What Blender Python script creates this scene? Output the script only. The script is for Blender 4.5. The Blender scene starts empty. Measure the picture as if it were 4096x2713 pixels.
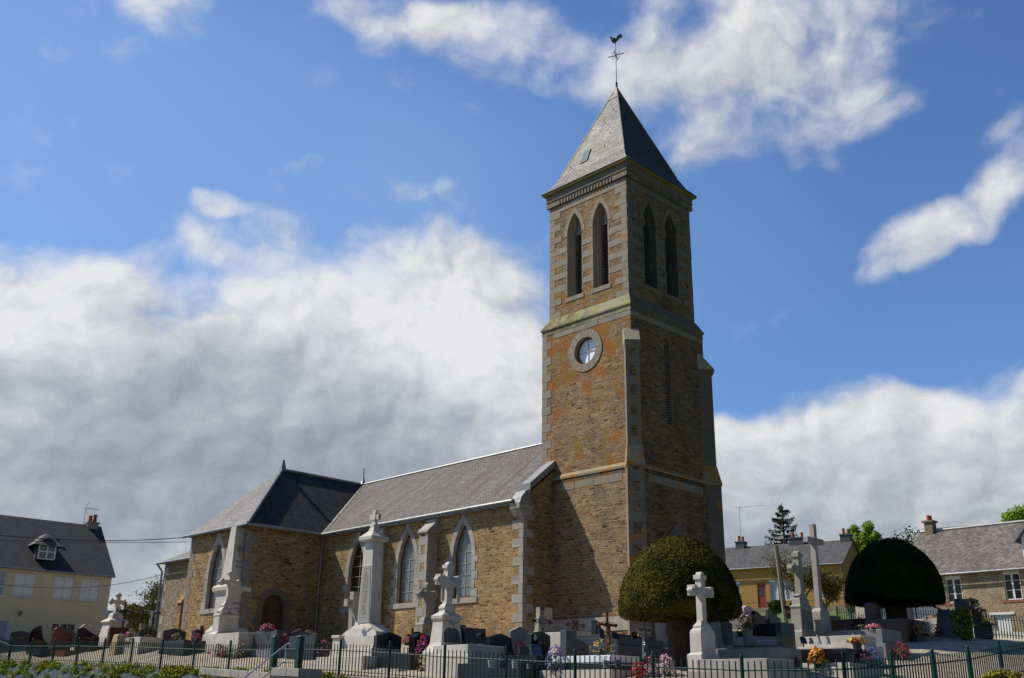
import bpy, math, random
import numpy as np
from mathutils import Vector, Matrix
from mathutils.geometry import tessellate_polygon
random.seed(7)
R_ = math.radians
S = bpy.context.scene
COL = S.collection
# ------------------------------------------------------------------ camera
F_, P_, RL_ = 4029.07, 0.3478, 0.0170
def cam_axes():
    c, s = math.cos(P_), math.sin(P_); cr, sr = math.cos(RL_), math.sin(RL_)
    right = Vector((1, 0, 0)); fwd = Vector((0, c, s)); up = Vector((0, -s, c))
    return cr*right+sr*up, -sr*right+cr*up, fwd
CR, CU, CF = cam_axes()
cam_d = bpy.data.cameras.new('camera'); cam = bpy.data.objects.new('camera', cam_d); COL.objects.link(cam)
cam_d.sensor_width = 36; cam_d.lens = 36*F_/4096; cam_d.clip_end = 3000; cam_d.clip_start = .2
cam.matrix_world = Matrix(((CR.x, CU.x, -CF.x, 0), (CR.y, CU.y, -CF.y, 0), (CR.z, CU.z, -CF.z, 0), (0, 0, 0, 1)))
S.camera = cam
def ray(px, py):                       # direction through a pixel of the 4096 px photograph
    return CR*((px-2048)/F_) - CU*((py-1356.5)/F_) + CF
def at(px, py, Y):
    r = ray(px, py); return r*(Y/r.y)
# ------------------------------------------------------------------ light
SUN = Vector((-1.83, .454, 2.1)).normalized()          # towards the sun
S.view_settings.view_transform = 'Standard'; S.view_settings.look = 'None'
S.view_settings.exposure = 0.0; S.view_settings.gamma = 1
sl = bpy.data.lights.new('sun', 'SUN'); sl.energy = 5.0; sl.angle = R_(.5); sl.color = (1, .925, .8)
so = bpy.data.objects.new('sun', sl); COL.objects.link(so)
so.rotation_euler = SUN.to_track_quat('Z', 'Y').to_euler(); so.location = (-40, 10, 60)
S.render.engine = 'CYCLES'
S.cycles.max_bounces = 5; S.cycles.diffuse_bounces = 3; S.cycles.glossy_bounces = 2; S.cycles.transparent_max_bounces = 6

# ------------------------------------------------------------------ node helpers
class NT:
    def __init__(s, tree): s.t = tree; s.n = tree.nodes; s.l = tree.links
    def new(s, typ, **kw):
        nd = s.n.new(typ)
        for k, v in kw.items(): setattr(nd, k, v)
        return nd
    def put(s, sock, v):
        if hasattr(v, 'is_output') or isinstance(v, bpy.types.NodeSocket): s.l.new(v, sock)
        elif v is not None: sock.default_value = v
    def math(s, op, a, b=None, c=None, clamp=False):
        nd = s.new('ShaderNodeMath', operation=op, use_clamp=clamp)
        for i, v in enumerate((a, b, c)):
            if v is not None: s.put(nd.inputs[i], v)
        return nd.outputs[0]
    def vm(s, op, a, b=None):
        nd = s.new('ShaderNodeVectorMath', operation=op)
        s.put(nd.inputs[0], a)
        if b is not None: s.put(nd.inputs[1], b)
        return nd.outputs['Value'] if op in ('DOT_PRODUCT', 'LENGTH') else nd.outputs[0]
    def noise(s, vec, scale, detail=3, rough=.5, col=False, dim='3D', dist=0):
        nd = s.new('ShaderNodeTexNoise', noise_dimensions=dim)
        s.put(nd.inputs['Vector'], vec); nd.inputs['Scale'].default_value = scale
        nd.inputs['Detail'].default_value = detail; nd.inputs['Roughness'].default_value = rough
        nd.inputs['Distortion'].default_value = dist
        return nd.outputs['Color' if col else 'Fac']
    def ramp(s, fac, stops, interp='LINEAR'):
        nd = s.new('ShaderNodeValToRGB'); cr = nd.color_ramp; cr.interpolation = interp
        while len(cr.elements) < len(stops): cr.elements.new(.5)
        for e, (p, c) in zip(cr.elements, stops):
            e.position = p; e.color = (c, c, c, 1) if isinstance(c, (int, float)) else tuple(c)+(1,)
        s.put(nd.inputs[0], fac); return nd.outputs[0]
    def mix(s, fac, a, b, typ='MIX'):
        nd = s.new('ShaderNodeMix', data_type='RGBA', blend_type=typ)
        s.put(nd.inputs[0], fac)
        for k, v in ((6, a), (7, b)):
            if isinstance(v, (tuple, list)) and len(v) == 3: v = tuple(v)+(1,)
            s.put(nd.inputs[k], v)
        return nd.outputs[2]
    def mr(s, v, a, b, c=0, d=1, smooth=False):
        nd = s.new('ShaderNodeMapRange'); nd.interpolation_type = 'SMOOTHSTEP' if smooth else 'LINEAR'
        s.put(nd.inputs[0], v)
        for i, x in enumerate((a, b, c, d)): nd.inputs[i+1].default_value = x
        return nd.outputs[0]
# ------------------------------------------------------------------ sky
W = bpy.data.worlds.new('World'); S.world = W; W.use_nodes = True
w = NT(W.node_tree); w.n.clear()
out = w.new('ShaderNodeOutputWorld'); bg = w.new('ShaderNodeBackground'); w.l.new(bg.outputs[0], out.inputs[0])
SKY = .1
bg.inputs[1].default_value = SKY
sky = w.new('ShaderNodeTexSky', sky_type='NISHITA'); sky.sun_disc = False
sky.sun_elevation = math.asin(SUN.z); sky.sun_rotation = math.atan2(SUN.x, SUN.y)
sky.air_density = 1.2; sky.dust_density = .3; sky.ozone_density = 2.2
tc = w.new('ShaderNodeTexCoord'); D = tc.outputs['Generated']
D = w.vm('NORMALIZE', D)
wn = w.noise(D, 3.6, 4, .55, col=True)
wn2 = w.noise(D, 14, 3, .6, col=True)
D2 = w.vm('ADD', D, w.vm('MULTIPLY', w.vm('SUBTRACT', wn, (.5, .5, .5)), (.13, .13, .09)))
D2 = w.vm('ADD', D2, w.vm('MULTIPLY', w.vm('SUBTRACT', wn2, (.5, .5, .5)), (.022, .022, .018)))
def blob(cx, cy, rx, ry, st, rot=0, soft=.45):
    c = ray(cx, cy).normalized(); t = c.cross(Vector((0, 0, 1))).normalized(); b = t.cross(c)
    a = R_(rot); t2 = math.cos(a)*t+math.sin(a)*b; b2 = -math.sin(a)*t+math.cos(a)*b
    k = ray(cx, cy).length*F_
    va = w.vm('DOT_PRODUCT', D2, tuple(t2*(k/rx))); vb = w.vm('DOT_PRODUCT', D2, tuple(b2*(k/ry)))
    r2 = w.math('MULTIPLY_ADD', va, va, w.math('MULTIPLY', vb, vb))
    return w.mr(r2, soft*soft*.4, 1.6, st, 0, True)
def total(lst):
    acc = None
    for it in lst:
        v = blob(*it); acc = v if acc is None else w.math('ADD', acc, v)
    return acc
# cloud masses (centre, radii in photograph pixels turned into directions, strength, tilt)
clouds = [(-200, 1560, 1000, 620, .95), (700, 1560, 850, 560, .95), (1400, 1600, 700, 560, .95), (1950, 1450, 420, 520, .8), (900, 2150, 2800, 600, 1.1),
  (100, 1050, 420, 150, .5), (950, 960, 300, 150, .42), (1750, 1060, 380, 170, .5), (1400, 2500, 3800, 420, .6), (2350, 1250, 420, 500, .4),
  (700, 40, 210, 150, .62, -30), (1600, 40, 330, 130, .62), (2050, 200, 420, 170, .62, -15), (1750, 120, 300, 120, .3),
  (2750, 100, 420, 330, .62), (3300, 80, 460, 280, .66), (2700, 420, 420, 260, .5), (3150, 420, 420, 210, .42), (3450, 420, 260, 110, .42), (2850, 680, 380, 130, .34, 10),
  (3600, 960, 260, 120, .6, 20), (3850, 880, 260, 120, .55, 35), (4080, 620, 220, 140, .55, 35), (4120, 800, 160, 160, .4), (3980, 480, 200, 110, .5, 25), (3750, 900, 420, 130, .4, 25),
  (3400, 1700, 480, 190, .8), (3900, 1680, 500, 240, .9), (3400, 2200, 1000, 560, 1.0), (3950, 2200, 700, 500, .95), (3000, 1850, 240, 160, .5),
  (1250, 690, 110, 60, .5, 10), (1520, 820, 230, 60, .55, 8), (1880, 820, 110, 55, .42, -20), (870, 830, 130, 60, .5), (20, 600, 100, 220, .45), (2950, 1730, 120, 60, .3)]
M = total(clouds)
Ds = w.vm('MULTIPLY', D2, (1, 1, 1.25))
def puff(v):
    vo = w.new('ShaderNodeTexVoronoi', feature='F1'); w.put(vo.inputs['Vector'], v); vo.inputs['Scale'].default_value = 13; vo.inputs['Detail'].default_value = 1.5; vo.inputs['Roughness'].default_value = .55
    f = w.noise(v, 6.5, 8, .64)
    return w.math('ADD', f, w.math('MULTIPLY', w.math('SUBTRACT', .42, vo.outputs['Distance']), .30))
fb = puff(Ds)
fb2 = puff(w.vm('ADD', Ds, tuple(SUN*.016)))
dens = w.math('ADD', M, w.math('MULTIPLY', w.math('SUBTRACT', fb, .47), 2.1))
front = w.vm('DOT_PRODUCT', D, tuple(CF))
gen = w.mr(front, .3, .55, -.1, 0, True)
dens = w.math('ADD', dens, gen)
alpha = w.mr(dens, .0, 1.12, 0, 1, True)
shade = total([(500, 1720, 1300, 420, .42), (1150, 1800, 900, 420, .3), (300, 2150, 1500, 380, .25), (1700, 2050, 900, 380, .2), (3600, 2150, 1300, 380, .42), (2000, 2650, 4800, 520, .5), (2950, 350, 700, 300, .18), (150, 1350, 500, 110, -.3), (1900, 1350, 330, 250, -.25), (700, 1080, 900, 160, -.2)])
lit = w.math('MULTIPLY', w.math('SUBTRACT', fb, fb2), 1.8)
tone = w.math('SUBTRACT', w.math('ADD', w.math('ADD', shade, .12), w.math('MULTIPLY', w.math('SUBTRACT', w.noise(Ds, 4.6, 5, .55), .5), .85)), lit)
tone = w.math('MULTIPLY_ADD', tone, .84, .05)
ccol = w.ramp(tone, [(0, (8.3, 8.25, 8.2)), (.12, (7.5, 7.5, 7.5)), (.34, (6.0, 6.1, 6.3)), (.62, (4.35, 4.6, 5.05)), (1, (2.9, 3.25, 3.8))])
skyc = w.mix(1, sky.outputs[0], (.73, .96, 1.32), 'MULTIPLY')
behind = w.mr(w.vm('DOT_PRODUCT', D, tuple(Vector((.62, -.72, .32)).normalized())), -.15, .5, 1, .45, True)  # dims the unseen sky behind and right to cut fill on shaded faces
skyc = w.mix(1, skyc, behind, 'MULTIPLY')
skyc = w.mix(total([(500, 600, 1700, 800, .34), (2300, 900, 900, 700, .12)]), skyc, (3.3, 5.2, 8.4))
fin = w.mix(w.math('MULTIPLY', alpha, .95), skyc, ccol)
sz_ = w.new('ShaderNodeSeparateXYZ'); w.put(sz_.inputs[0], D)
fin = w.mix(w.mr(sz_.outputs[2], -.01, -.04), fin, (.35, .33, .28))
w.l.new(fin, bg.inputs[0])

# ------------------------------------------------------------------ tagging and mesh building
def tag(o, label=None, cat=None, group=None, kind=None):
    if label: o['label'] = label
    if cat: o['category'] = cat
    if group: o['group'] = group
    if kind: o['kind'] = kind
    return o
def thing(name, label, cat, loc=(0, 0, 0), rz=0, group=None):
    o = bpy.data.objects.new(name, None); COL.objects.link(o); o.location = loc; o.rotation_euler = (0, 0, rz)
    o.empty_display_size = .2
    return tag(o, label, cat, group)
class MB:
    def __init__(s): s.v = []; s.f = []; s.m = []; s.cur = 0
    def add(s, vs, fs, m=None):
        b = len(s.v); s.v += [tuple(x) for x in vs]
        for f in fs: s.f.append([b+i for i in f]); s.m.append(s.cur if m is None else m)
    def box(s, x0, x1, y0, y1, z0, z1, m=None, M=None):
        vs = [Vector(c) for c in ((x0,y0,z0),(x1,y0,z0),(x1,y1,z0),(x0,y1,z0),(x0,y0,z1),(x1,y0,z1),(x1,y1,z1),(x0,y1,z1))]
        if M: vs = [M@q for q in vs]
        s.add(vs, [(0,3,2,1),(4,5,6,7),(0,1,5,4),(1,2,6,5),(2,3,7,6),(3,0,4,7)], m)
    def frus(s, cx, cy, ax, ay, z0, bx, by, z1, m=None, M=None):    # tapered block, half sizes a (bottom), b (top)
        vs = [Vector(q) for q in ((cx-ax,cy-ay,z0),(cx+ax,cy-ay,z0),(cx+ax,cy+ay,z0),(cx-ax,cy+ay,z0),(cx-bx,cy-by,z1),(cx+bx,cy-by,z1),(cx+bx,cy+by,z1),(cx-bx,cy+by,z1))]
        if M: vs = [M@q for q in vs]
        s.add(vs, [(0,3,2,1),(4,5,6,7),(0,1,5,4),(1,2,6,5),(2,3,7,6),(3,0,4,7)], m)
    def stack(s, prof, cx=0, cy=0, k=1.0, m=None):                   # stacked square mouldings: prof [(z, half x)], half y = k*half x (or tuple)
        g = lambda a: a if isinstance(a, tuple) else (a, a*k)
        b = len(s.v)
        for z, a in prof:
            ax, ay = g(a)
            s.v += [(cx-ax,cy-ay,z),(cx+ax,cy-ay,z),(cx+ax,cy+ay,z),(cx-ax,cy+ay,z)]
        n = len(prof)
        fs = [(3,2,1,0), tuple(4*(n-1)+i for i in range(4))]
        for i in range(n-1):
            for j in range(4):
                a0 = 4*i+j; a1 = 4*i+(j+1) % 4; fs.append((a0, a1, a1+4, a0+4))
        for f in fs: s.f.append([b+i for i in f]); s.m.append(s.cur if m is None else m)
    def prism(s, poly, fn, d0, d1, m=None, cap=(1, 1)):             # poly 2D, fn(s,z,d)->xyz
        n = len(poly); vs = [Vector(fn(a, z, d0)) for a, z in poly]+[Vector(fn(a, z, d1)) for a, z in poly]
        ar = sum(poly[i][0]*poly[(i+1) % n][1]-poly[(i+1) % n][0]*poly[i][1] for i in range(n))
        tri = tessellate_polygon([[Vector((a, z, 0)) for a, z in poly]])
        fs = []
        for t in tri:
            (x0,y0),(x1,y1),(x2,y2) = (poly[i] for i in t)
            pos = (x1-x0)*(y2-y0)-(x2-x0)*(y1-y0) > 0
            t = tuple(t) if pos else tuple(reversed(t))
            if cap[0]: fs.append(t)
            if cap[1]: fs.append(tuple(i+n for i in reversed(t)))
        for i in range(n):
            j = (i+1) % n
            fs.append((i, i+n, j+n, j) if ar > 0 else (j, j+n, i+n, i))
        # orient outward: make first cap normal point from d1 to d0
        p = [Vector(fn(0, 0, 0)), Vector(fn(1, 0, 0)), Vector(fn(0, 1, 0)), Vector(fn(0, 0, 1))]
        if (p[1]-p[0]).cross(p[2]-p[0]).dot(p[3]-p[0]) * (1 if d1 > d0 else -1) > 0: fs = [tuple(reversed(f)) for f in fs]
        s.add(vs, fs, m)
    def panel(s, fn, outer, holes, d, m=None):
        loops = [outer]+holes; pts = [q for l in loops for q in l]
        tri = tessellate_polygon([[Vector((a, z, 0)) for a, z in l] for l in loops])
        vs = [Vector(fn(a, z, d)) for a, z in pts]
        p = [Vector(fn(0, 0, 0)), Vector(fn(1, 0, 0)), Vector(fn(0, 1, 0)), Vector(fn(0, 0, 1))]
        inward = (p[3]-p[0]); fs = []
        for t in tri:
            nr = (vs[t[1]]-vs[t[0]]).cross(vs[t[2]]-vs[t[0]])
            fs.append(tuple(t) if nr.dot(inward) < 0 else tuple(reversed(t)))
        s.add(vs, fs, m)
    def reveal(s, fn, outline, d0, d1, m=None, closed=False):
        n = len(outline); vs = [Vector(fn(a, z, d0)) for a, z in outline]+[Vector(fn(a, z, d1)) for a, z in outline]
        rng = range(n if closed else n-1)
        cx = sum(a for a, z in outline)/n; cz = sum(z for a, z in outline)/n; c = Vector(fn(cx, cz, (d0+d1)/2)); fs = []
        for i in rng:
            j = (i+1) % n; f = (i, j, j+n, i+n)
            nr = (vs[f[1]]-vs[f[0]]).cross(vs[f[2]]-vs[f[0]]); mid = (vs[i]+vs[j+n])/2
            fs.append(f if nr.dot(c-mid) > 0 else tuple(reversed(f)))
        s.add(vs, fs, m)
    def tube(s, pts, r, n=6, m=None, cap=True):
        pts = [Vector(p) for p in pts]; rs = r if isinstance(r, (list, tuple)) else [r]*len(pts)
        b = len(s.v); prev = None
        for i, p in enumerate(pts):
            d = (pts[min(i+1, len(pts)-1)]-pts[max(i-1, 0)])
            d = d.normalized() if d.length > 1e-9 else Vector((0, 0, 1))
            if prev is None:
                a = Vector((0, 0, 1)) if abs(d.z) < .9 else Vector((1, 0, 0)); x = d.cross(a).normalized()
            else: x = (prev-d*prev.dot(d)).normalized()
            prev = x; y = d.cross(x)
            for k in range(n):
                t = 2*math.pi*k/n; s.v.append(tuple(p+(x*math.cos(t)+y*math.sin(t))*rs[i]))
        mm = s.cur if m is None else m
        for i in range(len(pts)-1):
            for k in range(n):
                k2 = (k+1) % n; s.f.append([b+i*n+k, b+i*n+k2, b+(i+1)*n+k2, b+(i+1)*n+k]); s.m.append(mm)
        if cap:
            s.f.append([b+k for k in range(n)][::-1]); s.m.append(mm)
            e = b+(len(pts)-1)*n; s.f.append([e+k for k in range(n)]); s.m.append(mm)
    def lathe(s, prof, cx=0, cy=0, z0=0, n=16, m=None):
        b = len(s.v)
        for r, z in prof:
            for k in range(n):
                t = 2*math.pi*k/n; s.v.append((cx+r*math.cos(t), cy+r*math.sin(t), z0+z))
        mm = s.cur if m is None else m
        for i in range(len(prof)-1):
            for k in range(n):
                k2 = (k+1) % n; s.f.append([b+i*n+k, b+i*n+k2, b+(i+1)*n+k2, b+(i+1)*n+k]); s.m.append(mm)
        s.f.append([b+k for k in range(n)][::-1]); s.m.append(mm)
        e = b+(len(prof)-1)*n; s.f.append([e+k for k in range(n)]); s.m.append(mm)
    def leaf(s, p, n, size, m=None, asp=.6):                          # one small quad leaf
        n = Vector(n).normalized(); a = n.orthogonal().normalized(); ang = random.uniform(0, 6.28)
        b = n.cross(a); u = a*math.cos(ang)+b*math.sin(ang); v = n.cross(u)
        p = Vector(p); u = u*size; v = v*size*asp
        s.add([p-u, p-v, p+u, p+v], [(0, 1, 2, 3)], m)
    def build(s, name, mats, parent=None, smooth=False, bevel=0, loc=None, rz=0):
        me = bpy.data.meshes.new(name); me.from_pydata(s.v, [], s.f)
        if not isinstance(mats, (list, tuple)): mats = [mats]
        for q in mats: me.materials.append(q)
        if len(mats) > 1: me.polygons.foreach_set('material_index', s.m)
        uv = me.uv_layers.new(name='UVMap')
        me.update()
        nv = len(me.vertices); co = np.empty(nv*3); me.vertices.foreach_get('co', co); co = co.reshape(-1, 3)
        npoly = len(me.polygons); nr = np.empty(npoly*3); me.polygons.foreach_get('normal', nr); nr = nr.reshape(-1, 3)
        lt = np.empty(npoly, int); me.polygons.foreach_get('loop_total', lt); li = np.empty(len(me.loops), int); me.loops.foreach_get('vertex_index', li)
        N = np.repeat(nr, lt, axis=0); C = co[li]
        hz = np.hypot(N[:, 0], N[:, 1]); flat = hz < .05; h = np.maximum(hz, 1e-6)
        T = np.stack([-N[:, 1]/h, N[:, 0]/h, np.zeros_like(h)], 1); T[flat] = (1, 0, 0)
        B = np.cross(N, T); B[flat] = (0, 1, 0)
        me.uv_layers[0].data.foreach_set('uv', np.stack([(C*T).sum(1), (C*B).sum(1)], 1).ravel())
        if smooth: me.polygons.foreach_set('use_smooth', [True]*npoly)
        o = bpy.data.objects.new(name, me); COL.objects.link(o)
        if parent: o.parent = parent
        if loc: o.location = loc
        if rz: o.rotation_euler = (0, 0, rz)
        if bevel:
            bv = o.modifiers.new('bevel', 'BEVEL'); bv.width = bevel; bv.segments = 2; bv.limit_method = 'ANGLE'; bv.angle_limit = R_(40)
        return o

# ------------------------------------------------------------------ materials
def mat(name):
    m = bpy.data.materials.new(name); m.use_nodes = True; t = NT(m.node_tree); t.n.clear()
    o = t.new('ShaderNodeOutputMaterial'); p = t.new('ShaderNodeBsdfPrincipled'); t.l.new(p.outputs[0], o.inputs[0]); t.p = p
    return m, t
def fin_mat(t, col, rough=.85, bump=None, bs=.3, bd=.02, metal=0, spec=None):
    t.put(t.p.inputs['Base Color'], tuple(col)+(1,) if isinstance(col, tuple) and len(col) == 3 else col)
    t.put(t.p.inputs['Roughness'], rough); t.p.inputs['Metallic'].default_value = metal
    if spec is not None: t.p.inputs['Specular IOR Level'].default_value = spec
    if bump is not None:
        b = t.new('ShaderNodeBump'); b.inputs['Strength'].default_value = bs; b.inputs['Distance'].default_value = bd
        t.l.new(bump, b.inputs['Height']); t.l.new(b.outputs[0], t.p.inputs['Normal'])
def uvn(t): return t.new('ShaderNodeUVMap').outputs[0]
def objc(t): return t.new('ShaderNodeTexCoord').outputs['Object']
def sep(t, v): return t.new('ShaderNodeSeparateXYZ'), v
def brickfac(t, uvec, bw, rh, mort, squash=1.0, sf=2, off=.5, warp=.05, hwarp=.3, seed=0.):
    sx = t.new('ShaderNodeSeparateXYZ'); t.put(sx.inputs[0], uvec)
    y = t.math('ADD', sx.outputs[1], t.math('MULTIPLY', t.math('SUBTRACT', t.noise(uvec, .9, 3), .5), warp*2))
    ny = t.noise(t.vm('MULTIPLY', uvec, (.02, 1, 1)), 7, 1)      # uneven course heights
    y = t.math('ADD', y, t.math('MULTIPLY', t.math('SUBTRACT', ny, .5), rh*1.1))
    y = t.math('ADD', y, t.math('MULTIPLY', t.math('SUBTRACT', t.noise(uvec, 6, 2), .5), rh*.55))
    row = t.math('FLOOR', t.math('DIVIDE', y, rh))
    cv = t.new('ShaderNodeCombineXYZ'); t.put(cv.inputs[0], t.math('MULTIPLY', sx.outputs[0], 1/bw*.55)); t.put(cv.inputs[1], t.math('MULTIPLY', row, 5.17)); cv.inputs[2].default_value = seed
    x = t.math('ADD', sx.outputs[0], t.math('MULTIPLY', t.math('SUBTRACT', t.noise(cv.outputs[0], 1, 1), .5), bw*hwarp*4))
    x = t.math('ADD', x, t.math('MULTIPLY', t.math('SUBTRACT', t.noise(uvec, 18, 2), .5), bw*.14))
    c2 = t.new('ShaderNodeCombineXYZ'); t.put(c2.inputs[0], x); t.put(c2.inputs[1], y)
    b = t.new('ShaderNodeTexBrick', offset=off, squash=squash, squash_frequency=sf)
    t.put(b.inputs['Vector'], c2.outputs[0]); b.inputs['Color1'].default_value = (0, 0, 0, 1); b.inputs['Color2'].default_value = (1, 1, 1, 1)
    b.inputs['Mortar'].default_value = (.5, .5, .5, 1); b.inputs['Scale'].default_value = 1; b.inputs['Mortar Size'].default_value = mort
    b.inputs['Mortar Smooth'].default_value = .35; b.inputs['Bias'].default_value = 0; b.inputs['Brick Width'].default_value = bw; b.inputs['Row Height'].default_value = rh
    return b.outputs['Color'], b.outputs['Fac']
def rubble(name, stops, mortar, bw=.24, rh=.085, ms=.009, two=True, lichen=0., white=.3, lz=None, grime=.3, seed=0.):
    m, t = mat(name); uv = uvn(t)
    c, f = brickfac(t, uv, bw, rh, ms, seed=seed)
    if two:
        c2_, f2_ = brickfac(t, t.vm('ADD', uv, (.37, .021, 0)), bw*.68, rh*.66, ms*.85, seed=seed+9)
        sel = t.mr(t.noise(t.vm('MULTIPLY', uv, (.8, 1.5, 1)), 1.5, 4, .6), .485, .515)
        c = t.mix(sel, c, c2_); f = t.mix(sel, f, f2_)
    col = t.ramp(c, stops)
    damp = t.noise(t.vm('MULTIPLY', uv, (1, .22, 1)), .9, 5, .65); col = t.mix(1, col, t.ramp(damp, [(.32, .62), (.52, 1.04), (.7, 1.14)]), 'MULTIPLY')
    n1 = t.noise(uv, 22, 4, .6); col = t.mix(1, col, t.ramp(n1, [(.25, .62), (.75, 1.32)]), 'MULTIPLY')
    big = t.noise(uv, .45, 3, .5); col = t.mix(1, col, t.ramp(big, [(.3, (.82, .8, .8)), (.7, (1.12, 1.1, 1.05))]), 'MULTIPLY')
    mc = t.mix(1, mortar, t.ramp(t.noise(uv, 1.3, 4, .6), [(.3, .5), (.7, 1.15)]), 'MULTIPLY')
    col = t.mix(f, col, mc)
    if white:
        wsp = t.mr(t.noise(uv, 9, 5, .7), .62, .68); zone = t.mr(t.noise(uv, .7, 2), .45, .65)
        col = t.mix(t.math('MULTIPLY', t.math('MULTIPLY', wsp, zone), white), col, (.5, .49, .46))
    if grime:
        col = t.mix(t.math('MULTIPLY', t.mr(t.noise(t.vm('MULTIPLY', uv, (1, .35, 1)), 1.1, 5, .65), .5, .75), grime), col, (.07, .06, .045))
    if lichen:
        sx = t.new('ShaderNodeSeparateXYZ'); t.put(sx.inputs[0], uv)
        zf = t.ramp(t.mr(sx.outputs[1], 8, 23, 0, 1), [(0, .0), (.06, .75), (.13, .55), (.25, .5), (.36, .8), (.5, 1), (.6, .72), (.8, .35), (1, .4)])
        a = t.noise(uv, 1.3, 2, .5); b = t.noise(uv, 10, 6, .75)
        s_ = t.math('ADD', t.math('MULTIPLY', a, .5), t.math('MULTIPLY', b, .68))
        msk = t.mr(t.math('ADD', s_, t.math('MULTIPLY', zf, .17)), .722, .75)
        lc = t.mix(t.mr(t.noise(uv, 1.1, 2), .42, .6), (.33, .105, .008), (.22, .15, .015))
        col = t.mix(t.math('MULTIPLY', msk, .88), col, lc)
        vor = t.new('ShaderNodeTexVoronoi', voronoi_dimensions='2D'); t.put(vor.inputs['Vector'], uv); vor.inputs['Scale'].default_value = 2.6
        spot = t.mr(t.math('ADD', vor.outputs['Distance'], t.math('MULTIPLY', b, .1)), .15, .135)
        col = t.mix(t.math('MULTIPLY', spot, t.math('MULTIPLY', t.mr(t.noise(uv, 2.1, 1), .5, .56), zf)), col, (.33, .095, .008))
    h = t.math('SUBTRACT', t.math('ADD', t.math('MULTIPLY', n1, .5), t.math('MULTIPLY', c, .25)), f)
    fin_mat(t, col, .9, h, .9, .03, spec=.25)
    return m
warm0 = [(.0, (.10, .055, .025)), (.14, (.32, .2, .08)), (.28, (.46, .31, .125)), (.4, (.2, .08, .035)), (.5, (.4, .27, .12)), (.6, (.17, .145, .1)), (.72, (.52, .38, .18)), (.84, (.25, .145, .06)), (1, (.42, .36, .27))]
cool0 = [(.0, (.08, .05, .03)), (.16, (.26, .18, .095)), (.3, (.37, .27, .15)), (.42, (.17, .08, .05)), (.54, (.31, .23, .135)), (.64, (.15, .13, .1)), (.77, (.42, .32, .19)), (.88, (.18, .11, .065)), (1, (.36, .33, .27))]
def dk(l, k): return [(p, tuple(c*q for c, q in zip(col_, k))) for p, col_ in l]
warm = dk(warm0, (.9, .85, .82)); cool = dk(cool0, (.96, .82, .68)); cool_shaded = dk(cool0, (.7, .59, .48))
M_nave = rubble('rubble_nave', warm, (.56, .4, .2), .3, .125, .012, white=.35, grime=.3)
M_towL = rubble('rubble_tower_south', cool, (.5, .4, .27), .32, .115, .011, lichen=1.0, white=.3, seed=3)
M_towD = rubble('rubble_tower_west_shaded', cool_shaded, (.34, .27, .18), .32, .115, .010, lichen=.0, white=.15, grime=.5, seed=5)  # darker copy of the tower rubble, west-side shade put into the colour
M_house = rubble('rubble_house', [(0, (.16, .08, .05)), (.25, (.33, .22, .12)), (.5, (.25, .13, .08)), (.75, (.4, .3, .18)), (1, (.3, .26, .2))], (.55, .45, .31), .26, .09, .02, white=.1, grime=.1, seed=8)
M_lowwall = rubble('rubble_low_wall', [(0, (.3, .24, .2)), (.5, (.42, .34, .26)), (1, (.5, .44, .38))], (.4, .33, .24), .2, .12, .012, white=0, grime=.3)
def granite(name, base, var=.12, speck=.35, rough=.75, stain=.35, lichen=0., stainc=(.2, .17, .12), tint=None, joint=None, sc=1.0):
    m, t = mat(name); uv = objc(t)
    sp = t.noise(uv, 130*sc, 2, .7); col = t.mix(1, base, t.ramp(sp, [(.3, 1-speck), (.5, 1), (.7, 1+speck*.6)]), 'MULTIPLY')
    col = t.mix(1, col, t.ramp(t.noise(uv, 1.7, 5, .6), [(.3, 1-var*1.6), (.7, 1+var)]), 'MULTIPLY')
    if stain:
        s_ = t.noise(t.vm('MULTIPLY', uv, (1, 1, .4)), 3.1, 6, .68)
        col = t.mix(t.math('MULTIPLY', t.mr(s_, .5, .72), stain), col, stainc)
    if tint:
        vor = t.new('ShaderNodeTexVoronoi'); t.put(vor.inputs['Vector'], t.vm('MULTIPLY', uv, (.9, .9, 1.45))); vor.inputs['Scale'].default_value = 1.9
        sr = t.new('ShaderNodeSeparateColor'); t.l.new(vor.outputs['Color'], sr.inputs[0])
        col = t.mix(t.math('MULTIPLY', t.mr(sr.outputs[0], .62, .95), tint), col, (.25, .17, .1))
    if lichen:
        a = t.noise(uv, 2.2, 5, .65); msk = t.mr(a, .63-.04*lichen, .66-.04*lichen)
        col = t.mix(t.math('MULTIPLY', msk, .85), col, (.38, .15, .02))
        vor = t.new('ShaderNodeTexVoronoi'); t.put(vor.inputs['Vector'], uv); vor.inputs['Scale'].default_value = 2.4
        spot = t.mr(vor.outputs['Distance'], .14, .12)
        col = t.mix(t.math('MULTIPLY', spot, .8*min(1, lichen)), col, (.42, .15, .02))
    fin_mat(t, col, rough, t.math('ADD', t.math('MULTIPLY', sp, .3), t.noise(uv, 14, 4, .6)), .35, .012, spec=.3)
    return m
G_quoin = granite('granite_quoin', (.37, .34, .3), tint=.45, stain=.3)
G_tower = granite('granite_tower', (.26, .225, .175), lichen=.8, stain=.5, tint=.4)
G_dark = granite('granite_tower_shaded', (.15, .13, .1), lichen=.2, stain=.55, tint=.3)  # stained tower granite darkened further, shade of the west side in its colour
G_but = granite('granite_buttress', (.19, .165, .13), lichen=.9, stain=.6, tint=.7)
G_band = granite('granite_lichen_band', (.28, .24, .16), lichen=3.2, stain=.4)
G_moss = granite('mossy_eaves_stone', (.17, .145, .05), lichen=.3, stain=.6, stainc=(.12, .11, .03))
G_pale = granite('granite_pale', (.37, .335, .285), stain=.45)
G_mon = granite('granite_monument', (.56, .515, .455), stain=.35, stainc=(.24, .21, .16))
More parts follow.
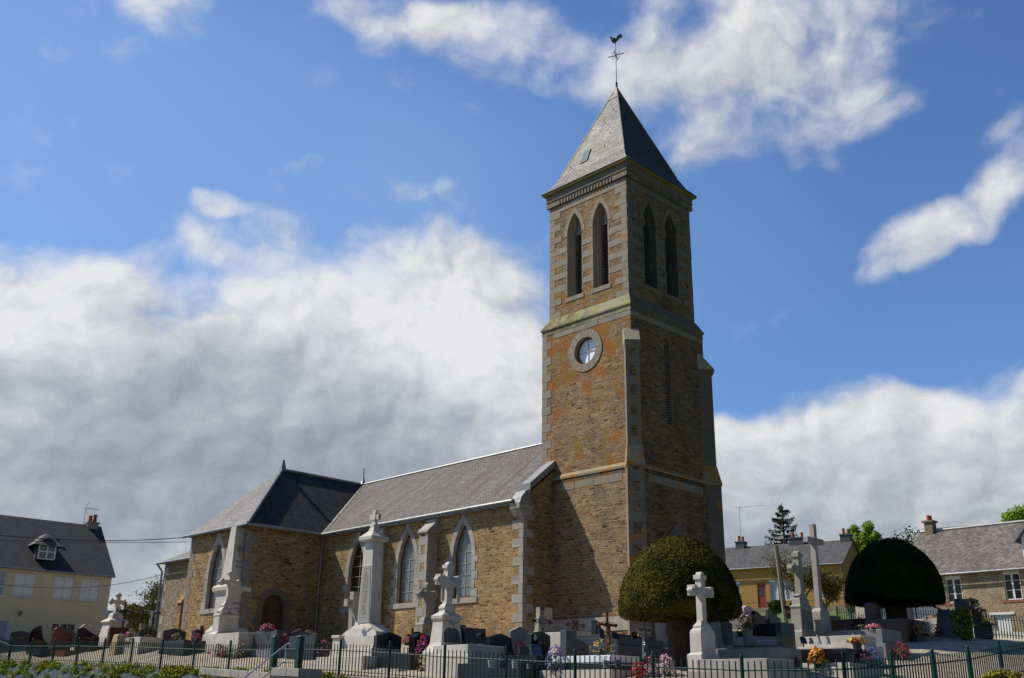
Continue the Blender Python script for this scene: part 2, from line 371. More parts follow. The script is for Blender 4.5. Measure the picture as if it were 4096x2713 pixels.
G_white = granite('granite_white', (.52, .485, .43), stain=.4, stainc=(.3, .26, .2))
G_pink = granite('granite_pinkish', (.36, .325, .295), stain=.2)
G_grey = granite('granite_grey', (.21, .21, .215), stain=.1)
G_old = granite('weathered_stone', (.28, .27, .225), stain=.5, stainc=(.14, .14, .09))
G_yel = granite('ochre_old_stone', (.34, .26, .14), stain=.4, stainc=(.2, .14, .06))
def polished(name, base, rough=.12, speck=.5, sc=1.):
    m, t = mat(name); uv = objc(t)
    sp = t.noise(uv, 160*sc, 2, .8); col = t.mix(1, base, t.ramp(sp, [(.3, 1-speck), (.55, 1), (.75, 1+speck*1.5)]), 'MULTIPLY')
    fin_mat(t, col, rough, spec=.3); return m
K_black = polished('black_granite', (.012, .012, .014), .1)
K_dark = polished('dark_grey_granite', (.028, .029, .033), .25)
K_blue = polished('blue_grey_granite', (.04, .046, .06), .25)
K_mid = polished('mid_grey_granite', (.075, .077, .083), .35)
K_red = polished('red_granite', (.075, .02, .015), .25)
K_rose = polished('rose_granite', (.17, .06, .042), .25)
def plain(name, col, rough=.6, metal=0, nscale=0, namt=.2, bump=0, spec=None):
    m, t = mat(name)
    if nscale:
        n = t.noise(objc(t), nscale, 5, .6); c = t.mix(1, col, t.ramp(n, [(.3, 1-namt), (.7, 1+namt)]), 'MULTIPLY')
        fin_mat(t, c, rough, n if bump else None, bump, .01, metal, spec)
    else: fin_mat(t, tuple(col), rough, metal=metal, spec=spec)
    return m
def slate(name, lo, hi, tw=.2, th=.11, streak=.5, streakc=(.1, .075, .055), pale=.0, palec=(.5, .5, .5), rough=.62, brown=0, sp=.22):
    m, t = mat(name); uv = uvn(t)
    b = t.new('ShaderNodeTexBrick', offset=.5); t.put(b.inputs['Vector'], uv); b.inputs['Color1'].default_value = (0, 0, 0, 1); b.inputs['Color2'].default_value = (1, 1, 1, 1); b.inputs['Mortar'].default_value = (0, 0, 0, 1)
    b.inputs['Scale'].default_value = 1; b.inputs['Mortar Size'].default_value = .007; b.inputs['Mortar Smooth'].default_value = .3; b.inputs['Brick Width'].default_value = tw; b.inputs['Row Height'].default_value = th
    col = t.ramp(b.outputs['Color'], [(0, lo), (1, hi)])
    if brown: col = t.mix(t.math('MULTIPLY', t.mr(t.noise(uv, 1.3, 6, .65), .42, .62), brown), col, t.ramp(b.outputs['Color'], [(0, (.11, .08, .062)), (1, (.28, .215, .17))]))
    st = t.noise(t.vm('MULTIPLY', uv, (1.4, .16, 1)), 1.6, 6, .62)
    col = t.mix(t.math('MULTIPLY', t.mr(st, .42, .66), streak), col, streakc)
    pt = t.mr(t.noise(uv, .55, 4, .6), .5, .66)
    if pale:
        wn_ = t.new('ShaderNodeTexWhiteNoise', noise_dimensions='1D'); t.l.new(b.outputs['Color'], wn_.inputs['W'])
        col = t.mix(t.math('MULTIPLY', t.math('MULTIPLY', pt, t.mr(wn_.outputs[0], .2, 1)), pale), col, palec)
    fine = t.noise(uv, 30, 3); col = t.mix(1, col, t.ramp(fine, [(.3, .8), (.7, 1.2)]), 'MULTIPLY')
    col = t.mix(t.math('MULTIPLY', b.outputs['Fac'], .75), col, (.03, .03, .032))
    sy = t.new('ShaderNodeSeparateXYZ'); t.put(sy.inputs[0], uv)
    lap = t.math('SUBTRACT', 1, t.math('FRACT', t.math('DIVIDE', sy.outputs[1], th)))
    h = t.math('SUBTRACT', t.math('ADD', lap, t.math('MULTIPLY', b.outputs['Color'], .4)), b.outputs['Fac'])
    fin_mat(t, col, rough, h, .7, .018, spec=sp)
    return m
R_nave = slate('slate_nave', (.125, .112, .098), (.235, .212, .185), streak=.75, streakc=(.105, .075, .052))
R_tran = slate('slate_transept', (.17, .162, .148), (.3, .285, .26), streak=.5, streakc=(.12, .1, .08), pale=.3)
R_trand = slate('slate_transept_west_shaded', (.024, .0225, .021), (.062, .058, .053), streak=.7, streakc=(.012, .011, .01))  # shaded copy of the transept slate, the darkness is in the colour
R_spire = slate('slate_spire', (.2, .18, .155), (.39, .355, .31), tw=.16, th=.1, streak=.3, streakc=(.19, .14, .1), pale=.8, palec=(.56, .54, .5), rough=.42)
R_spired = slate('slate_spire_west_shaded', (.028, .025, .021), (.068, .06, .05), tw=.16, th=.1, streak=.4, streakc=(.09, .07, .045))  # spire slate again, darkened in colour for the slopes away from the sun
R_chap = slate('slate_chapel', (.17, .165, .14), (.3, .28, .24), streak=.5, streakc=(.15, .12, .06), pale=.4)
R_left = slate('slate_left_house', (.022, .023, .027), (.05, .051, .055), streak=.4, streakc=(.03, .03, .03))
R_orange = slate('slate_orange_house', (.075, .072, .07), (.15, .145, .14), streak=.5, streakc=(.06, .045, .04), pale=.3, palec=(.28, .25, .2))
R_right = slate('tiles_right_house', (.11, .1, .095), (.22, .2, .18), tw=.2, th=.16, streak=.45, streakc=(.09, .07, .065), pale=.6, palec=(.36, .34, .31), brown=.45)
R_blue = slate('slate_blue', (.085, .095, .12), (.13, .14, .165), streak=.1)
ZN = plain('zinc', (.22, .225, .235), .6, .3, 3, .25)
ZL = plain('lead_white', (.28, .28, .27), .5, .2, 5, .2)
GUT = plain('gutter_zinc', (.24, .25, .255), .5, .5, 4, .3)
RUST = plain('rusty_iron', (.13, .04, .02), .85, .2, 25, .6, .4)
IRON = plain('black_iron', (.02, .02, .022), .55, .6, 25, .5)
GIRON = plain('grey_iron', (.2, .21, .22), .5, .5, 25, .4)
COPPER = plain('verdigris', (.09, .14, .11), .7, .3, 20, .5)
def glassy(name, col, rough=.08):
    m, t = mat(name); fin_mat(t, tuple(col), rough, t.noise(objc(t), 1.3, 2), .05, .05, spec=.8); return m
GLASS = glassy('leaded_glass', (.16, .165, .16), .28); GLD = glassy('dark_glass', (.012, .015, .016), .06); GLW = plain('roundel_sky_reflection', (.8, .79, .84), .5, .2)  # roundel pane: reflected sky put into a pale even colour
LEAD = plain('cream_leading', (.48, .43, .3), .6); FRM = plain('orange_wood_frame', (.13, .038, .016), .55)
DOOR = plain('red_brown_door', (.085, .02, .011), .5, 0, 6, .2); DOOR2 = plain('orange_brown_door', (.3, .085, .02), .5, 0, 6, .2)
LOUV = plain('grey_louvre', (.2, .185, .16), .8, 0, 8, .4); VOID = plain('dark_inside', (.006, .006, .006), 1)
WHITE = plain('white_paint', (.72, .73, .74), .45); SHUT = plain('white_shutter_paint', (.78, .77, .76), .5, 0, 2, .06)
# ------------------------------------------------------------------ church
UX, UY = .718535, .695491; OX, OY = 4.9481, 39.6
TH = math.atan2(UY, UX)
U3 = Vector((UX, UY, 0)); V3 = Vector((-UY, UX, 0)); O3 = Vector((OX, OY, 0))
def cw(u, v, z=0): return O3+U3*u+V3*v+Vector((0, 0, z))
POTD = plain('dark_cable', (.03, .03, .03), .6)
church = thing('church', 'rubble stone church with a square bell tower, slate spire and lower nave', 'church', (OX, OY, 2.2), TH)
CZ = 2.2
# church meshes are written with true heights; every part sits in this offset
def cb(mb, name, mats, parent=None, **k):
    o = mb.build(name, mats, parent or church, **k)
    if parent is None: o.location.z -= CZ
    return o
def fS(c): return lambda s, z, d=0: (c+d, s, z)      # south-like face: normal -u, s=v
def fW(c): return lambda s, z, d=0: (s, c+d, z)      # west-like face: normal -v, s=u
def fE(c): return lambda s, z, d=0: (s, c-d, z)
def fN(c): return lambda s, z, d=0: (c-d, s, z)
def arch(cx, w_, zb, zs, h, n=9, grow=0.):
    w2 = w_/2; Rr = (h*h+w2*w2)/(2*w2); pts = [(cx-w2-grow, zb)]
    a1 = math.atan2(h, Rr-w2)
    R2 = Rr+grow
    ap = math.acos(max(-1, min(1, (Rr-w2)/R2)))
    left = [(cx-w2+Rr-R2*math.cos(ap*i/n), zs+R2*math.sin(ap*i/n)) for i in range(n+1)]
    pts += left
    pts += [(2*cx-x, z) for x, z in reversed(left[:-1])]
    pts.append((cx+w2+grow, zb)); return pts
def seg(a, b, t): return (a[0]+(b[0]-a[0])*t, a[1]+(b[1]-a[1])*t)
def block(mb, fn, s0, s1, z0, z1, proud=.014, g=.006):
    if s1-s0 < .03: return
    proud += random.uniform(-.005, .006); z1 -= random.uniform(0, .01); j1, j2 = random.uniform(-.012, .012), random.uniform(-.012, .012)
    if s1-s0 > .2: s0 += j1; s1 += j2
    mb.prism([(s0+g, z0+g), (s1-g, z0+g), (s1-g, z1-g), (s0+g, z1-g)], fn, -proud, .05, cap=(1, 0))
def surround(mb, fn, cx, w_, zb, zs, h, t=.24, bh=.36, alt=.16, nv=5, proud=.016, jambalt=True, lim=None):
    z = zb; k = 0
    while z < zs-.02:
        z1 = min(zs, z+bh)
        if zs-z1 < bh*.4: z1 = zs
        e = t+(alt if k % 2 == 0 and jambalt else 0)
        for sg in (-1, 1):
            a, b = cx+sg*w_/2, cx+sg*(w_/2+e)
            if lim: b = max(lim[0], min(lim[1], b))
            block(mb, fn, min(a, b), max(a, b), z, z1, proud)
        z = z1; k += 1
    w2 = w_/2; Rr = (h*h+w2*w2)/(2*w2)
    ai = math.acos((Rr-w2)/Rr); ao = math.acos((Rr-w2)/(Rr+t))
    for sg in (-1, 1):
        for k in range(nv):
            p = []
            for (Rq, am) in ((Rr, ai), (Rr+t, ao)):
                row = []
                for j in range(4):
                    a = am*(k+j/3)/nv + (.006/Rq if j == 0 else (-.006/Rq if j == 3 else 0))
                    row.append((cx-sg*(w2-Rr+Rq*math.cos(a))*1 if False else cx+sg*(-(Rr-w2)+Rq*math.cos(a)), zs+Rq*math.sin(a)))
                p.append(row)
            mb.prism(p[0]+p[1][::-1], fn, -proud, .05, cap=(1, 0))
def quoins(mb, cx, cy, sx, sy, z0, z1, bh=.36, a=.5, b=.27, proud=.014, faces=2, xo=0, yo=0):
    # corner block stack at (cx,cy); building lies towards +sx,+sy
    z = z0; k = 0
    while z < z1-.05:
        zz = min(z1, z+bh)
        la, lb = (a, b) if k % 2 == 0 else (b, a)
        x0, x1 = sorted((cx-sx*proud, cx+sx*la)); y0, y1 = sorted((cy-sy*proud, cy+sy*lb))
        mb.box(x0-random.uniform(-.004, .006)*(sx > 0), x1+random.uniform(-.04, .04)*(sx > 0), y0-random.uniform(-.004, .006), y1+random.uniform(-.04, .04), z+.005, zz-.005-random.uniform(0, .012))
        z = zz; k += 1
W_ = 4.664; E1 = .225; E2 = .33
# ---- belfry
b = MB(); OP = []
BW = .88; bz0, bzs, bzh = 17.3, 20.35, 1.08
for cx in (1.555, 3.11): OP.append(arch(cx, BW, bz0, bzs, bzh))
for fn in (fS(0), fW(0)):
    b.panel(fn, [(0, 16.2), (W_, 16.2), (W_, 22.2), (0, 22.2)], OP, 0, 0 if fn(0, 0)[0:1] == (0,) and fn(1, 0)[1] == 1 else 1)
for fn in (fE(W_), fN(W_)): b.panel(fn, [(0, 16.2), (W_, 16.2), (W_, 22.2), (0, 22.2)], [], 0, 1)
# stage two and stage one shells (butt under the weatherings)
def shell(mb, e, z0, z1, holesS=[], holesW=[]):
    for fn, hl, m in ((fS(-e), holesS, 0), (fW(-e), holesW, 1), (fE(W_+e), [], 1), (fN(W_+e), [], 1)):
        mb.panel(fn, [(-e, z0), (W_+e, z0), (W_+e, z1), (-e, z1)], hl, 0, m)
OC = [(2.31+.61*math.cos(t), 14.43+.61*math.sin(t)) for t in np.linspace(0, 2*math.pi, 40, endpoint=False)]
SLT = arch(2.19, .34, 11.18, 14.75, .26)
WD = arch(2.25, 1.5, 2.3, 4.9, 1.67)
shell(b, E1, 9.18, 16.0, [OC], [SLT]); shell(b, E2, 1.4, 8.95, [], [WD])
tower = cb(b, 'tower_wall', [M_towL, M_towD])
# reveals
g = MB(); g2 = MB(); lv = MB(); vd = MB()
for fn in (fS(0), fW(0)):
    for cx in (1.555, 3.11):
        o1 = arch(cx, BW, bz0, bzs, bzh); o2 = arch(cx, BW-.34, bz0+.14, bzs, bzh-.2)
        n = len(o1); vs = [fn(a, z, 0) for a, z in o1]+[fn(a, z, .34) for a, z in o2]
        c = Vector(fn(cx, 19, .2)); fs = []
        for i in range(n):
            j = (i+1) % n; f = (i, j, j+n, i+n); P = [Vector(vs[q]) for q in f]
            nr = (P[1]-P[0]).cross(P[2]-P[0]); fs.append(f if nr.dot(c-(P[0]+P[2])/2) > 0 else f[::-1])
        gg = g if fn(0, 0)[1] == 0 and fn(1, 0)[1] == 1 else g2
        gg.add(vs, fs); gg.reveal(fn, o2, .34, .6, closed=True)
        vd.panel(fn, o2, [], .6)
        z = bz0+.2
        while z < bzs+.1:
            w2 = (BW-.34)/2-.01
            p = [fn(cx-w2, z, .37), fn(cx+w2, z, .37), fn(cx+w2, z+.1, .55), fn(cx-w2, z+.1, .55)]
            q = [(a[0], a[1], a[2]+.018) for a in p]
            lv.add(p+q, [(0, 1, 2, 3), (4, 7, 6, 5), (0, 4, 5, 1), (2, 6, 7, 3)]); z += .125
        tymp = [(a, z_) for a, z_ in arch(cx, BW-.36, bzs+.12, bzs+.14, bzh-.24)]
        lv.prism(tymp, fn, .4, .44)
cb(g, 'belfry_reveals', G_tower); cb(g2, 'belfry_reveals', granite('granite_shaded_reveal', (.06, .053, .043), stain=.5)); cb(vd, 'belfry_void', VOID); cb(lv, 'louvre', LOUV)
# belfry masonry blocks
def belfry_blocks(mb, fn):
    z = 16.47; k = 0; bh = .313
    edges = [0, 1.555-BW/2, 1.555+BW/2, 3.11-BW/2, 3.11+BW/2, W_]
    while z < 21.8:
        z1 = z+bh; zz = (z+z1)/2
        for i, (a, c, d) in enumerate(((0, edges[0], edges[1]), (1, edges[2], edges[3]), (2, edges[4], edges[5]))):
            ext = 0
            if zz > bzs:      # arch bends away
                tt = zz-bzs
                w2 = BW/2; Rr = (bzh**2+w2*w2)/(2*w2); ext = w2-(math.sqrt(max(0, Rr*Rr-tt*tt))-(Rr-w2)) if tt < bzh else w2
            if zz < bz0: ext = BW/2
            c0 = c-(ext if i > 0 else 0); d0 = d+(ext if i < 2 else 0)
            if zz > bzs and ext > 0:
                sgs = .0
            jamb = .08 if i == 1 else .1
            t_ = .2 if bz0 < zz < bzs+bzh else 0
            if k % 2 == 0 and zz < bzs+.5 and zz > 16.9:
                block(mb, fn, c0+(0 if i == 0 else .0)+(-.0), d0, z, z1, .012) if bz0 < zz < bzs else (block(mb, fn, c0, c0+(.75 if i == 0 else .2), z, z1, .012) if i == 0 else None, block(mb, fn, d0-.75, d0, z, z1, .012) if i == 2 else None)
            else:
                if i == 0: block(mb, fn, 0, .34 if k % 2 else .7, z, z1, .012)
                if i == 2: block(mb, fn, W_-(.34 if k % 2 else .7), W_, z, z1, .012)
                if bz0 < zz < bzs:
                    if i > 0: block(mb, fn, c0, c0+.1, z, z1, .012)
                    if i < 2: block(mb, fn, d0-.1, d0, z, z1, .012)
        z = z1; k += 1
    for cx in (1.555, 3.11):
        surround(mb, fn, cx, BW, bzs, bzs, bzh, t=.2, nv=4, proud=.016)
        block(mb, fn, cx-BW/2-.12, cx+BW/2+.12, bz0-.22, bz0-.0, .03)
    block(mb, fn, 0, W_, 21.78, 22.12, .02)
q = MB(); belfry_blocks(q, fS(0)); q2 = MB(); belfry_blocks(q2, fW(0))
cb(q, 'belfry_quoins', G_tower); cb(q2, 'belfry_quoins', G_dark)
# cornice with dentils
c = MB()
def ring(mb, e0, e1, z0, z1, m=0):   # square collar sloping from half-offset e0 (z0) to e1 (z1)
    vs = []
    for e, z in ((e0, z0), (e1, z1)): vs += [(-e, -e, z), (W_+e, -e, z), (W_+e, W_+e, z), (-e, W_+e, z)]
    mb.add(vs, [(3,0,4,7), (3,2,1,0), (4,5,6,7)], m); mb.add(vs, [(0,1,5,4), (1,2,6,5), (2,3,7,6)], m+mw_)
mw_ = 0
for fn in (fS(0), fW(0)):
    n = 17
    for i in range(n):
        s = .85+(W_-1.7)*i/(n-1); c.prism([(s-.055, 22.14), (s+.055, 22.14), (s+.055, 22.36), (s-.055, 22.36)], fn, -.11, .02)
    for s0, s1 in ((-.12, .72), (W_-.72, W_+.12)): c.prism([(s0, 22.14), (s1, 22.14), (s1, 22.36), (s0, 22.36)], fn, -.118, .02)
ring(c, .10, .10, 22.364, 22.44); ring(c, .14, .14, 22.444, 22.5); ring(c, .12, .13, 22.504, 22.76)
cb(c, 'cornice', G_dark)
c = MB(); ring(c, .16, .24, 22.764, 22.8); ring(c, .27, .27, 22.803, 22.9); cb(c, 'eaves_stone', G_moss)
# weathering between belfry and stage two
mw_ = 1
c = MB(); ring(c, E1+.02, E1+.02, 15.66, 15.90); ring(c, E1+.07, E1+.07, 15.903, 15.98); ring(c, E1+.055, .004, 15.983, 16.5)
mw, t = mat('weathering_stone'); uv = objc(t)
sx = t.new('ShaderNodeSeparateXYZ'); t.put(sx.inputs[0], uv)
base = t.mix(t.mr(t.math('ADD', sx.outputs[1], t.math('MULTIPLY', t.noise(uv, 2, 3), .6)), 2.0, 2.9), (.25, .235, .165), (.15, .11, .06))
base = t.mix(t.mr(t.noise(uv, 2.6, 5, .6), .48, .6), base, (.27, .27, .1)); base = t.mix(t.math('MULTIPLY', t.mr(t.noise(uv, 3.1, 5), .56, .6), .7), base, (.19, .17, .13))
fin_mat(t, t.mix(1, base, t.ramp(t.noise(uv, 40, 3), [(.3, .75), (.7, 1.2)]), 'MULTIPLY'), .9, t.noise(uv, 20, 4), .4, .01)
cb(c, 'string_course', [mw, granite('weathering_shaded', (.12, .105, .075), lichen=.8, stain=.6)]); mw_ = 0  # west side takes a darker copy, its shade put into the colour
c = MB(); ring(c, E2+.0, E2+.0, 8.78, 8.95); ring(c, E2+.035, E2+.035, 8.953, 9.05); ring(c, E2+.03, E1+.003, 9.053, 9.2); cb(c, 'string_course', G_band)
c = MB()   # band of granite below, and plinth
for fn, a0, a1 in ((fS(-E2), .3, 3.9), (fW(-E2), .5, 4.2)):
    s = a0
    while s < a1: s1 = min(a1, s+random.uniform(.7, 1.1)); block(c, fn, s, s1, 8.45, 8.78, .012); s = s1
    cb(c, 'granite_band', G_tower); c = MB()
for fn, a0, a1 in ((fS(-E1), -E1, 4.2), (fW(-E1), -E1, W_+E1)):
    s = a0
    while s < a1: s1 = min(a1, s+random.uniform(.6, 1.0)); block(c, fn, s, s1, 15.42, 15.66, .012); s = s1
    cb(c, 'granite_band', G_tower); c = MB()
vq = 9.3
k = 0
while vq < 15.4:      # far quoin edge of the lit face near the nave
    L = .55 if k % 2 else .32
    block(c, fS(-E1), W_+E1-L, W_+E1, vq, vq+.38, .014); vq += .38; k += 1
cb(c, 'tower_quoins', G_tower)
# oculus
c = MB(); N = 14
for i in range(N):
    a0 = 2*math.pi*i/N+.008; a1 = 2*math.pi*(i+1)/N-.008; arc = lambda r: [(2.31+r*math.cos(a0+(a1-a0)*j/3), 14.43+r*math.sin(a0+(a1-a0)*j/3)) for j in range(4)]
    c.prism(arc(.61)+arc(.96)[::-1], fS(-E1), -.035, .05, cap=(1, 0))
c.reveal(fS(-E1), OC, 0, .34, closed=True)
ocu = cb(c, 'round_window', G_tower)
c = MB(); c.panel(fS(-E1), OC, [], .22); cb(c, 'pane', GLW, ocu)
c = MB()
for a, bb in (((1.7, 14.43), (2.92, 14.43)), ((2.31, 13.8), (2.31, 15.04))):
    if a[0] == bb[0]: c.prism([(a[0]-.012, a[1]), (a[0]+.012, a[1]), (a[0]+.012, bb[1]), (a[0]-.012, bb[1])], fS(-E1), .19, .215)
    else: c.prism([(a[0], a[1]-.012), (bb[0], a[1]-.012), (bb[0], a[1]+.012), (a[0], a[1]+.012)], fS(-E1), .185, .212)
cb(c, 'leading', LEAD, ocu)
c = MB(); o1 = OC; o2 = [(2.31+.55*math.cos(t_), 14.43+.55*math.sin(t_)) for t_ in np.linspace(0, 2*math.pi, 40, endpoint=False)]
c.panel(fS(-E1), o1, [o2], .17); c.reveal(fS(-E1), o2, .17, .22, closed=True); cb(c, 'frame', FRM, ocu)
# slit window
c = MB(); c.reveal(fW(-E1), SLT, 0, .3, closed=True); sw = cb(c, 'slit_window', G_dark)
c = MB(); z = 11.25
while z < 14.9: c.prism([(2.03, z), (2.35, z), (2.35, z+.03), (2.03, z+.03)], fW(-E1), .06, .2); z += .12
cb(c, 'louvre', LOUV, sw); c = MB(); c.panel(fW(-E1), SLT, [], .28); cb(c, 'void', VOID, sw)
# diagonal buttresses
def dbut(cx, cy, dx, dy, name='tower_buttress'):
    # local frame: o = outward, s = sideways
    o = Vector((dx, dy, 0)).normalized(); s = Vector((-o.y, o.x, 0)); base = Vector((cx, cy, 0))
    def fr(d0, w0, z0, d1, w1, z1, mb, m=0, back=-.5):
        vs = []
        for d, w, z in ((d0, w0, z0), (d1, w1, z1)):
            for a, bb in ((back, -w), (d, -w), (d, w), (back, w)): vs.append(base+o*a+s*bb+Vector((0, 0, z)))
        mb.add(vs, [(0,1,5,4), (1,2,6,5), (2,3,7,6), (3,0,4,7), (3,2,1,0), (4,5,6,7)], m)
    def fr2(d, w, z0, z1, mb, kk):
        if kk % 2 == 0: fr(d, w, z0, d, w, z1, mb); return
        for s0, s1 in ((-w, -w*.42), (w*.42, w)):
            vs = []
            for z in (z0, z1):
                for a, bb in ((-.5, s0), (d, s0), (d, s1), (-.5, s1)): vs.append(base+o*a+s*bb+Vector((0, 0, z)))
            mb.add(vs, [(0,1,5,4), (1,2,6,5), (2,3,7,6), (3,0,4,7), (3,2,1,0), (4,5,6,7)], 0)
    mb = MB(); z = 1.6; k = 0
    fr(.62, .4, 1.3, .62, .4, 3.2, mb); fr(.62, .4, 3.2, .5, .34, 3.32, mb)
    while z < 8.75:
        z1 = min(8.9, z+.42)
        if z > 3.2: fr2(.5, .34, z+.005, z1-.005, mb, k)
        z = z1; k += 1
    fr(.49, .33, 3.3, .49, .33, 8.9, mb, 1)
    fr(.54, .37, 8.9, .54, .37, 9.03, mb, 2); fr(.53, .36, 9.033, .36, .3, 9.75, mb, 2)
    z = 9.7
    while z < 13.7:
        z1 = min(13.8, z+.42); fr2(.35, .285, z+.005, z1-.005, mb, k); z = z1; k += 1
    fr(.34, .275, 9.7, .34, .275, 13.8, mb, 1)
    fr(.35, .285, 13.8, .47, .32, 14.0, mb); fr(.47, .32, 14.003, .47, .32, 14.14, mb, 0)
    fr(.47, .32, 14.143, -.1, .32, 14.85, mb, 3, back=-.4)
    return mb
mtop = granite('buttress_cap_stone', (.32, .3, .22), stain=.5, stainc=(.24, .18, .05))
for i, (cx, cy, dx, dy) in enumerate(((-E1-.02, -E1-.02, -1, -1), (W_+E1-.05, -E1+.05, 1, -1))):
    cb(dbut(cx, cy, dx, dy), 'tower_buttress', [G_dark if i else G_but, M_towD, G_band, mtop])
# rubble insets on the front buttress face
c = MB(); o = Vector((-1, -1, 0)).normalized(); s = Vector((-o.y, o.x, 0))
for k, z in enumerate(()):
    p = Vector((-E1-.02, -E1-.02, z))+o*.503
    c.add([p-s*.13, p+s*.12, p+s*.12+Vector((0, 0, .34)), p-s*.13+Vector((0, 0, .34))], [(0, 1, 2, 3), (3, 2, 1, 0)])
for z in ():
    p = Vector((-E1-.02, -E1-.02, z))+o*.353
    c.add([p-s*.1, p+s*.08, p+s*.08+Vector((0, 0, .36)), p-s*.1+Vector((0, 0, .36))], [(0, 1, 2, 3), (3, 2, 1, 0)])

# plinth of the tower, west portal and steps
c = MB()
for fn, a0, a1 in ((fS(-E2), -.1, 4.1), (fW(-E2), 4.45, W_+.1), (fW(-E2), -.2, .08)):
    s = a0
    while s < a1-.05:
        s1 = min(a1, s+random.uniform(.8, 1.3)); c.prism([(s+.004, 2.7), (s1-.004, 2.7), (s1-.004, 3.22), (s+.004, 3.22)], fn, -.16, .02); s = s1
    cb(c, 'tower_plinth', G_pale); c = MB()
c = MB(); c.prism([(-.1, 1.5), (4.1, 1.5), (4.1, 2.7), (-.1, 2.7)], fS(-E2), -.13, .02); cb(c, 'plinth_rubble', M_towL)
c = MB()
for s0, s1 in ((.1, .75), (3.75, 4.4)):
    c.prism([(s0, 2.55), (s1, 2.55), (s1, 3.3), (s0, 3.3)], fW(-E2), -.42, .02)
    c.prism([(s0-.03, 1.2), (s1+.05, 1.2), (s1+.05, 2.55), (s0-.03, 2.55)], fW(-E2), -.46, .02)
dr = None
cs_ = MB(); surround(cs_, fW(-E2), 2.25, 1.5, 2.3, 4.9, 1.67, t=.36, nv=6, proud=.05)
c.reveal(fW(-E2), WD, 0, .4, closed=True)
dr = cb(c, 'west_door', G_pale); cb(cs_, 'portal_arch', G_dark)
c = MB()
for i in range(8): c.prism([(1.5+i*.1875+.006, 2.3), (1.5+(i+1)*.1875-.006, 2.3), (1.5+(i+1)*.1875-.006, 6.6), (1.5+i*.1875+.006, 6.6)], fW(-E2), .34, .4)
cb(c, 'leaf', DOOR2, dr)
st = MB(); st.box(.8, 3.7, -1.36, -.34, 1.9, 2.34); st.box(.0, 4.5, -1.62, -.34, 1.6, 2.05)
cb(st, 'door_steps', G_pale, bevel=.015)
st = MB(); st.box(.04, 4.46, -1.58, -.4, .9, 1.6); cb(st, 'step_footing', M_lowwall)
# ---- spire
ax, az = W_/2, 28.93
def spire(mb, cols):
    e = .31; prof = [(W_/2+e, 22.905), (W_/2+e-.32, 23.28), (W_/2+e-.62, 23.82), (W_/2+e-.95, 24.5), (.0, 28.93)]
    # straight upper part
    prof = [(W_/2+e, 22.905), (W_/2-.06, 23.32), (W_/2-.36, 23.9), (.035, 28.9)]
    cs = ((-1, -1), (1, -1), (1, 1), (-1, 1))
    for i in range(len(prof)-1):
        (r0, z0), (r1, z1) = prof[i], prof[i+1]
        for j in range(4):
            a, b_ = cs[j], cs[(j+1) % 4]
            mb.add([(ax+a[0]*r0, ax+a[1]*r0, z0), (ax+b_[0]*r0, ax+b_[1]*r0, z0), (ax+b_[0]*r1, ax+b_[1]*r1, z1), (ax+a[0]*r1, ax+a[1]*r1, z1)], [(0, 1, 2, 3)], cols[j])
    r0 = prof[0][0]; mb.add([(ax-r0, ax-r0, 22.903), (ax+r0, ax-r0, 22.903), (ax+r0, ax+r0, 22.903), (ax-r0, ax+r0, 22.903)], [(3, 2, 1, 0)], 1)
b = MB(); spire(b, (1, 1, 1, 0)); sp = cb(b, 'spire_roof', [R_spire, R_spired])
def spz(r): return 28.9-(r-.035)*(5.0/(W_/2-.36-.035))
c = MB()
for j, (sx_, sy_) in enumerate(((-1, -1), (1, -1), (-1, 1))):
    c.tube([(ax+sx_*(W_/2-.36), ax+sy_*(W_/2-.36), 23.9), (ax+sx_*.04, ax+sy_*.04, 28.9)], .03, 5)
cb(c, 'hip_tile', plain('hip_slate', (.3, .3, .29), .5, 0, 5, .3), sp)
c = MB(); c.stack([(28.2, .33), (28.55, .17), (28.93, .06), (28.96, .05)], ax, ax); cb(c, 'lead_cap', plain('spire_cap', (.13, .11, .09), .6, .3, 6, .3), sp)
# skylight and roof hooks on the south slope
def on_spire(s, r, off): # point on south slope (normal -u): at height where half width is r
    z = spz(r); return Vector((ax-r-off*.9, s, z+off*.4))
c = MB(); p = [on_spire(3.15, 1.86, .05), on_spire(2.7, 1.86, .05), on_spire(2.7, 1.55, .05), on_spire(3.15, 1.55, .05)]; p2 = [on_spire(3.15, 1.86, -.02), on_spire(2.7, 1.86, -.02), on_spire(2.7, 1.55, -.02), on_spire(3.15, 1.55, -.02)]
c.add(p+p2, [(0, 1, 2, 3), (3, 2, 1, 0), (0, 4, 5, 1), (1, 5, 6, 2), (2, 6, 7, 3), (3, 7, 4, 0)]); sk = cb(c, 'skylight', ZN, sp)
c = MB(); p = [on_spire(3.1, 1.83, .056), on_spire(2.75, 1.83, .056), on_spire(2.75, 1.58, .056), on_spire(3.1, 1.58, .056)]; c.add(p, [(0, 1, 2, 3), (3, 2, 1, 0)])
o = cb(c, 'roof_hook_pane', glassy('skylight_glass', (.3, .42, .42), .15), sp); o.name = 'skylight_glass'
c = MB()
for s, r in ((2.2, 1.0), (1.6, 1.75), (3.6, 1.9), (1.85, .75)):
    p = on_spire(s, r, .02); c.tube([p, p+Vector((-.1, 0, .0)), p+Vector((-.14, 0, .09)), p+Vector((-.1, 0, .15))], .014, 5)
for s, r in ((1.6, 1.0), (2.4, 1.7)):
    p = Vector((s, ax-r-.02, spz(r))); c.tube([p, p+Vector((0, -.1, 0)), p+Vector((0, -.14, .09)), p+Vector((0, -.1, .15))], .014, 5)
cb(c, 'roof_hook', IRON, sp)
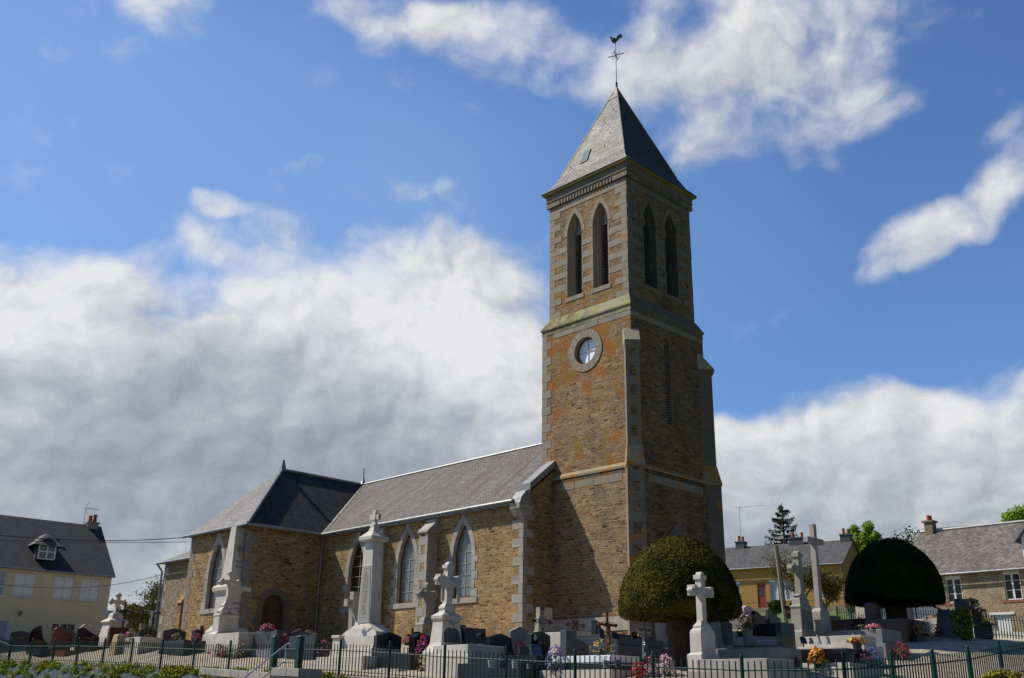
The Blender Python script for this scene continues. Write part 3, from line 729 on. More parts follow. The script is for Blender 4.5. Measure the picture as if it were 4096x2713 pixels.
# weathercock
c = MB(); c.tube([(ax, ax, 28.85), (ax, ax, 29.25)], .055, 8); c.tube([(ax, ax, 29.24), (ax, ax, 29.3)], [.065, .03], 8)
wv = cb(c, 'finial_socket', RUST)
c = MB(); c.tube([(ax, ax, 29.2), (ax, ax, 31.6)], [.022, .016], 6)
d1 = Vector((.35, -.94, 0)).normalized()
cc = Vector((ax, ax, 30.88))
c.tube([cc+d1*.42+Vector((0, 0, -.0)), cc-d1*.42], .022, 5)
d2 = Vector((d1.y, -d1.x, 0)); c.tube([cc+d2*.3, cc-d2*.3], .018, 5)
for a in range(4):       # scrolls
    for dd in (d1, d2):
        ang0 = math.pi/4+a*math.pi/2; cz_ = cc+dd*math.cos(ang0)*.2+Vector((0, 0, math.sin(ang0)*.2))
        pts = []
        for k in range(12):
            tt = ang0+math.pi+k*.5; rr = .11*(1-k/16); pts.append(cz_+dd*math.cos(tt)*rr+Vector((0, 0, math.sin(tt)*rr)))
        c.tube(pts, .011, 4)
cb(c, 'iron_cross', IRON)
rprof = [(-.30,.16),(-.25,.22),(-.22,.27),(-.19,.2),(-.16,.1),(-.05,.03),(.03,.1),(.06,.2),(.12,.3),(.2,.36),(.3,.37),(.36,.31),(.3,.3),(.37,.24),(.29,.24),(.34,.17),(.25,.17),(.2,.1),(.12,.0),(.04,-.1),(-.02,-.17),(-.1,-.17),(-.2,-.08),(-.24,.03),(-.25,.13)]
dd = Vector((UX*.0+ -.72, .7, 0)).normalized()*-1; nn = Vector((-dd.y, dd.x, 0))
rc = MB(); rc.prism([(a, z_) for a, z_ in rprof], lambda s, z, d=0: tuple(Vector((ax, ax, 31.78))+dd*s+nn*d+Vector((0, 0, z))), -.03, .03)
rc.prism([(-.24+.2*a, z_*.55+.02) for a, z_ in ((.1, .0), (.9, -.1), (1.3, .1), (1.1, .25), (.5, .25))], lambda s, z, d=0: tuple(Vector((ax, ax, 31.75))+dd*s+nn*d+Vector((0, 0, z))), -.06, .06)
cb(rc, 'weathercock', COPPER, bevel=.012)
# downpipe / lightning conductor on the far corner
c = MB(); c.tube([(-E1+.1, W_+E1+.05, 15.6), (-E1+.1, W_+E1+.05, 11.9)], .02, 6); cb(c, 'lightning_conductor', POTD)

# ---- nave
NU, NV0, NV1 = -2.02, 4.178, 18.557; EU, EZ, RU, RZ = -2.32, 7.91, 2.295, 11.56
NG = 1.2
wins = (7.87, 11.70, 15.52)
NW = [arch(c_, 1.22, 4.2, 5.9, 1.5) for c_ in wins]
b = MB(); b.panel(fS(NU), [(NV0, NG), (NV1, NG), (NV1, 7.9), (NV0, 7.9)], NW, 0)
b.panel(fW(NV0), [(NU, NG), (6.6, NG), (6.6, 8.0), (RU, 11.4), (NU, 8.0)], [], 0)
b.panel(fN(6.6), [(NV0, NG), (NV1+6, NG), (NV1+6, 7.9), (NV0, 7.9)], [], 0)
cb(b, 'nave_wall', M_nave)
def church_window(fn, cx, w_, zb, zs, h, dark=False, dep=.24, alt=.16, lim=None, t_=.24):
    c = MB(); surround(c, fn, cx, w_, zb, zs, h, t=t_, alt=alt, nv=4, lim=lim)
    o1 = arch(cx, w_, zb, zs, h); c.reveal(fn, o1, 0, dep, closed=True)
    block(c, fn, cx-w_/2-.42, cx+w_/2+.42, zb-.24, zb, .05); 
    ap = h+zs; c.prism([(cx-.12, ap+.12), (cx+.12, ap+.12), (cx+.13, ap+.36), (cx-.13, ap+.36)], fn, -.02, .04)
    par = cb(c, 'window', G_quoin)
    o2 = arch(cx, w_-.05, zb+.09, zs, h-.03)
    c = MB(); c.panel(fn, o1, [o2], dep-.06); c.reveal(fn, o2, dep-.06, dep, closed=True); cb(c, 'frame', FRM, par)
    c = MB(); c.panel(fn, o2, [], dep-.004); cb(c, 'pane', GLD if dark else GLASS, par)
    c = MB()
    c.prism([(cx-.008, zb+.08), (cx+.008, zb+.08), (cx+.008, ap-.1), (cx-.008, ap-.1)], fn, dep-.03, dep-.008)
    z = zb+.5
    while z < ap-.25:
        w2 = w_/2-.06
        if z > zs:
            Rr = (h*h+w2*w2)/(2*w2); w2 = math.sqrt(max(0, Rr*Rr-(z-zs)**2))-(Rr-w2)
        c.prism([(cx-w2, z-.008), (cx+w2, z-.008), (cx+w2, z+.008), (cx-w2, z+.008)], fn, dep-.035, dep-.01); z += .48
    cb(c, 'leading', LEAD, par)
    return par
for i, cx in enumerate(wins): church_window(fS(NU), cx, 1.22, 4.2, 5.9, 1.5, dark=(i == 2))
# nave buttresses
for cv in (9.8, 13.62):
    c = MB(); p = .62; h_ = .3
    z = 1.2
    c.box(NU-p+.012, NU-.005, cv-h_+.012, cv+h_-.012, 1.2, 7.05, 1)
    k = 0
    while z < 7.0:
        z1 = min(7.02, z+.38); 
        if k % 2 == 0: c.box(NU-p, NU-.02, cv-h_, cv+h_, z+.005, z1-.005)
        else:
            c.box(NU-p, NU-.02, cv-h_, cv-h_+.17, z+.005, z1-.005); c.box(NU-p, NU-.02, cv+h_-.17, cv+h_, z+.005, z1-.005)
        z = z1; k += 1
    c.prism([(NU-p-.06, 7.06), (NU, 7.06), (NU, 7.82), (NU-.2, 7.7), (NU-.22, 7.56), (NU-p-.06, 7.14)], lambda s, z, d=0: (s, cv+d, z), -h_-.05, h_+.05)
    cb(c, 'nave_buttress', [G_quoin, M_nave])
c = MB(); quoins(c, NU, NV0, 1, 1, 1.2, 7.25, .37, .6, .24); 
c.prism([(NU-.28, 7.55), (NU+.5, 7.55), (NU+.5, 7.25), (NU-.02, 7.25), (NU-.1, 7.3), (NU-.18, 7.4)], lambda s, z, d=0: (s, NV0+d, z), -.03, .5)
c.box(NU-.3, NU+.5, NV0-.05, NV0+.52, 7.553, 7.75)
cb(c, 'nave_quoins', G_quoin)
# roofs
def slab(mb, a, b_, c_, d_, th=.07, m=0):      # quad roof plane with thickness
    P = [Vector(x) for x in (a, b_, c_, d_)]; n = (P[1]-P[0]).cross(P[2]-P[0]).normalized()
    if n.z < 0: P = P[::-1]; n = -n
    Q = [p-n*th for p in P]; k = len(P)
    mb.add(P+Q, [tuple(range(k)), tuple(reversed(range(k, 2*k)))]+[(i, i+k, (i+1) % k+k, (i+1) % k) for i in range(k)], m)
TV = 21.44; TS = -6.224; TW0, TW1 = 18.557, 24.27
b = MB(); slab(b, (EU, NV0+.3, EZ), (RU, NV0+.3, RZ), (RU, TV, RZ), (EU, TW0-.3, EZ))
slab(b, (RU, NV0+.3, RZ), (6.9, NV0+.3, EZ), (6.9, 30, EZ), (RU, 30, RZ)); cb(b, 'nave_roof', R_nave)
HA = -2.99
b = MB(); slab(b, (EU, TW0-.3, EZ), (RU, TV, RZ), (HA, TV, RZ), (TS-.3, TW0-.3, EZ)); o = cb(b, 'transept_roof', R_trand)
b = MB(); 
P = [Vector((TS-.3, TW0-.3, EZ)), Vector((HA, TV, RZ)), Vector((TS-.3, TW1+.3, EZ))]; n_ = (P[1]-P[0]).cross(P[2]-P[0]).normalized(); 
if n_.z < 0: P = P[::-1]; n_ = -n_
b.add(P+[p-n_*.07 for p in P], [(0,1,2), (5,4,3), (0,3,4,1), (1,4,5,2), (2,5,3,0)])
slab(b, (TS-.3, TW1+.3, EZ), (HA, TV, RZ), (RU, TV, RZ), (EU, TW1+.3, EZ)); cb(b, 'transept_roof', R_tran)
c = MB()
c.tube([(RU, NV0+.3, RZ+.02), (RU, TV, RZ+.02)], .07, 6); cb(c, 'ridge_flashing', ZL)
c = MB(); c.tube([(RU, TV, RZ+.02), (HA, TV, RZ+.02)], .06, 6); cb(c, 'ridge_flashing', GUT)
def flash(mb, a, b_, w_, nrm):
    a, b_ = Vector(a), Vector(b_); d = (b_-a).normalized(); s_ = d.cross(Vector(nrm)).normalized()*w_; up = Vector((0, 0, .035))
    mb.add([a-s_+up, a+s_+up, b_+s_+up, b_-s_+up], [(0, 1, 2, 3), (3, 2, 1, 0)])
c = MB(); c.tube([(TS-.3, TW0-.3, EZ+.02), (HA, TV, RZ+.02)], .09, 6)
ri = cb(c, 'hip_flashing', ZN)
c = MB(); 
a_ = Vector((EU, TW0-.3, EZ)); b__ = Vector((RU, TV, RZ)); off = Vector((0, -.13, .0)); nn_ = Vector((-.62, 0, .78))*.03
c.add([a_+nn_, a_+off*2.2+nn_+Vector((.0, 0, 0)), b__+off*1.6+nn_, b__+nn_], [(0, 1, 2, 3), (3, 2, 1, 0)]); cb(c, 'valley_flashing', ZL)
# finials
c = MB(); c.stack([(RZ-.05, .14), (RZ+.1, .12), (RZ+.5, .06), (RZ+.52, .05)], HA, TV); cb(c, 'roof_finial', GUT)
c = MB(); c.lathe([(.2, 0), (.1, .22), (.04, .42), (.03, .55), (.03, .9), (.045, .9), (.045, .94), (.0, .95)], RU, TV, RZ, 10); cb(c, 'roof_finial', GUT)
# gutters
c = MB(); c.tube([(EU-.05, NV0+.3, EZ-.04), (EU-.05, TW0-.35, EZ-.04)], .075, 8); c.tube([(EU-.05, TW0-.36, EZ-.04), (TS-.36, TW0-.36, EZ-.04), (TS-.36, TW1+.3, EZ-.04)], .075, 8)
c.box(EU+.0, NU, NV0+.3, NV1, EZ-.16, EZ-.1); cb(c, 'gutter', GUT)
c = MB(); c.tube([(NU-.12, TW0-.36, EZ-.08), (NU-.08, TW0-.08, EZ-.35), (NU-.08, TW0-.08, 2.6)], .05, 8); cb(c, 'drainpipe', GUT)
# gable coping with zinc
c = MB(); dz = (RZ-EZ)/(RU-EU)
def cop(u0, u1, z_off, th, v0, v1, mb):
    a = [(u0, EZ+(u0-EU)*dz+z_off), (u1, EZ+(u1-EU)*dz+z_off), (u1, EZ+(u1-EU)*dz+z_off+th), (u0, EZ+(u0-EU)*dz+z_off+th)]
    mb.prism(a, lambda s, z, d=0: (s, v0+d, z), 0, v1-v0)
cop(-1.75, -.1, .0, .3, NV0-.1, NV0+.42, c)
c.prism([(NU-.3, 7.76), (NU+.28, 7.76), (NU+.34, 8.42), (NU+.05, 8.3), (NU-.22, 8.0)], lambda s, z, d=0: (s, NV0-.08+d, z), 0, .56)
cb(c, 'gable_coping', ZN)
# ---- transept walls
TD = arch(-4.5, 1.22, 2.6, 4.15, .62)
b = MB(); b.panel(fW(TW0), [(TS, NG), (NU, NG), (NU, 7.9), (TS, 7.9)], [TD], 0)
TWn = arch(21.41, 1.3, 4.15, 5.9, 1.55)
b.panel(fS(TS), [(TW0, NG), (TW1, NG), (TW1, 7.9), (TW0, 7.9)], [TWn], 0); b.panel(fE(TW1), [(TS, NG), (7, NG), (7, 7.9), (TS, 7.9)], [], 0)
cb(b, 'transept_wall', M_nave)
church_window(fS(TS), 21.41, 1.3, 4.15, 5.9, 1.55)
tq_ = granite('granite_transept', (.24, .21, .18), stain=.4, tint=.8)
c = MB(); quoins(c, TS, TW0, 1, 1, 2, 7.6, .42, .52, .3, .013); k = 0; cb(c, 'transept_quoins', tq_); c = MB()
z = 2.0
while z < 7.6: c.box(TS-.012, TS+.3, TW1-(.5 if k % 2 else .28), TW1+.012, z+.005, z+.41); z += .42; k += 1
cb(c, 'transept_quoins', tq_)
c = MB(); surround(c, fW(TW0), -4.5, 1.22, 2.6, 4.15, .62, t=.3, alt=.18, nv=4, proud=.03); c.reveal(fW(TW0), TD, 0, .22, closed=True)
dr = cb(c, 'side_door', granite('granite_doorway', (.16, .13, .105), stain=.4))
c = MB(); o_ = arch(-4.5, 1.2, 2.6, 4.15, .61)
c.panel(fW(TW0), o_, [], .2); cb(c, 'leaf', DOOR, dr)
c = MB()
for i in range(1, 9): c.prism([(-5.1+i*.1333-.004, 2.7), (-5.1+i*.1333+.004, 2.7), (-5.1+i*.1333+.004, 4.3), (-5.1+i*.1333-.004, 4.3)], fW(TW0), .192, .2)
for z_ in (3.2, 4.0):
    for s0, s1 in ((-5.08, -4.7), (-4.3, -3.92)): c.prism([(s0, z_), (s1, z_+.01), (s1, z_+.05), (s0, z_+.06)], fW(TW0), .17, .199)
cb(c, 'hinge', IRON, dr)
# ---- chapel beyond
CU0, CV1, CEZ = -5.75, 27.9, 6.95
b = MB(); b.panel(fS(CU0), [(TW1, NG), (CV1, NG), (CV1, CEZ), (TW1, CEZ)], [], 0); b.panel(fW(CV1), [(CU0, NG), (6, NG), (6, CEZ), (CU0, CEZ)], [], 0); b.panel(fE(CV1), [(CU0, NG), (6, NG), (6, CEZ), (CU0, CEZ)], [], 0)
cb(b, 'chapel_wall', rubble('rubble_chapel', [(0, (.15, .09, .05)), (.3, (.31, .235, .14)), (.5, (.24, .15, .09)), (.75, (.37, .31, .22)), (1, (.34, .31, .28))], (.38, .31, .22), .24, .1, .012, white=.5, seed=11))
b = MB(); P = [Vector((CU0-.3, TW1, CEZ-.05)), Vector((CU0-.3, CV1+.3, CEZ-.05)), Vector((-1.5, CV1-3.4, 9.4)), Vector((-1.5, TW1, 9.4))]
slab(b, *P, m=0); P = [Vector((CU0-.3, CV1+.3, CEZ-.05)), Vector((6, CV1+.3, CEZ-.05)), Vector((4, CV1-3.4, 9.4)), Vector((-1.5, CV1-3.4, 9.4))]; slab(b, *P)
cb(b, 'chapel_roof', R_chap)
c = MB(); c.tube([(CU0-.36, TW1+.05, CEZ-.1), (CU0-.36, CV1+.3, CEZ-.1)], .07, 8); c.tube([(CU0-.36, CV1+.25, CEZ-.1), (CU0-.1, CV1+.08, CEZ-.5), (CU0-.1, CV1+.08, 2.6)], .055, 8); cb(c, 'drainpipe', GUT)
c = MB(); z = 2.0; k = 0
while z < 6.8:
    c.box(CU0-.012, CU0+.3, CV1-(.22 if k % 2 else .5), CV1+.012, z+.005, z+.425)
    z += .42; k += 1
cb(c, 'chapel_quoins', G_quoin); c = MB(); c.box(CU0-.35, CU0, TW1+.55, TW1+.95, 1.5, 4.6); c.prism([(CU0-.42, 4.6), (CU0, 4.6), (CU0, 5.3)], lambda s, z, d=0: (s, TW1+.5+d, z), 0, .5)
cb(c, 'chapel_buttress', M_nave)
# ------------------------------------------------------------------ terrain
FA = Vector((-.7297, .6837, 0)); FB = Vector((.6837, .7297, 0)); F0 = Vector((7.284, 22.806, 0))
ctl = []
for k, z in ((-1, .1), (0, .19), (1, .19), (2, .30), (3, .42), (4, .54), (5, .66), (6, .82), (7, .95), (8.48, 1.07), (9.64, 1.09), (11.65, 1.28), (13.62, 1.45), (15.6, 1.58), (17.65, 1.74), (22, 2.1)):
    p = F0+FA*2.5*k; ctl.append((p.x, p.y, z-.17))
ctl += [(9.13, 24.5, .16), (10.78, 26.37, .32), (12.45, 28.23, .52), (14.11, 30.1, .8), (15.79, 31.96, 1.08), (19.2, 35.7, 1.7), (24, 41, 2.4),
  (5.14, 30, 1.05), (4.6, 36, 1.45), (5, 38.5, 1.8), (6.4, 36.6, 1.55), (8.99, 43.2, 2.5), (3.2, 40.7, 2.1), (-.18, 41.6, 2.2), (-7.14, 48.8, 2.55), (-13.6, 49.5, 2.6), (-18.5, 55.2, 2.85),
  (14.53, 36.5, 2.02), (18.2, 40.5, 2.62), (20.9, 46, 3.08), (17, 50, 3.7), (12.8, 48, 3.6), (25.2, 60, 4.25), (28.5, 57, 4.2), (25.4, 78, 7.0), (17.6, 83, 7.1), (-23.8, 62, 2.8), (-30, 57, 2.6), (-20, 80, 3.1), (0, 85, 4.5), (0, 62, 3.2), (30, 70, 5.2)]
cx_ = np.array(ctl); n_c = len(ctl)
def _phi(r2): return np.sqrt(r2+1.0)
A_ = np.zeros((n_c+3, n_c+3)); dxy = cx_[:, None, :2]-cx_[None, :, :2]
A_[:n_c, :n_c] = -_phi((dxy**2).sum(-1))+np.eye(n_c)*-.05
A_[:n_c, n_c] = 1; A_[:n_c, n_c+1:] = cx_[:, :2]; A_[n_c:, :n_c] = A_[:n_c, n_c:].T
wt = np.linalg.solve(A_, np.append(cx_[:, 2], [0, 0, 0]))
def g_in(X, Y):
    X = np.asarray(X, float); Y = np.asarray(Y, float)
    r2 = (X[..., None]-cx_[:, 0])**2+(Y[..., None]-cx_[:, 1])**2
    return (-_phi(r2)*wt[:n_c]).sum(-1)+wt[n_c]+wt[n_c+1]*X+wt[n_c+2]*Y
RZ0 = -1.62
def ab(X, Y):
    dx, dy = X-F0.x, Y-F0.y; return dx*FA.x+dy*FA.y, dx*FB.x+dy*FB.y
def Hn(X, Y, drop=.62):
    a, b_ = ab(X, Y); ac = np.clip(a, 0, 62); bc = np.clip(b_, 0, 58)
    z = g_in(F0.x+FA.x*ac+FB.x*bc, F0.y+FA.y*ac+FB.y*bc)
    d = np.hypot(np.minimum(a, 0), np.minimum(b_, 0))
    return np.maximum(z-np.maximum(d-.35, 0)*drop, np.minimum(RZ0, z))
def G(x, y): return float(Hn(np.array(x), np.array(y)))
def sheet(name, avals, bvals, material, dz=0, cond=None, noise=0.):
    A, B = np.meshgrid(avals, bvals, indexing='ij')
    X = F0.x+FA.x*A+FB.x*B; Y = F0.y+FA.y*A+FB.y*B; Z = Hn(X, Y)+dz
    if noise: Z = Z+np.random.RandomState(3).uniform(-noise, noise, Z.shape)
    mb = MB(); na, nb = A.shape
    mb.v = [tuple(p) for p in np.stack([X, Y, Z], -1).reshape(-1, 3)]
    for i in range(na-1):
        for j in range(nb-1):
            if cond and not cond((avals[i]+avals[i+1])/2, (bvals[j]+bvals[j+1])/2): continue
            mb.f.append([i*nb+j, (i+1)*nb+j, (i+1)*nb+j+1, i*nb+j+1][::-1]); mb.m.append(0)
    o = mb.build(name, material, smooth=True); return o
m_gr, t = mat('gravel'); uv = uvn(t)
vor = t.new('ShaderNodeTexVoronoi', voronoi_dimensions='2D'); t.put(vor.inputs['Vector'], uv); vor.inputs['Scale'].default_value = 38
sc_ = t.new('ShaderNodeSeparateColor'); t.l.new(vor.outputs['Color'], sc_.inputs[0])
col = t.ramp(sc_.outputs[0], [(0, (.16, .115, .075)), (.35, (.35, .28, .2)), (.65, (.47, .4, .3)), (1, (.6, .55, .46))])
col = t.mix(1, col, t.ramp(t.noise(uv, .8, 5, .6), [(.3, .72), (.7, 1.12)]), 'MULTIPLY')
fin_mat(t, col, .95, t.math('ADD', vor.outputs['Distance'], t.noise(uv, 60, 3)), .8, .012, spec=.2)
m_gs = plain('meadow_grass', (.09, .13, .03), .95, 0, 2.5, .4)
m_rd = plain('road_asphalt', (.06, .06, .062), .9, 0, 30, .25)
m_bk, t = mat('weed_sheet'); uv = uvn(t)
sx = t.new('ShaderNodeSeparateXYZ'); t.put(sx.inputs[0], uv)
st_ = t.noise(t.vm('MULTIPLY', t.vm('ADD', uv, (0, 0, 0)), (2.6, .5, 1)), 2.2, 5, .6)
rot = t.new('ShaderNodeVectorRotate', rotation_type='Z_AXIS'); t.put(rot.inputs['Vector'], uv); rot.inputs['Angle'].default_value = R_(50)
fold = t.noise(t.vm('MULTIPLY', rot.outputs[0], (7, .7, 1)), 1.5, 5, .65)
col = t.ramp(fold, [(.3, (.012, .018, .02)), (.48, (.04, .056, .06)), (.6, (.085, .108, .11)), (.72, (.03, .038, .036))])
col = t.mix(t.mr(t.noise(uv, 1.3, 5, .65), .58, .66), col, (.16, .13, .08))
fin_mat(t, col, .9, fold, .9, .06, spec=.08)
def spread(*seg_):
    v = []
    for a, b_, n in seg_: v += list(np.linspace(a, b_, n, endpoint=False))
    return v+[seg_[-1][1]]
av = spread((-700, -60, 8), (-60, -6, 14), (-6, 0, 16), (0, 62, 62), (62, 120, 10), (120, 700, 8)); bvv = spread((-700, -60, 8), (-60, -8, 12), (-8, 0, 22), (0, 58, 58), (58, 120, 10), (120, 700, 8))
o = sheet('ground', av, bvv, m_gs, -.05); tag(o, kind='structure')
o = sheet('gravel', spread((0, 62, 90)), spread((0, 36, 60)), m_gr, 0, noise=.012); tag(o, kind='structure')
o = sheet('bank', spread((-6, 0, 16), (0, 70, 120)), spread((-6, 0, 24), (0, 45, 45)), m_bk, -.02, cond=lambda a, b_: (b_ < 0 or a < 0), noise=.03); tag(o, kind='structure')
rd = MB(); rd.v = []
pts = [F0+FA*a+FB*bb for a, bb in ((-400, -14), (400, -14), (400, -6.5), (-400, -6.5))]
rd.add([(p.x, p.y, RZ0-.02) for p in pts], [(3, 2, 1, 0)]); o = rd.build('road', m_rd); tag(o, kind='structure')
vg = MB(); pts = [F0+FA*a+FB*bb for a, bb in ((-400, -30), (400, -30), (400, -14.2), (-400, -14.2))]
vg.add([(p.x, p.y, RZ0-.01) for p in pts], [(3, 2, 1, 0)]); o = vg.build('pavement', plain('pavement', (.25, .24, .22), .9, 0, 12, .2)); tag(o, kind='structure')

def bear(px, py=2600): r = ray(px, py); return r.x/r.y
def gp(px, Y, py=2600): return bear(px, py)*Y, Y
def zt(px, py, Y): return at(px, py, Y).z
def fitw(xl, xr, Y, dr=U3, py=2560):
    b0, b1 = bear(xl, py), bear(xr, py); return (b1*Y-b0*Y)/(dr.x-b1*dr.y)

# ------------------------------------------------------------------ fences
GREEN = plain('green_painted_steel', (.006, .042, .03), .5, 0, 8, .15, spec=.25)
def fence_run(root, pts, hp=1.17, pick=.16, rz_=(.17, .8), bars=True, r=.0175, hpk=1.01, pr=.045):
    for i, p in enumerate(pts):
        mb = MB(); x, y, z = p; mb.tube([(x, y, z-.3), (x, y, z+hp-.05), (x, y, z+hp-.02), (x, y, z+hp)], [pr, pr, pr*.8, pr*.35], 10)
        mb.build('post', GREEN, root)
    for i in range(len(pts)-1):
        a, b_ = Vector(pts[i]), Vector(pts[i+1]); d = b_-a; L = math.hypot(d.x, d.y); mb = MB(); n = int(L/pick)
        for k in range(1, n):
            p = a+d*(k/n); mb.tube([p+Vector((0, 0, .03)), p+Vector((0, 0, hpk-.03)), p+Vector((0, 0, hpk))], [r, r, r*.5], 6)
        for h in rz_: mb.tube([a+Vector((0, 0, h)), b_+Vector((0, 0, h))], .017, 4)
        mb.build('picket_panel', GREEN, root)
def fpt(k): p = F0+FA*2.5*k; return (p.x, p.y, G(p.x, p.y))
f1 = thing('picket_fence', 'green steel picket fence along the top of the bank, right of the small gate', 'fence')
fence_run(f1, [fpt(k) for k in (0, 1, 2, 3, 4, 5, 6, 7, 7.9)])
f2 = thing('picket_fence', 'green steel picket fence along the planted bank, left of the small gate', 'fence')
fence_run(f2, [fpt(8.5)]+[fpt(9.64+i) for i in range(14)])
f3 = thing('picket_fence', 'green steel picket fence running uphill at the right edge, seen at a slant', 'fence')
rp = []
for i in range(0, 9): p = F0+FB*2.5*(i+.0); rp.append((p.x, p.y, G(p.x, p.y)))
fence_run(f3, rp)
f4 = thing('picket_fence', 'green picket fence at the far back of the cemetery before the stone house', 'fence')
bp = []
for px in (3362, 3418, 3544, 3681, 3815, 3963, 4120):
    Y = 46+(3963-px)*.0125; x, y = gp(px, Y); bp.append((x, y, G(x, y)+.02))
fence_run(f4, bp, hp=1.15, pick=.14)
wl = MB()
for i in range(2, len(bp)-1):
    a, b_ = Vector(bp[i]), Vector(bp[i+1]); d = (b_-a).normalized(); nn = Vector((-d.y, d.x, 0))*.1; off = Vector((d.y, -d.x, 0))*-.35
    vs = [a+off-nn, b_+off-nn, b_+off+nn, a+off+nn]; wl.add([v+Vector((0, 0, -.5)) for v in vs]+[v+Vector((0, 0, .32)) for v in vs], [(3,2,1,0), (4,5,6,7), (0,1,5,4), (1,2,6,5), (2,3,7,6), (3,0,4,7)])
tag(wl.build('low_wall', plain('whitewash', (.66, .64, .6), .9, 0, 3, .12)), 'low whitewashed wall at the foot of the back fence', 'wall')
# gate
gt = thing('garden_gate', 'small green steel gate between two square green posts', 'gate')
for k in (7.9, 8.5):
    x, y, z = fpt(k); mb = MB(); M_ = Matrix.Translation((x, y, z))@Matrix.Rotation(math.atan2(FA.y, FA.x), 4, 'Z')
    mb.box(-.1, .1, -.1, .1, -.2, 1.2, M=M_); mb.frus(0, 0, .12, .12, 1.202, .04, .04, 1.27, M=M_); mb.build('gate_post', GREEN, gt, bevel=.006)
a, b_ = Vector(fpt(7.95)), Vector(fpt(8.45)); d = b_-a; mb = MB()
for k in range(1, 11): p = a+d*(k/11); mb.tube([p+Vector((0, 0, .1)), p+Vector((0, 0, .8))], .011, 6)
for h in (.1, .35, .8): mb.tube([a+Vector((0, 0, h)), b_+Vector((0, 0, h))], .02, 6)
mb.build('gate_panel', GREEN, gt)
# handrail
GALV = plain('galvanised_pipe', (.42, .45, .5), .35, .7, 20, .1)
hr = thing('handrail', 'galvanised pipe handrail coming up the steps to the gate', 'handrail'); mb = MB()
Yh = 35.6
top = at(1156, 2574, Yh); dn = at(972, 2716, Yh-1.6); e1_ = at(1172, 2584, Yh+.05); low1 = at(1140, 2642, Yh); low2 = at(1045, 2716, Yh-.9)
mid = at(1145, 2578, Yh)
mb.tube([dn+(dn-mid)*.6, dn, mid, top, e1_], .024, 8); mb.build('rail', GALV, hr)
mb = MB(); mb.tube([at(1144, 2580, Yh), at(1141, 2646, Yh), at(1141, 2646, Yh)-Vector((0, 0, .6))], .022, 8); mb.build('upright', GALV, hr)
mb = MB(); mb.tube([low1, at(1135, 2648, Yh-.03), low2, low2+(low2-low1)*.5], .022, 8); mb.build('lower_rail', GALV, hr)
# stair walls
def wallrun(name, px0, px1, Y0, Y1, py0, py1, th, lab, steps=5):
    r = thing(name, lab, 'wall'); p0, p1 = at(px0, py0, Y0), at(px1, py1, Y1); d = (p1-p0); L = math.hypot(d.x, d.y); d2 = Vector((d.x, d.y, 0)).normalized(); n2 = Vector((-d2.y, d2.x, 0))
    if n2.y < 0: n2 = -n2
    r.location = (p0.x, p0.y, p0.z); mc = MB(); s = 0
    while s < L-.05:
        s1 = min(L, s+random.uniform(.45, 1.1)); z0 = d.z*s/L; z1 = d.z*s1/L
        A = [d2*(s+.006)+Vector((0, 0, z0)), d2*(s1-.006)+Vector((0, 0, z1)), d2*(s1-.006)+n2*th+Vector((0, 0, z1)), d2*(s+.006)+n2*th+Vector((0, 0, z0))]
        mc.add([v-Vector((0, 0, .25)) for v in A]+A, [(3,2,1,0), (4,5,6,7), (0,1,5,4), (1,2,6,5), (2,3,7,6), (3,0,4,7)]); s = s1
    mc.build('coping', G_pale, r, bevel=.012)
    mw_ = MB(); A = [n2*.04, d2*L+n2*.04+Vector((0, 0, d.z)), d2*(L-.03)+n2*(th-.03)+Vector((0, 0, d.z)), n2*(th-.03)]
    mw_.add([v-Vector((0, 0, 2.6)) for v in A]+[v-Vector((0, 0, .255)) for v in A], [(3,2,1,0), (4,5,6,7), (0,1,5,4), (1,2,6,5), (2,3,7,6), (3,0,4,7)]); mw_.build('masonry', M_lowwall, r)
wallrun('retaining_wall', 798, 1082, 39.2, 35.6, 2671, 2692, .35, 'low granite topped stone wall on the left side of the steps')
wallrun('retaining_wall', 1086, 1196, 34.3, 33.2, 2671, 2674, .9, 'short granite topped stone wall on the right side of the steps')
stp = MB()
for i in range(8):
    p = Vector(fpt(8.2)); q_ = p-FB*(.35+.32*i); M_ = Matrix.Translation((q_.x, q_.y, p.z-.16*i))@Matrix.Rotation(math.atan2(FA.y, FA.x), 4, 'Z'); stp.box(-.8, .8, -.16, .17, -.6, -.03, M=M_)
tag(stp.build('steps', G_old), 'worn stone steps down from the green gate', 'steps')

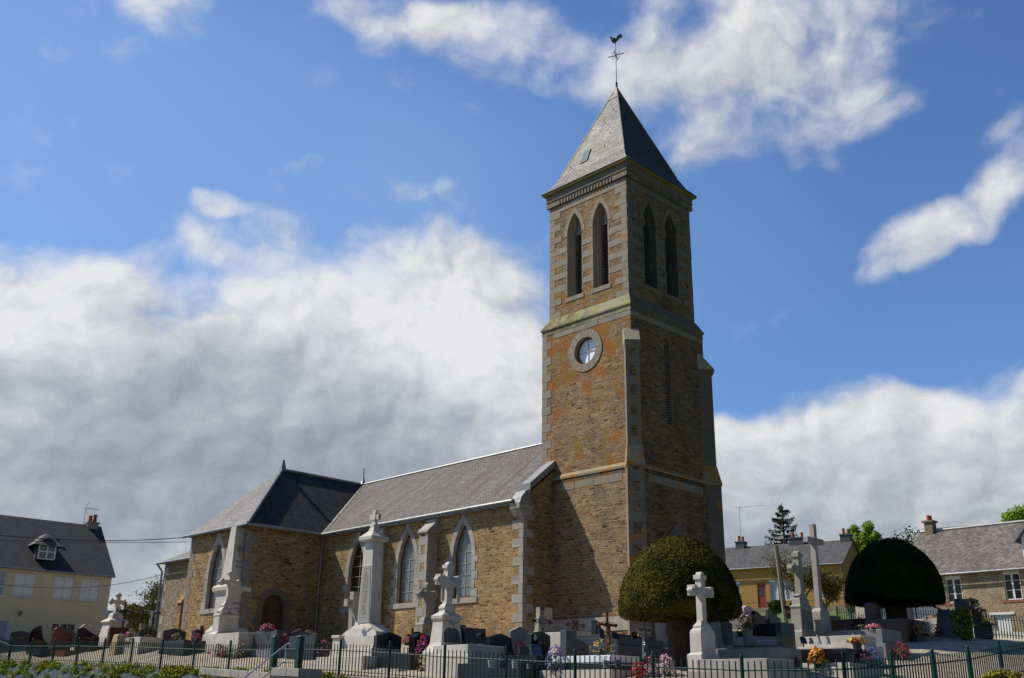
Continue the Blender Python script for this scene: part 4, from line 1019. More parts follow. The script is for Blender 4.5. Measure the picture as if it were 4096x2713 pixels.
# ------------------------------------------------------------------ grave building blocks
GOLD = plain('gold_lettering', (.42, .24, .05), .5, .3); GREYL = plain('grey_lettering', (.09, .09, .095), .7); SILV = plain('white_lettering', (.5, .5, .5), .6)
def prof(kind, w, h):
    c = w/2; P = [(0, 0), (w, 0)]
    def arc(x0, z0, x1, z1, bow, n=8):
        r = []
        for i in range(n+1):
            t_ = i/n; r.append((x0+(x1-x0)*t_, z0+(z1-z0)*t_+bow*math.sin(math.pi*t_)))
        return r
    if kind == 'rect': return P+[(w, h), (0, h)]
    if kind == 'camber': return P+arc(w, h*.88, 0, h*.88, h*.12)
    if kind == 'gable': return P+[(w, h*.8), (c, h), (0, h*.8)]
    if kind == 'lowgable': return P+[(w, h*.88), (c, h), (0, h*.88)]
    if kind == 'ogee': return P+[(w, h*.84)]+arc(w, h*.84, c+.16*w, h*.93, -.03*h, 5)[1:]+arc(c+.16*w, h*.93, c-.16*w, h*.93, .07*h, 6)[1:]+arc(c-.16*w, h*.93, 0, h*.84, -.03*h, 5)[1:]
    if kind == 'shoulder': return P+[(w, h*.84), (w*.86, h*.86)]+arc(w*.86, h*.88, w*.14, h*.88, h*.12)+[(w*.14, h*.86), (0, h*.84)]
    if kind == 'slantR': return P+[(w, h*.72), (w*.3, h), (0, h*.95)]
    if kind == 'waveL': return P+[(w, h*.62)]+[(w*(1-t_), h*(.62+.38*(.5-.5*math.cos(math.pi*t_)))) for t_ in np.linspace(.05, .85, 8)]+[(0, h)]
    if kind == 'step': return P+[(w*1.0, h*.45), (w*.94, h*.45), (w*.94, h*.75), (w*.87, h*.75), (w*.87, h), (w*.13, h), (w*.13, h*.75), (w*.06, h*.75), (w*.06, h*.45), (0, h*.45)]
    if kind == 'flare': return [(w*.06, 0), (w*.94, 0), (w, h*.83)]+arc(w*.98, h*.84, c+.12*w, h*.95, 0, 3)+arc(c+.12*w, h*.95, c-.12*w, h*.95, .05*h, 6)[1:]+[(0, h*.83)]
    if kind == 'crescent': return [(w*a, h*b_) for a, b_ in ((.05, 0), (1, 0), (1, .35), (.93, .42), (.8, .5), (.68, .62), (.6, .76), (.56, .9), (.54, 1), (.44, .99), (.3, .95), (.16, .86), (.06, .74), (.01, .58), (.01, .3))]
    if kind == 'heart': return [(w*a, h*b_) for a, b_ in ((.05, 0), (.88, 0), (.95, .4), (1, .58), (.98, .7), (.9, .78), (.78, .81), (.66, .8), (.6, .87), (.52, .94), (.42, .99), (.3, 1), (.17, .96), (.07, .87), (.01, .74), (0, .5))]
    if kind == 'asym': return P+[(w, h*.7), (w*.42, h*.84), (w*.42, h*.99), (0, h)]
    if kind == 'notch': return P+[(w, h*.86), (w*.5, h*.95), (w*.3, h)]+arc(w*.3, h, 0, h*.84, -.06*h, 5)[1:]
    return P+[(w, h), (0, h)]
XZ = lambda s, z, d=0: (s, d, z)
def text_rows(mb, cx, z, w, n, y, rh=.055, seed=0):
    rr = random.Random(seed)
    for i in range(n):
        ww = w*rr.uniform(.45, 1); x = cx-ww/2
        while x < cx+ww/2:
            l = rr.uniform(.02, .05); hh = rh*.42
            mb.add([(x, y, z), (x+l*.75, y, z), (x+l*.75, y, z+hh), (x, y, z+hh)], [(0, 1, 2, 3)]); x += l
        z -= rh*(1.25 if rr.random() < .7 else 2.2)
def words(txt, size, m, parent, loc, rx=90, rz=0, name='lettering'):
    cu = bpy.data.curves.new(name, 'FONT'); cu.body = txt; cu.size = size; cu.align_x = 'CENTER'; cu.extrude = .002; cu.resolution_u = 2
    tmp = bpy.data.objects.new('tmp', cu); COL.objects.link(tmp); bpy.context.view_layer.update()
    me = bpy.data.meshes.new_from_object(tmp); bpy.data.objects.remove(tmp); me.materials.clear(); me.materials.append(m)
    o = bpy.data.objects.new(name, me); COL.objects.link(o); o.parent = parent; o.location = loc; o.rotation_euler = (R_(rx), 0, R_(rz)); return o
def hstone(kind, xl, xr, ytop, Y, m, label, t_=.14, rows=0, lm=None, slab=None, sm=None, cat='gravestone', group=None, name='headstone', plinth=.0, word=None, wz=.7, depth_dir=None, rowz=.62, pl_m=None):
    w_ = fitw(xl, xr, Y); A = Vector((bear(xl, 2560)*Y, Y, 0)); c = A+U3*(w_/2)+V3*(t_/2)
    z0 = min(G(A.x, A.y), G(c.x, c.y))-.03; h = zt(xl, ytop, Y)-z0
    r = thing(name, label, cat, (c.x, c.y, z0), TH, group)
    mb = MB(); mb.prism([(x-w_/2, z) for x, z in prof(kind, w_, h)], XZ, -t_/2, t_/2); mb.build('stele', m, r, bevel=.012)
    if plinth:
        mb = MB(); mb.box(-w_/2-.08, w_/2+.08, -t_/2-.1, t_/2+.08, -.2, plinth); mb.build('plinth', pl_m or m, r, bevel=.012)
    if rows:
        mb = MB(); text_rows(mb, .02*w_, h*rowz, w_*.6, rows, -t_/2-.003, seed=int(xl)); mb.build('inscription', lm or GOLD, r)
    if word:
        for i, wd in enumerate(word): words(wd, min(.1, w_*.8/max(6, len(wd))/.62), lm or GOLD, r, (0, -t_/2-.003, h*wz-.12*i), name='inscription')
    if slab:
        y0 = -t_/2-.01
        for (L, W2, za, zb) in slab:
            mb = MB(); mb.box(-W2/2, W2/2, y0-L, y0, za, zb); mb.build('ledger', sm or m, r, bevel=.015)
    r['_h'] = h; r['_w'] = w_
    return r
def boxtomb(xl, Y, W2, L, tiers, m, label, name='tomb', cat='tomb', group=None, py=2560, mats=None):
    # xl: photo x of the corner nearest the left on the end face (front-left corner), depth Y; body runs back along V3
    A = Vector((bear(xl, py)*Y, Y, 0)); z0 = min(G(A.x, A.y), G(*(A+V3*L).xy))-.05
    r = thing(name, label, cat, (A.x, A.y, z0), TH, group)
    for i, (e, za, zb) in enumerate(tiers):
        mb = MB(); mb.box(-e, W2+e, -e, L+e, za, zb); mb.build('base' if i == 0 and len(tiers) > 1 else 'ledger', (mats or {}).get(i, m), r, bevel=.015)
    return r
def endblock(mb, cx, cz, hx, hz, ty):     # moulded cross end
    mb.box(cx-hx, cx+hx, -ty, ty, cz-hz, cz+hz)
def crossmesh(mb, zc, arm, s, ztop, z0, t_, style='plain', s0=None):
    s0 = s0 or s
    mb.prism([(-s0, z0), (s0, z0), (s, zc-s), (arm, zc-s), (arm, zc+s), (s, zc+s), (s, ztop), (-s, ztop), (-s, zc+s), (-arm, zc+s), (-arm, zc-s), (-s, zc-s)], XZ, -t_/2, t_/2)
    if style == 'lobed':
        for cx, cz, hx, hz in ((arm-.04, zc, .06, s*1.45), (-arm+.04, zc, .06, s*1.45), (0, ztop-.05, s*1.45, .06)): mb.box(cx-hx, cx+hx, -t_/2-.03, t_/2+.03, cz-hz, cz+hz)
        for cx, cz in ((arm+.02, zc), (-arm-.02, zc), (0, ztop+.02)): mb.prism([(cx+s*.8*math.cos(a), cz+s*.8*math.sin(a)) for a in np.linspace(0, 6.283, 14, endpoint=False)], XZ, -t_/2+.005, t_/2-.005)
    if style == 'fleury':
        for cx, cz, ax_ in ((arm, zc, 0), (-arm, zc, 0), (0, ztop, 1)):
            for k in (-1, 0, 1):
                px_, pz_ = (cx+(0 if k else .07*(1 if cx > 0 else -1)), cz+k*s*1.05) if not ax_ else (cx+k*s*1.05, cz+(0 if k else .07))
                mb.prism([(px_+s*.62*math.cos(a), pz_+s*.62*math.sin(a)) for a in np.linspace(0, 6.283, 12, endpoint=False)], XZ, -t_/2+.002*k-.004, t_/2+.004)
def crossmon(px, Y, pyc, pytop, arm_px, m, label, base,  style='plain', s=.085, t_=.17, name='stone_cross', shaftbot=None, slab=None, sm=None, sf=None, extra=None, rz=TH, z0f=0, kx=1., ky=1.):
    x, y = gp(px, Y, 2580); z0 = G(x, y)-.04+z0f
    r = thing(name, label, 'cross', (x, y, z0), rz)
    zc = zt(px, pyc, Y)-z0; ztop = zt(px, pytop, Y)-z0; arm = fitw(px-arm_px, px+arm_px, Y)/2
    mb = MB(); mb.stack([(zt(px, py, Y)-z0 if py > 5 else py, hw if isinstance(hw, tuple) else (hw*kx, hw*ky)) for py, hw in base]); mb.build('pedestal', m, r, bevel=.012)
    zb = (zt(px, base[-1][0], Y)-z0)-.01
    mb = MB(); crossmesh(mb, zc, arm, s, ztop, zb, t_, style, sf); mb.build('cross', m, r, bevel=.012)
    if slab:
        for (L, W2, za, zb2, yo) in slab:
            mb = MB(); mb.box(-W2/2, W2/2, yo-L, yo, za, zb2); mb.build('ledger', sm or m, r, bevel=.015)
    return r, zc, ztop, arm, z0
def corpus(parent, zc, m, sc=1., y=-.06):
    me = bpy.data.meshes.new('figure'); 
    V = [(0, 0, -.02), (0, 0, .12), (0, 0, .25), (0, -.01, .31), (.0, -.03, .40), (.12, .0, .33), (.25, .01, .4), (-.12, 0, .33), (-.25, .01, .4), (.05, -.02, -.22), (.03, 0, -.42), (-.05, -.02, -.22), (-.02, 0, -.42)]
    E = [(0, 1), (1, 2), (2, 3), (3, 4), (2, 5), (5, 6), (2, 7), (7, 8), (0, 9), (9, 10), (0, 11), (11, 12)]
    me.from_pydata([(a*sc, b_*sc, c*sc) for a, b_, c in V], E, []); me.materials.append(m)
    o = bpy.data.objects.new('figure', me); COL.objects.link(o); o.parent = parent; o.location = (0, y, zc-.3*sc)
    md = o.modifiers.new('skin', 'SKIN'); rad = [.055, .05, .065, .025, .045, .025, .016, .025, .016, .032, .02, .032, .02]
    for v, rr in zip(me.skin_vertices[0].data, rad): v.radius = (rr*sc, rr*sc*.8)
    me.skin_vertices[0].data[0].use_root = True
    o.modifiers.new('sub', 'SUBSURF').levels = 1; return o
def ironcross(px, Y, pyc, pytop, pybot, arm_px, m, label, rays=False, figm=None, ped=None, pedm=None, lean=0, solid=False, wdt=.045, figsc=.8, plaque=None):
    x, y = gp(px, Y, 2560); zb = zt(px, pybot, Y)
    r = thing('iron_cross', label, 'cross', (x, y, zb), TH); r.rotation_euler[1] = lean
    zc = zt(px, pyc, Y)-zb; zt_ = zt(px, pytop, Y)-zb; arm = fitw(px-arm_px, px+arm_px, Y)/2; mb = MB()
    def bar(p0, p1, q):
        p0, p1 = Vector(p0), Vector(p1); d = (p1-p0).normalized(); s = Vector((-d.z, 0, d.x))*q; L = (p1-p0).length; n = max(2, int(L/(q*2.6)))
        mb.tube([p0+s, p1+s], .011, 5); mb.tube([p0-s, p1-s], .011, 5)
        for i in range(n):
            a, b2 = p0+(p1-p0)*(i/n), p0+(p1-p0)*((i+1)/n); mb.tube([a+s, b2-s], .008, 4); mb.tube([a-s, b2+s], .008, 4)
    def trefoil(c, d):
        c = Vector(c); d = Vector(d); s = Vector((-d.z, 0, d.x))
        for o_ in (d*.09, s*.07, -s*.07):
            cc_ = c+o_; mb.tube([cc_+Vector((math.cos(a)*.045, 0, math.sin(a)*.045)) for a in np.linspace(0, 6.283, 11)], .013, 5)
        mb.tube([c-d*.02, c+d*.17], [.02, .006], 5)
    if solid:
        mb.tube([(0, 0, 0), (0, 0, zt_)], .045, 8); mb.tube([(-arm, 0, zc), (arm, 0, zc)], .04, 8)
        for k in range(26):
            t2 = random.random(); mb.tube([(random.uniform(-.05, .05), -.05, t2*zc), (random.uniform(-.09, .09), -.1, t2*zc+.08)], [.03, .008], 4)
        for k in range(12):
            a2 = random.uniform(-arm, arm); mb.tube([(a2, -.03, zc), (a2+.03, -.06, zc+random.uniform(-.1, .08))], [.03, .008], 4)
        for sx_ in (-1, 1): mb.lathe([(.0, -.06), (.06, -.03), (.065, 0), (.05, .05), (0, .07)], sx_*arm, 0, zc, 8)
    else:
        bar((0, 0, 0), (0, 0, zt_-.12), wdt); bar((-arm+.12, 0, zc), (arm-.12, 0, zc), wdt)
        trefoil((0, 0, zt_-.15), (0, 0, 1)); trefoil((arm-.15, 0, zc), (1, 0, 0)); trefoil((-arm+.15, 0, zc), (-1, 0, 0))
        for k in range(4):
            c = Vector((.11*(1 if k % 2 else -1), 0, zc+.11*(1 if k < 2 else -1))); mb.tube([c+Vector((math.cos(a)*.05, 0, math.sin(a)*.05)) for a in np.linspace(0, 6.283, 10)], .011, 4)
        mb.tube([(-.13, 0, 0), (-.05, 0, .14), (0, 0, .25)], .014, 5); mb.tube([(.13, 0, 0), (.05, 0, .14), (0, 0, .25)], .014, 5)
    if rays:
        for a in (.7, 2.44, 3.84, 5.58):
            mb.tube([Vector((0, -.01, zc)), Vector((math.cos(a)*.16, -.01, zc+math.sin(a)*.16)), Vector((math.cos(a)*.34, -.01, zc+math.sin(a)*.34))], [.03, .035, .005], 4)
    mb.build('cross', m, r)
    if plaque: q = MB(); q.box(-.07, .07, -.03, -.015, zc-.2, zc+.16); q.build('medallion', plaque, r, bevel=.02)
    if figm: corpus(r, zc, figm, figsc)
    if ped:
        z0 = G(x, y)-zb-.1; q = MB(); q.stack([(z0, ped[1]), (-.12, ped[0]), (-.05, ped[0]*.95), (0, ped[0]*.75)]); q.build('pedestal', pedm or G_old, r, bevel=.02)
    return r
# flowers
LEAFG = plain('flower_leaves', (.05, .1, .025), .7, 0, 30, .4)
_pc = {}
def petal(c):
    if c not in _pc: _pc[c] = plain('petals', c, .6, 0, 40, .15)
    return _pc[c]
TERRA = plain('terracotta', (.3, .11, .06), .8, 0, 10, .2); POTB = plain('dark_pot', (.03, .028, .03), .4)
FL = []
def flowers(*a, **k): FL.append((a, k))
def _flowers(P, w_, h, cols, label, pot=None, cat='flowers', ph=.11, leafy=.6, asp=1., nb=90, bs=.028, wild=0.):
    r = thing('flower_pot', label, cat, (P.x, P.y, P.z))
    rr = w_/2
    mb = MB(); mb.lathe([(rr*.4, 0), (rr*.5, ph*.9), (rr*.55, ph), (rr*.5, ph)], 0, 0, 0, 14); mb.build('pot', pot or POTB, r)
    lf = MB()
    for k in range(int(140*leafy)+30):
        a = random.uniform(0, 6.283); e = random.uniform(-.75, 1.2); q = random.random()**.4
        d = Vector((math.cos(a)*math.cos(e), math.sin(a)*math.cos(e)*asp, math.sin(e))); p = Vector((d.x*rr*q, d.y*rr*q, ph+d.z*(h-ph)*q*.9)); lf.leaf(p, d+Vector((random.uniform(-.6, .6), random.uniform(-.6, .6), random.uniform(-.3, .6))), random.uniform(.02, .05), asp=.45)
    lf.build('foliage', LEAFG, r)
    bl = MB()
    for k in range(nb):
        a = random.uniform(0, 6.283); e = math.asin(random.uniform(-.25, 1)); d = Vector((math.cos(a)*math.cos(e), math.sin(a)*math.cos(e)*asp, math.sin(e)))
        p = Vector((d.x*rr, d.y*rr, ph+d.z*(h-ph)))*random.uniform(.9, 1.05+wild); mi = random.randrange(len(cols))
        for j in range(5):
            n = d+Vector([random.uniform(-.7, .7) for _ in range(3)]); bl.leaf(p+Vector([random.uniform(-bs, bs)*.6 for _ in range(3)]), n, bs*random.uniform(.6, 1), mi, .8)
    bl.build('blooms', [petal(c) for c in cols], r)
    return r

from mathutils.bvhtree import BVHTree
def surface_tree():
    bpy.context.view_layer.update(); V = []; Fc = []
    for o in COL.objects:
        if o.type != 'MESH': continue
        q = o
        while q.parent: q = q.parent
        if not (q.get('category') in ('gravestone', 'tomb', 'cross', 'monument', 'grave kerb', 'war memorial', 'columbarium', 'lectern') or o.name.startswith(('gravel', 'door_steps'))) or q.name.startswith('iron_cross'): continue
        b_ = len(V); M_ = o.matrix_world; V += [M_@v.co for v in o.data.vertices]; Fc += [[b_+i for i in p.vertices] for p in o.data.polygons]
    return BVHTree.FromPolygons(V, Fc)
def rest(T_, px, py):
    r = ray(px, py); d = r.normalized(); o = r*(19/r.y); hit, n, i, ds = T_.ray_cast(o, d)
    if hit is None: return None, 0
    if n.dot(d) > 0: n = -n
    if n.z > .6: return hit, 0
    dh = Vector((d.x, d.y, 0)).normalized(); up = hit+dh*.15+Vector((0, 0, .6)); h2, n2, i2, d2 = T_.ray_cast(up, Vector((0, 0, -1)))
    if h2 is not None and 0 <= h2.z-hit.z < .22: return h2+dh*.05, 0
    q = hit-dh*.16+Vector((0, 0, .02)); h3, n3, i3, d3 = T_.ray_cast(q, Vector((0, 0, -1)))
    if h3 is None: return hit, 0
    return h3, min(.2, hit.z-h3.z)
def place_flowers():
    T_ = surface_tree()
    for a, k in FL:
        px, py, Y, w_, h, cols, label = a[:7]; P, ex = rest(T_, px, py)
        if P is None: P, ex = at(px, py, Y), 0
        sc = max(.8, min(1.35, P.y/Y)); _flowers(P, w_*sc, h*sc+ex, cols, label, **k)
# ------------------------------------------------------------------ graves, from left to right
hstone('camber', 43, 118, 2522, 57, K_mid, 'low grey arched gravestone at the far left before the cream house', t_=.16, rows=2)
r, *_ = crossmon(118, 60, 2494, 2472, 29, G_old, 'squat blocky stone cross stained yellow, at the far left before the cream house', [(.0, .45), (.3, .45), (2532, .3)], s=.27, t_=.35)
hstone('crescent', 112, 197, 2500, 55, K_black, 'black crescent shaped gravestone with gold writing, left of the red heart stone', rows=4, slab=[(1.8, 1.0, .0, .3)], sm=K_dark, rowz=.5)
hstone('heart', 205, 291, 2503, 54, K_rose, 'rose granite gravestone shaped like a leaning heart', rows=2, slab=[(1.8, 1.0, .0, .3)], sm=K_rose, rowz=.4)
hstone('waveL', 262, 300, 2494, 58, K_mid, 'thin grey winged gravestone peeping out right behind the heart stone')
hstone('shoulder', 312, 362, 2494, 57, G_pale, 'pale arched gravestone with stepped shoulders behind the dark slanted one', t_=.2)
hstone('slantR', 306, 383, 2509, 54.5, K_dark, 'dark grey gravestone with a slanted top and gold writing, left of the white cross', rows=3, slab=[(1.8, 1.0, .0, .3)])
hstone('rect', 372, 397, 2546, 54, K_dark, 'small dark plaque standing at the foot of the slanted dark gravestone')
hstone('camber', 383, 430, 2528, 56, K_mid, 'low grey rounded gravestone just left of the white cross pedestal')
crossmon(446, 56, 2408, 2381, 26, G_mon, 'white stone cross with scalloped ends before the cream house corner', [(0, .55), (.45, .55), (2500, .44), (2490, .55), (2484, .5), (2474, .3), (2462, .28), (2452, .2)], 'fleury', s=.1, t_=.22)
hstone('rect', 438, 511, 2508, 54, K_red, 'broad dark red gravestone behind the iron cross on the rough stone block', t_=.2, rows=3, slab=[(1.8, 1.1, 0, .25)])
ironcross(482, 50, 2444, 2411, 2538, 28, IRON, 'black iron cross wrapped in ivy leaves on a rough ochre stone block', solid=True, ped=(.27, .36), pedm=G_yel)
ironcross(590, 49.3, 2450, 2413, 2563, 34, IRON, 'black iron crucifix with a pale figure on a pale stone tomb', solid=True, figm=SILV, figsc=.95)
boxtomb(560, 48.6, 1.1, 2.0, [(.08, -.3, .5), (0, .503, .82)], G_white, 'pale stone tomb that carries the black iron crucifix')
hstone('camber', 553, 625, 2510, 52, K_blue, 'blue grey arched gravestone behind the iron crucifix', rows=2)
hstone('rect', 555, 575, 2494, 54, G_grey, 'narrow grey stele top showing behind the blue grey arched stone')
hstone('lowgable', 652, 742, 2510, 47.6, K_dark, 'large dark gravestone with a low pointed top in front of the chapel corner', rows=0, slab=[(2.1, 1.2, 0, .55), (2.3, 1.4, -.2, .2)], word=['FAMILLE'], wz=.72)
hstone('camber', 776, 800, 2516, 50.5, K_dark, 'narrow dark gravestone half hidden left of the obelisk base', rows=2, t_=.3)
hstone('rect', 800, 835, 2502, 51, K_dark, 'dark upright slab touching the left side of the obelisk base')
# tall obelisk
def Zh(px, py, Y, z0): return zt(px, py, Y)-z0
def obelisk(px, Y, prof_, m, label, name='obelisk'):
    x, y = gp(px, Y, 2580); z0 = G(x, y)-.05; r = thing(name, label, 'monument', (x, y, z0), TH)
    for i, seg_ in enumerate(prof_):
        mb = MB(); mb.stack([((zt(px, py, Y)-z0) if py > 50 else py, hw) for py, hw in seg_]); mb.build(('base', 'die', 'shaft', 'cap')[min(i, 3)], m, r, bevel=.012)
    return r, z0
hw = lambda pxw, Y: pxw*Y/4029
r, z0 = obelisk(903, 49, [[(0, (.72, .95)), (.35, (.72, .95)), (2545, (.66, .88)), (2528, (.66, .88)), (2515, (.55, .75)), (2505, (.5, .68))], [(2504.5, (.45, .62)), (2380, (.45, .62)), (2374, (.5, .68)), (2366, (.58, .78)), (2352, (.6, .8)), (2345, (.56, .72)), (2338, (.4, .5))], [(2337.5, (.38, .45)), (2112, (.25, .25)), (2104, (.17, .17))]], G_mon, 'tall grey tapering stone obelisk on a pedestal in front of the transept')
words('ICI REPOSENT', .12, GREYL, r, (0, -.63, zt(903, 2420, 49)-z0), name='inscription')
mb = MB(); text_rows(mb, 0, zt(903, 2438, 49)-z0,   .7, 5, -.625, .1, seed=5); mb.build('inscription', GREYL, r)
mb = MB(); text_rows(mb, 0, zt(903, 2250, 49)-z0, .4, 4, -.40, .12, seed=6); mb.build('inscription', GREYL, r)
mb = MB(); zz = zt(903, 2200, 49)-z0
mb.tube([Vector((math.cos(a)*.13, -.35, zz+math.sin(a)*.13)) for a in np.linspace(0, 6.283, 14)], .035, 6); mb.box(-.03, .03, -.38, -.33, zz-.35, zz+.2); mb.box(-.13, .13, -.38, -.33, zz-.02, zz+.04); mb.build('wreath', G_quoin, r)
# front granite cross with scroll
r, zc, ztop, arm, z0 = crossmon(893, 46.3, 2330, 2293, 33, G_mon, 'pale granite cross on a scrolled pedestal with gold emblem, in front of the obelisk', [(0, .6), (2540, .6), (2534, .5), (2530, .44), (2468, .44), (2464, .47), (2459, .44), (2458, .3), (2448, .36), (2440, .34), (2430, .22), (2424, .26), (2418, .2), (2405, .13), (2390, .115)], kx=1.08, ky=.6, style='fleury', s=.095, t_=.2, slab=[(2.2, 1.4, -.2, .72, -.27)], sm=G_white)
mb = MB(); text_rows(mb, 0, zt(893, 2482, 46.3)-z0, .5, 2, -.268, .07, seed=8); text_rows(mb, 0, zt(893, 2506, 46.3)-z0, .5, 3, -.268, .07, seed=9); mb.build('inscription', GOLD, r)
q = MB(); zz = zt(893, 2453, 46.3)-z0
for a, b_ in (((-.07, -.1), (0, .12)), ((.08, -.1), (0, .12)), ((-.1, -.02), (.12, .0))): q.tube([(a[0], -.285, zz+a[1]), (b_[0], -.28, zz+b_[1])], .015, 5)
q.build('emblem', GOLD, r)
flowers(880, 2558, 41, .34, .3, [(.4, .02, .04), (.3, .02, .05)], 'red cyclamen pot at the foot of the scrolled granite cross')
flowers(902, 2562, 40.8, .32, .24, [(.5, .04, .16), (.55, .1, .22)], 'deep pink flower pot on the pale slab under the scrolled cross')
flowers(944, 2563, 41.5, .5, .22, [(.6, .55, .5), (.25, .03, .08), (.1, .15, .05)], 'low planter of mixed small flowers by the gabled pale tomb', pot=TERRA)
flowers(975, 2606, 40.5, .5, .5, [(.6, .5, .04), (.4, .02, .05), (.65, .6, .5)], 'vase of yellow and red pansies behind the fence, left of the gate', nb=60)
flowers(780, 2600, 43.5, .55, .62, [(.35, .02, .14), (.45, .04, .2)], 'round magenta chrysanthemum pot left of the scrolled cross')
flowers(703, 2566, 43, .4, .3, [(.5, .42, .2), (.3, .25, .1)], 'dried flower arrangement on the tomb with the low pointed headstone', nb=30)
flowers(512, 2573, 46.5, .42, .5, [(.55, .02, .2), (.6, .08, .3)], 'hot pink tulips and leaves right of the rough stone block', nb=40)
flowers(522, 2560, 47.5, .34, .4, [(.45, .5, .1)], 'yellow green potted plant behind the hot pink tulips', nb=25)
flowers(596, 2545, 47, .3, .2, [(.6, .25, .2), (.6, .45, .35)], 'small peach flower bowl on the pale crucifix tomb', nb=40)
flowers(400, 2532, 55, .25, .2, [(.6, .45, .02)], 'tiny yellow flowers beside the white cross with scalloped ends', nb=20)
# right of the obelisk
def gabletomb(xl, Y, W2, L, h, m, label):
    A = Vector((bear(xl, 2560)*Y, Y, 0)); z0 = G(A.x, A.y)-.05; r = thing('tomb', label, 'tomb', (A.x, A.y, z0), TH)
    mb = MB(); mb.box(-.1, W2+.1, -.1, L+.1, -.2, h*.35); mb.build('base', m, r, bevel=.02)
    mb = MB(); mb.prism([(0, h*.353), (W2, h*.353), (W2, h*.8), (W2/2, h), (0, h*.8)], XZ, 0, L); mb.build('ledger', m, r, bevel=.02); return r
gabletomb(929, 44.8, 1.2, 1.6, 1.05, G_white, 'pale tomb with a gabled end right of the scrolled granite cross')
hstone('notch', 950, 1006, 2492, 50, K_dark, 'dark gravestone with a notched top behind the gabled pale tomb', rows=2)
r = boxtomb(1104, 43.2, 1.25, 2.3, [(.16, -.2, .4), (.0, .403, 1.12)], G_grey, 'big block shaped grey tomb before the red brown side door', mats={1: K_mid})
words('FAMILLE', .13, GOLD, r, (.55, -.004, .8), name='inscription'); mb = MB(); text_rows(mb, .55, .6, .8, 1, -.004, .12, seed=3); mb.build('inscription', GOLD, r)
q = MB(); q.box(.2, 1.0, .3, 2.0, 1.123, 1.18); q.build('top_slab', K_mid, r, bevel=.01)
flowers(1071, 2527, 40, .56, .3, [(.5, .06, .16), (.65, .35, .45), (.35, .03, .08)], 'pink and white flower bowl on the big block tomb by the side door', nb=130, ph=.1)
hstone('gable', 1160, 1240, 2511, 43.6, K_mid, 'grey five sided gravestone behind the square gate posts', rows=0, word=['FAMILLE LEMASSONS'], wz=.62, slab=[(1.8, 1.1, 0, .35)])
hstone('lowgable', 1206, 1267, 2519, 46, G_grey, 'light grey pointed gravestone just behind the five sided one')
flowers(1142, 2585, 38.5, .4, .45, [(.35, .03, .08), (.5, .1, .2)], 'dark red flower ball between the square gate posts')
r = boxtomb(1262, 41.3, 1.4, 1.9, [(.1, -.2, .4), (0, .403, 1.0)], K_dark, 'dark wide family tomb right of the gate with an iron cross lying on it')
words('FAMILLE', .12, GOLD, r, (.6, -.004, .68), name='inscription')
q = MB(); q.tube([(.15, .1, 1.03), (.25, 1.4, 1.03)], .02, 6); q.tube([(-.05, .6, 1.03), (.5, .55, 1.03)], .02, 6); tagx = q.build('lying_cross', IRON, r)
flowers(1291, 2590, 36.8, .48, .5, [(.42, .06, .2), (.55, .2, .35)], 'pink chrysanthemum pot by the dark family tomb, left of the war memorial')
flowers(1298, 2597, 36.4, .28, .25, [(.6, .5, .05), (.5, .06, .2), (.1, .2, .05)], 'small yellow flower pot under the pink chrysanthemums')
flowers(1690, 2582, 33.5, .34, .42, [(.35, .06, .5), (.55, .15, .6)], 'purple orchid like flowers in front of the black notched gravestone', nb=60, bs=.04)
flowers(1630, 2582, 35, .42, .26, [(.5, .04, .16), (.4, .03, .1)], 'crimson flower trough left of the black notched gravestone')
# war memorial
px, Y = 1478, 38
x, y = gp(1468, Y, 2600); z0 = G(x, y)-.05; wm = thing('war_memorial', 'tall granite war memorial pillar with a white name plaque and carved medal on top', 'war memorial', (x, y, z0), TH)
Z_ = lambda py: zt(1470, py, Y)-z0
mb = MB(); mb.stack([(-.3, (1.2, 1.45)), (.25, (1.2, 1.45))]); mb.stack([(.253, (.62, 1.1)), (Z_(2598), (.62, 1.1))]); mb.build('plinth', G_mon, wm, bevel=.02)
mb = MB(); mb.stack([(Z_(2597.5), (.36, .98)), (Z_(2548), (.36, .98)), (Z_(2530), (.34, .88)), (Z_(2515), (.33, .66)), (Z_(2502), (.3, .48)), (Z_(2498), (.27, .42))]); mb.box(-.5, .3, .98, 1.42, .253, Z_(2552)); mb.box(-.56, .36, 1.0, 1.48, Z_(2551.8), Z_(2540)); mb.build('base', G_mon, wm, bevel=.02)
mb = MB(); mb.stack([(Z_(2497.5), (.24, .38)), (Z_(2170), (.225, .28))]); mb.build('shaft', G_mon, wm, bevel=.012)
mb = MB(); mb.stack([(Z_(2169.5), .3), (Z_(2164), .4), (Z_(2150), .41), (Z_(2146), .36), (Z_(2128), .18), (Z_(2112), .12), (Z_(2100), .12)]); mb.build('cap', G_mon, wm, bevel=.012)
mb = MB(); zc_ = Z_(2070)
for k in range(4):
    a = math.pi/2*k+.0; mb.prism([(math.cos(a)*.05-math.sin(a)*.03, zc_+math.sin(a)*.05+math.cos(a)*.03), (math.cos(a)*.05+math.sin(a)*.03, zc_+math.sin(a)*.05-math.cos(a)*.03), (math.cos(a)*.27+math.sin(a)*.12, zc_+math.sin(a)*.27-math.cos(a)*.12), (math.cos(a)*.27-math.sin(a)*.12, zc_+math.sin(a)*.27+math.cos(a)*.12)], lambda s, z, d=0: (d, s, z), -.06, .06)
mb.prism([(.12*math.cos(a), zc_+.12*math.sin(a)) for a in np.linspace(0, 6.283, 16, endpoint=False)], lambda s, z, d=0: (d, s, z), -.09, .09)
mb.tube([Vector((0, math.cos(a)*.2, zc_+math.sin(a)*.2)) for a in np.linspace(-2.0, 2.0, 12)], .05, 6); mb.build('medal', G_mon, wm)
mb = MB(); zt0, zb0 = Z_(2266), Z_(2492)
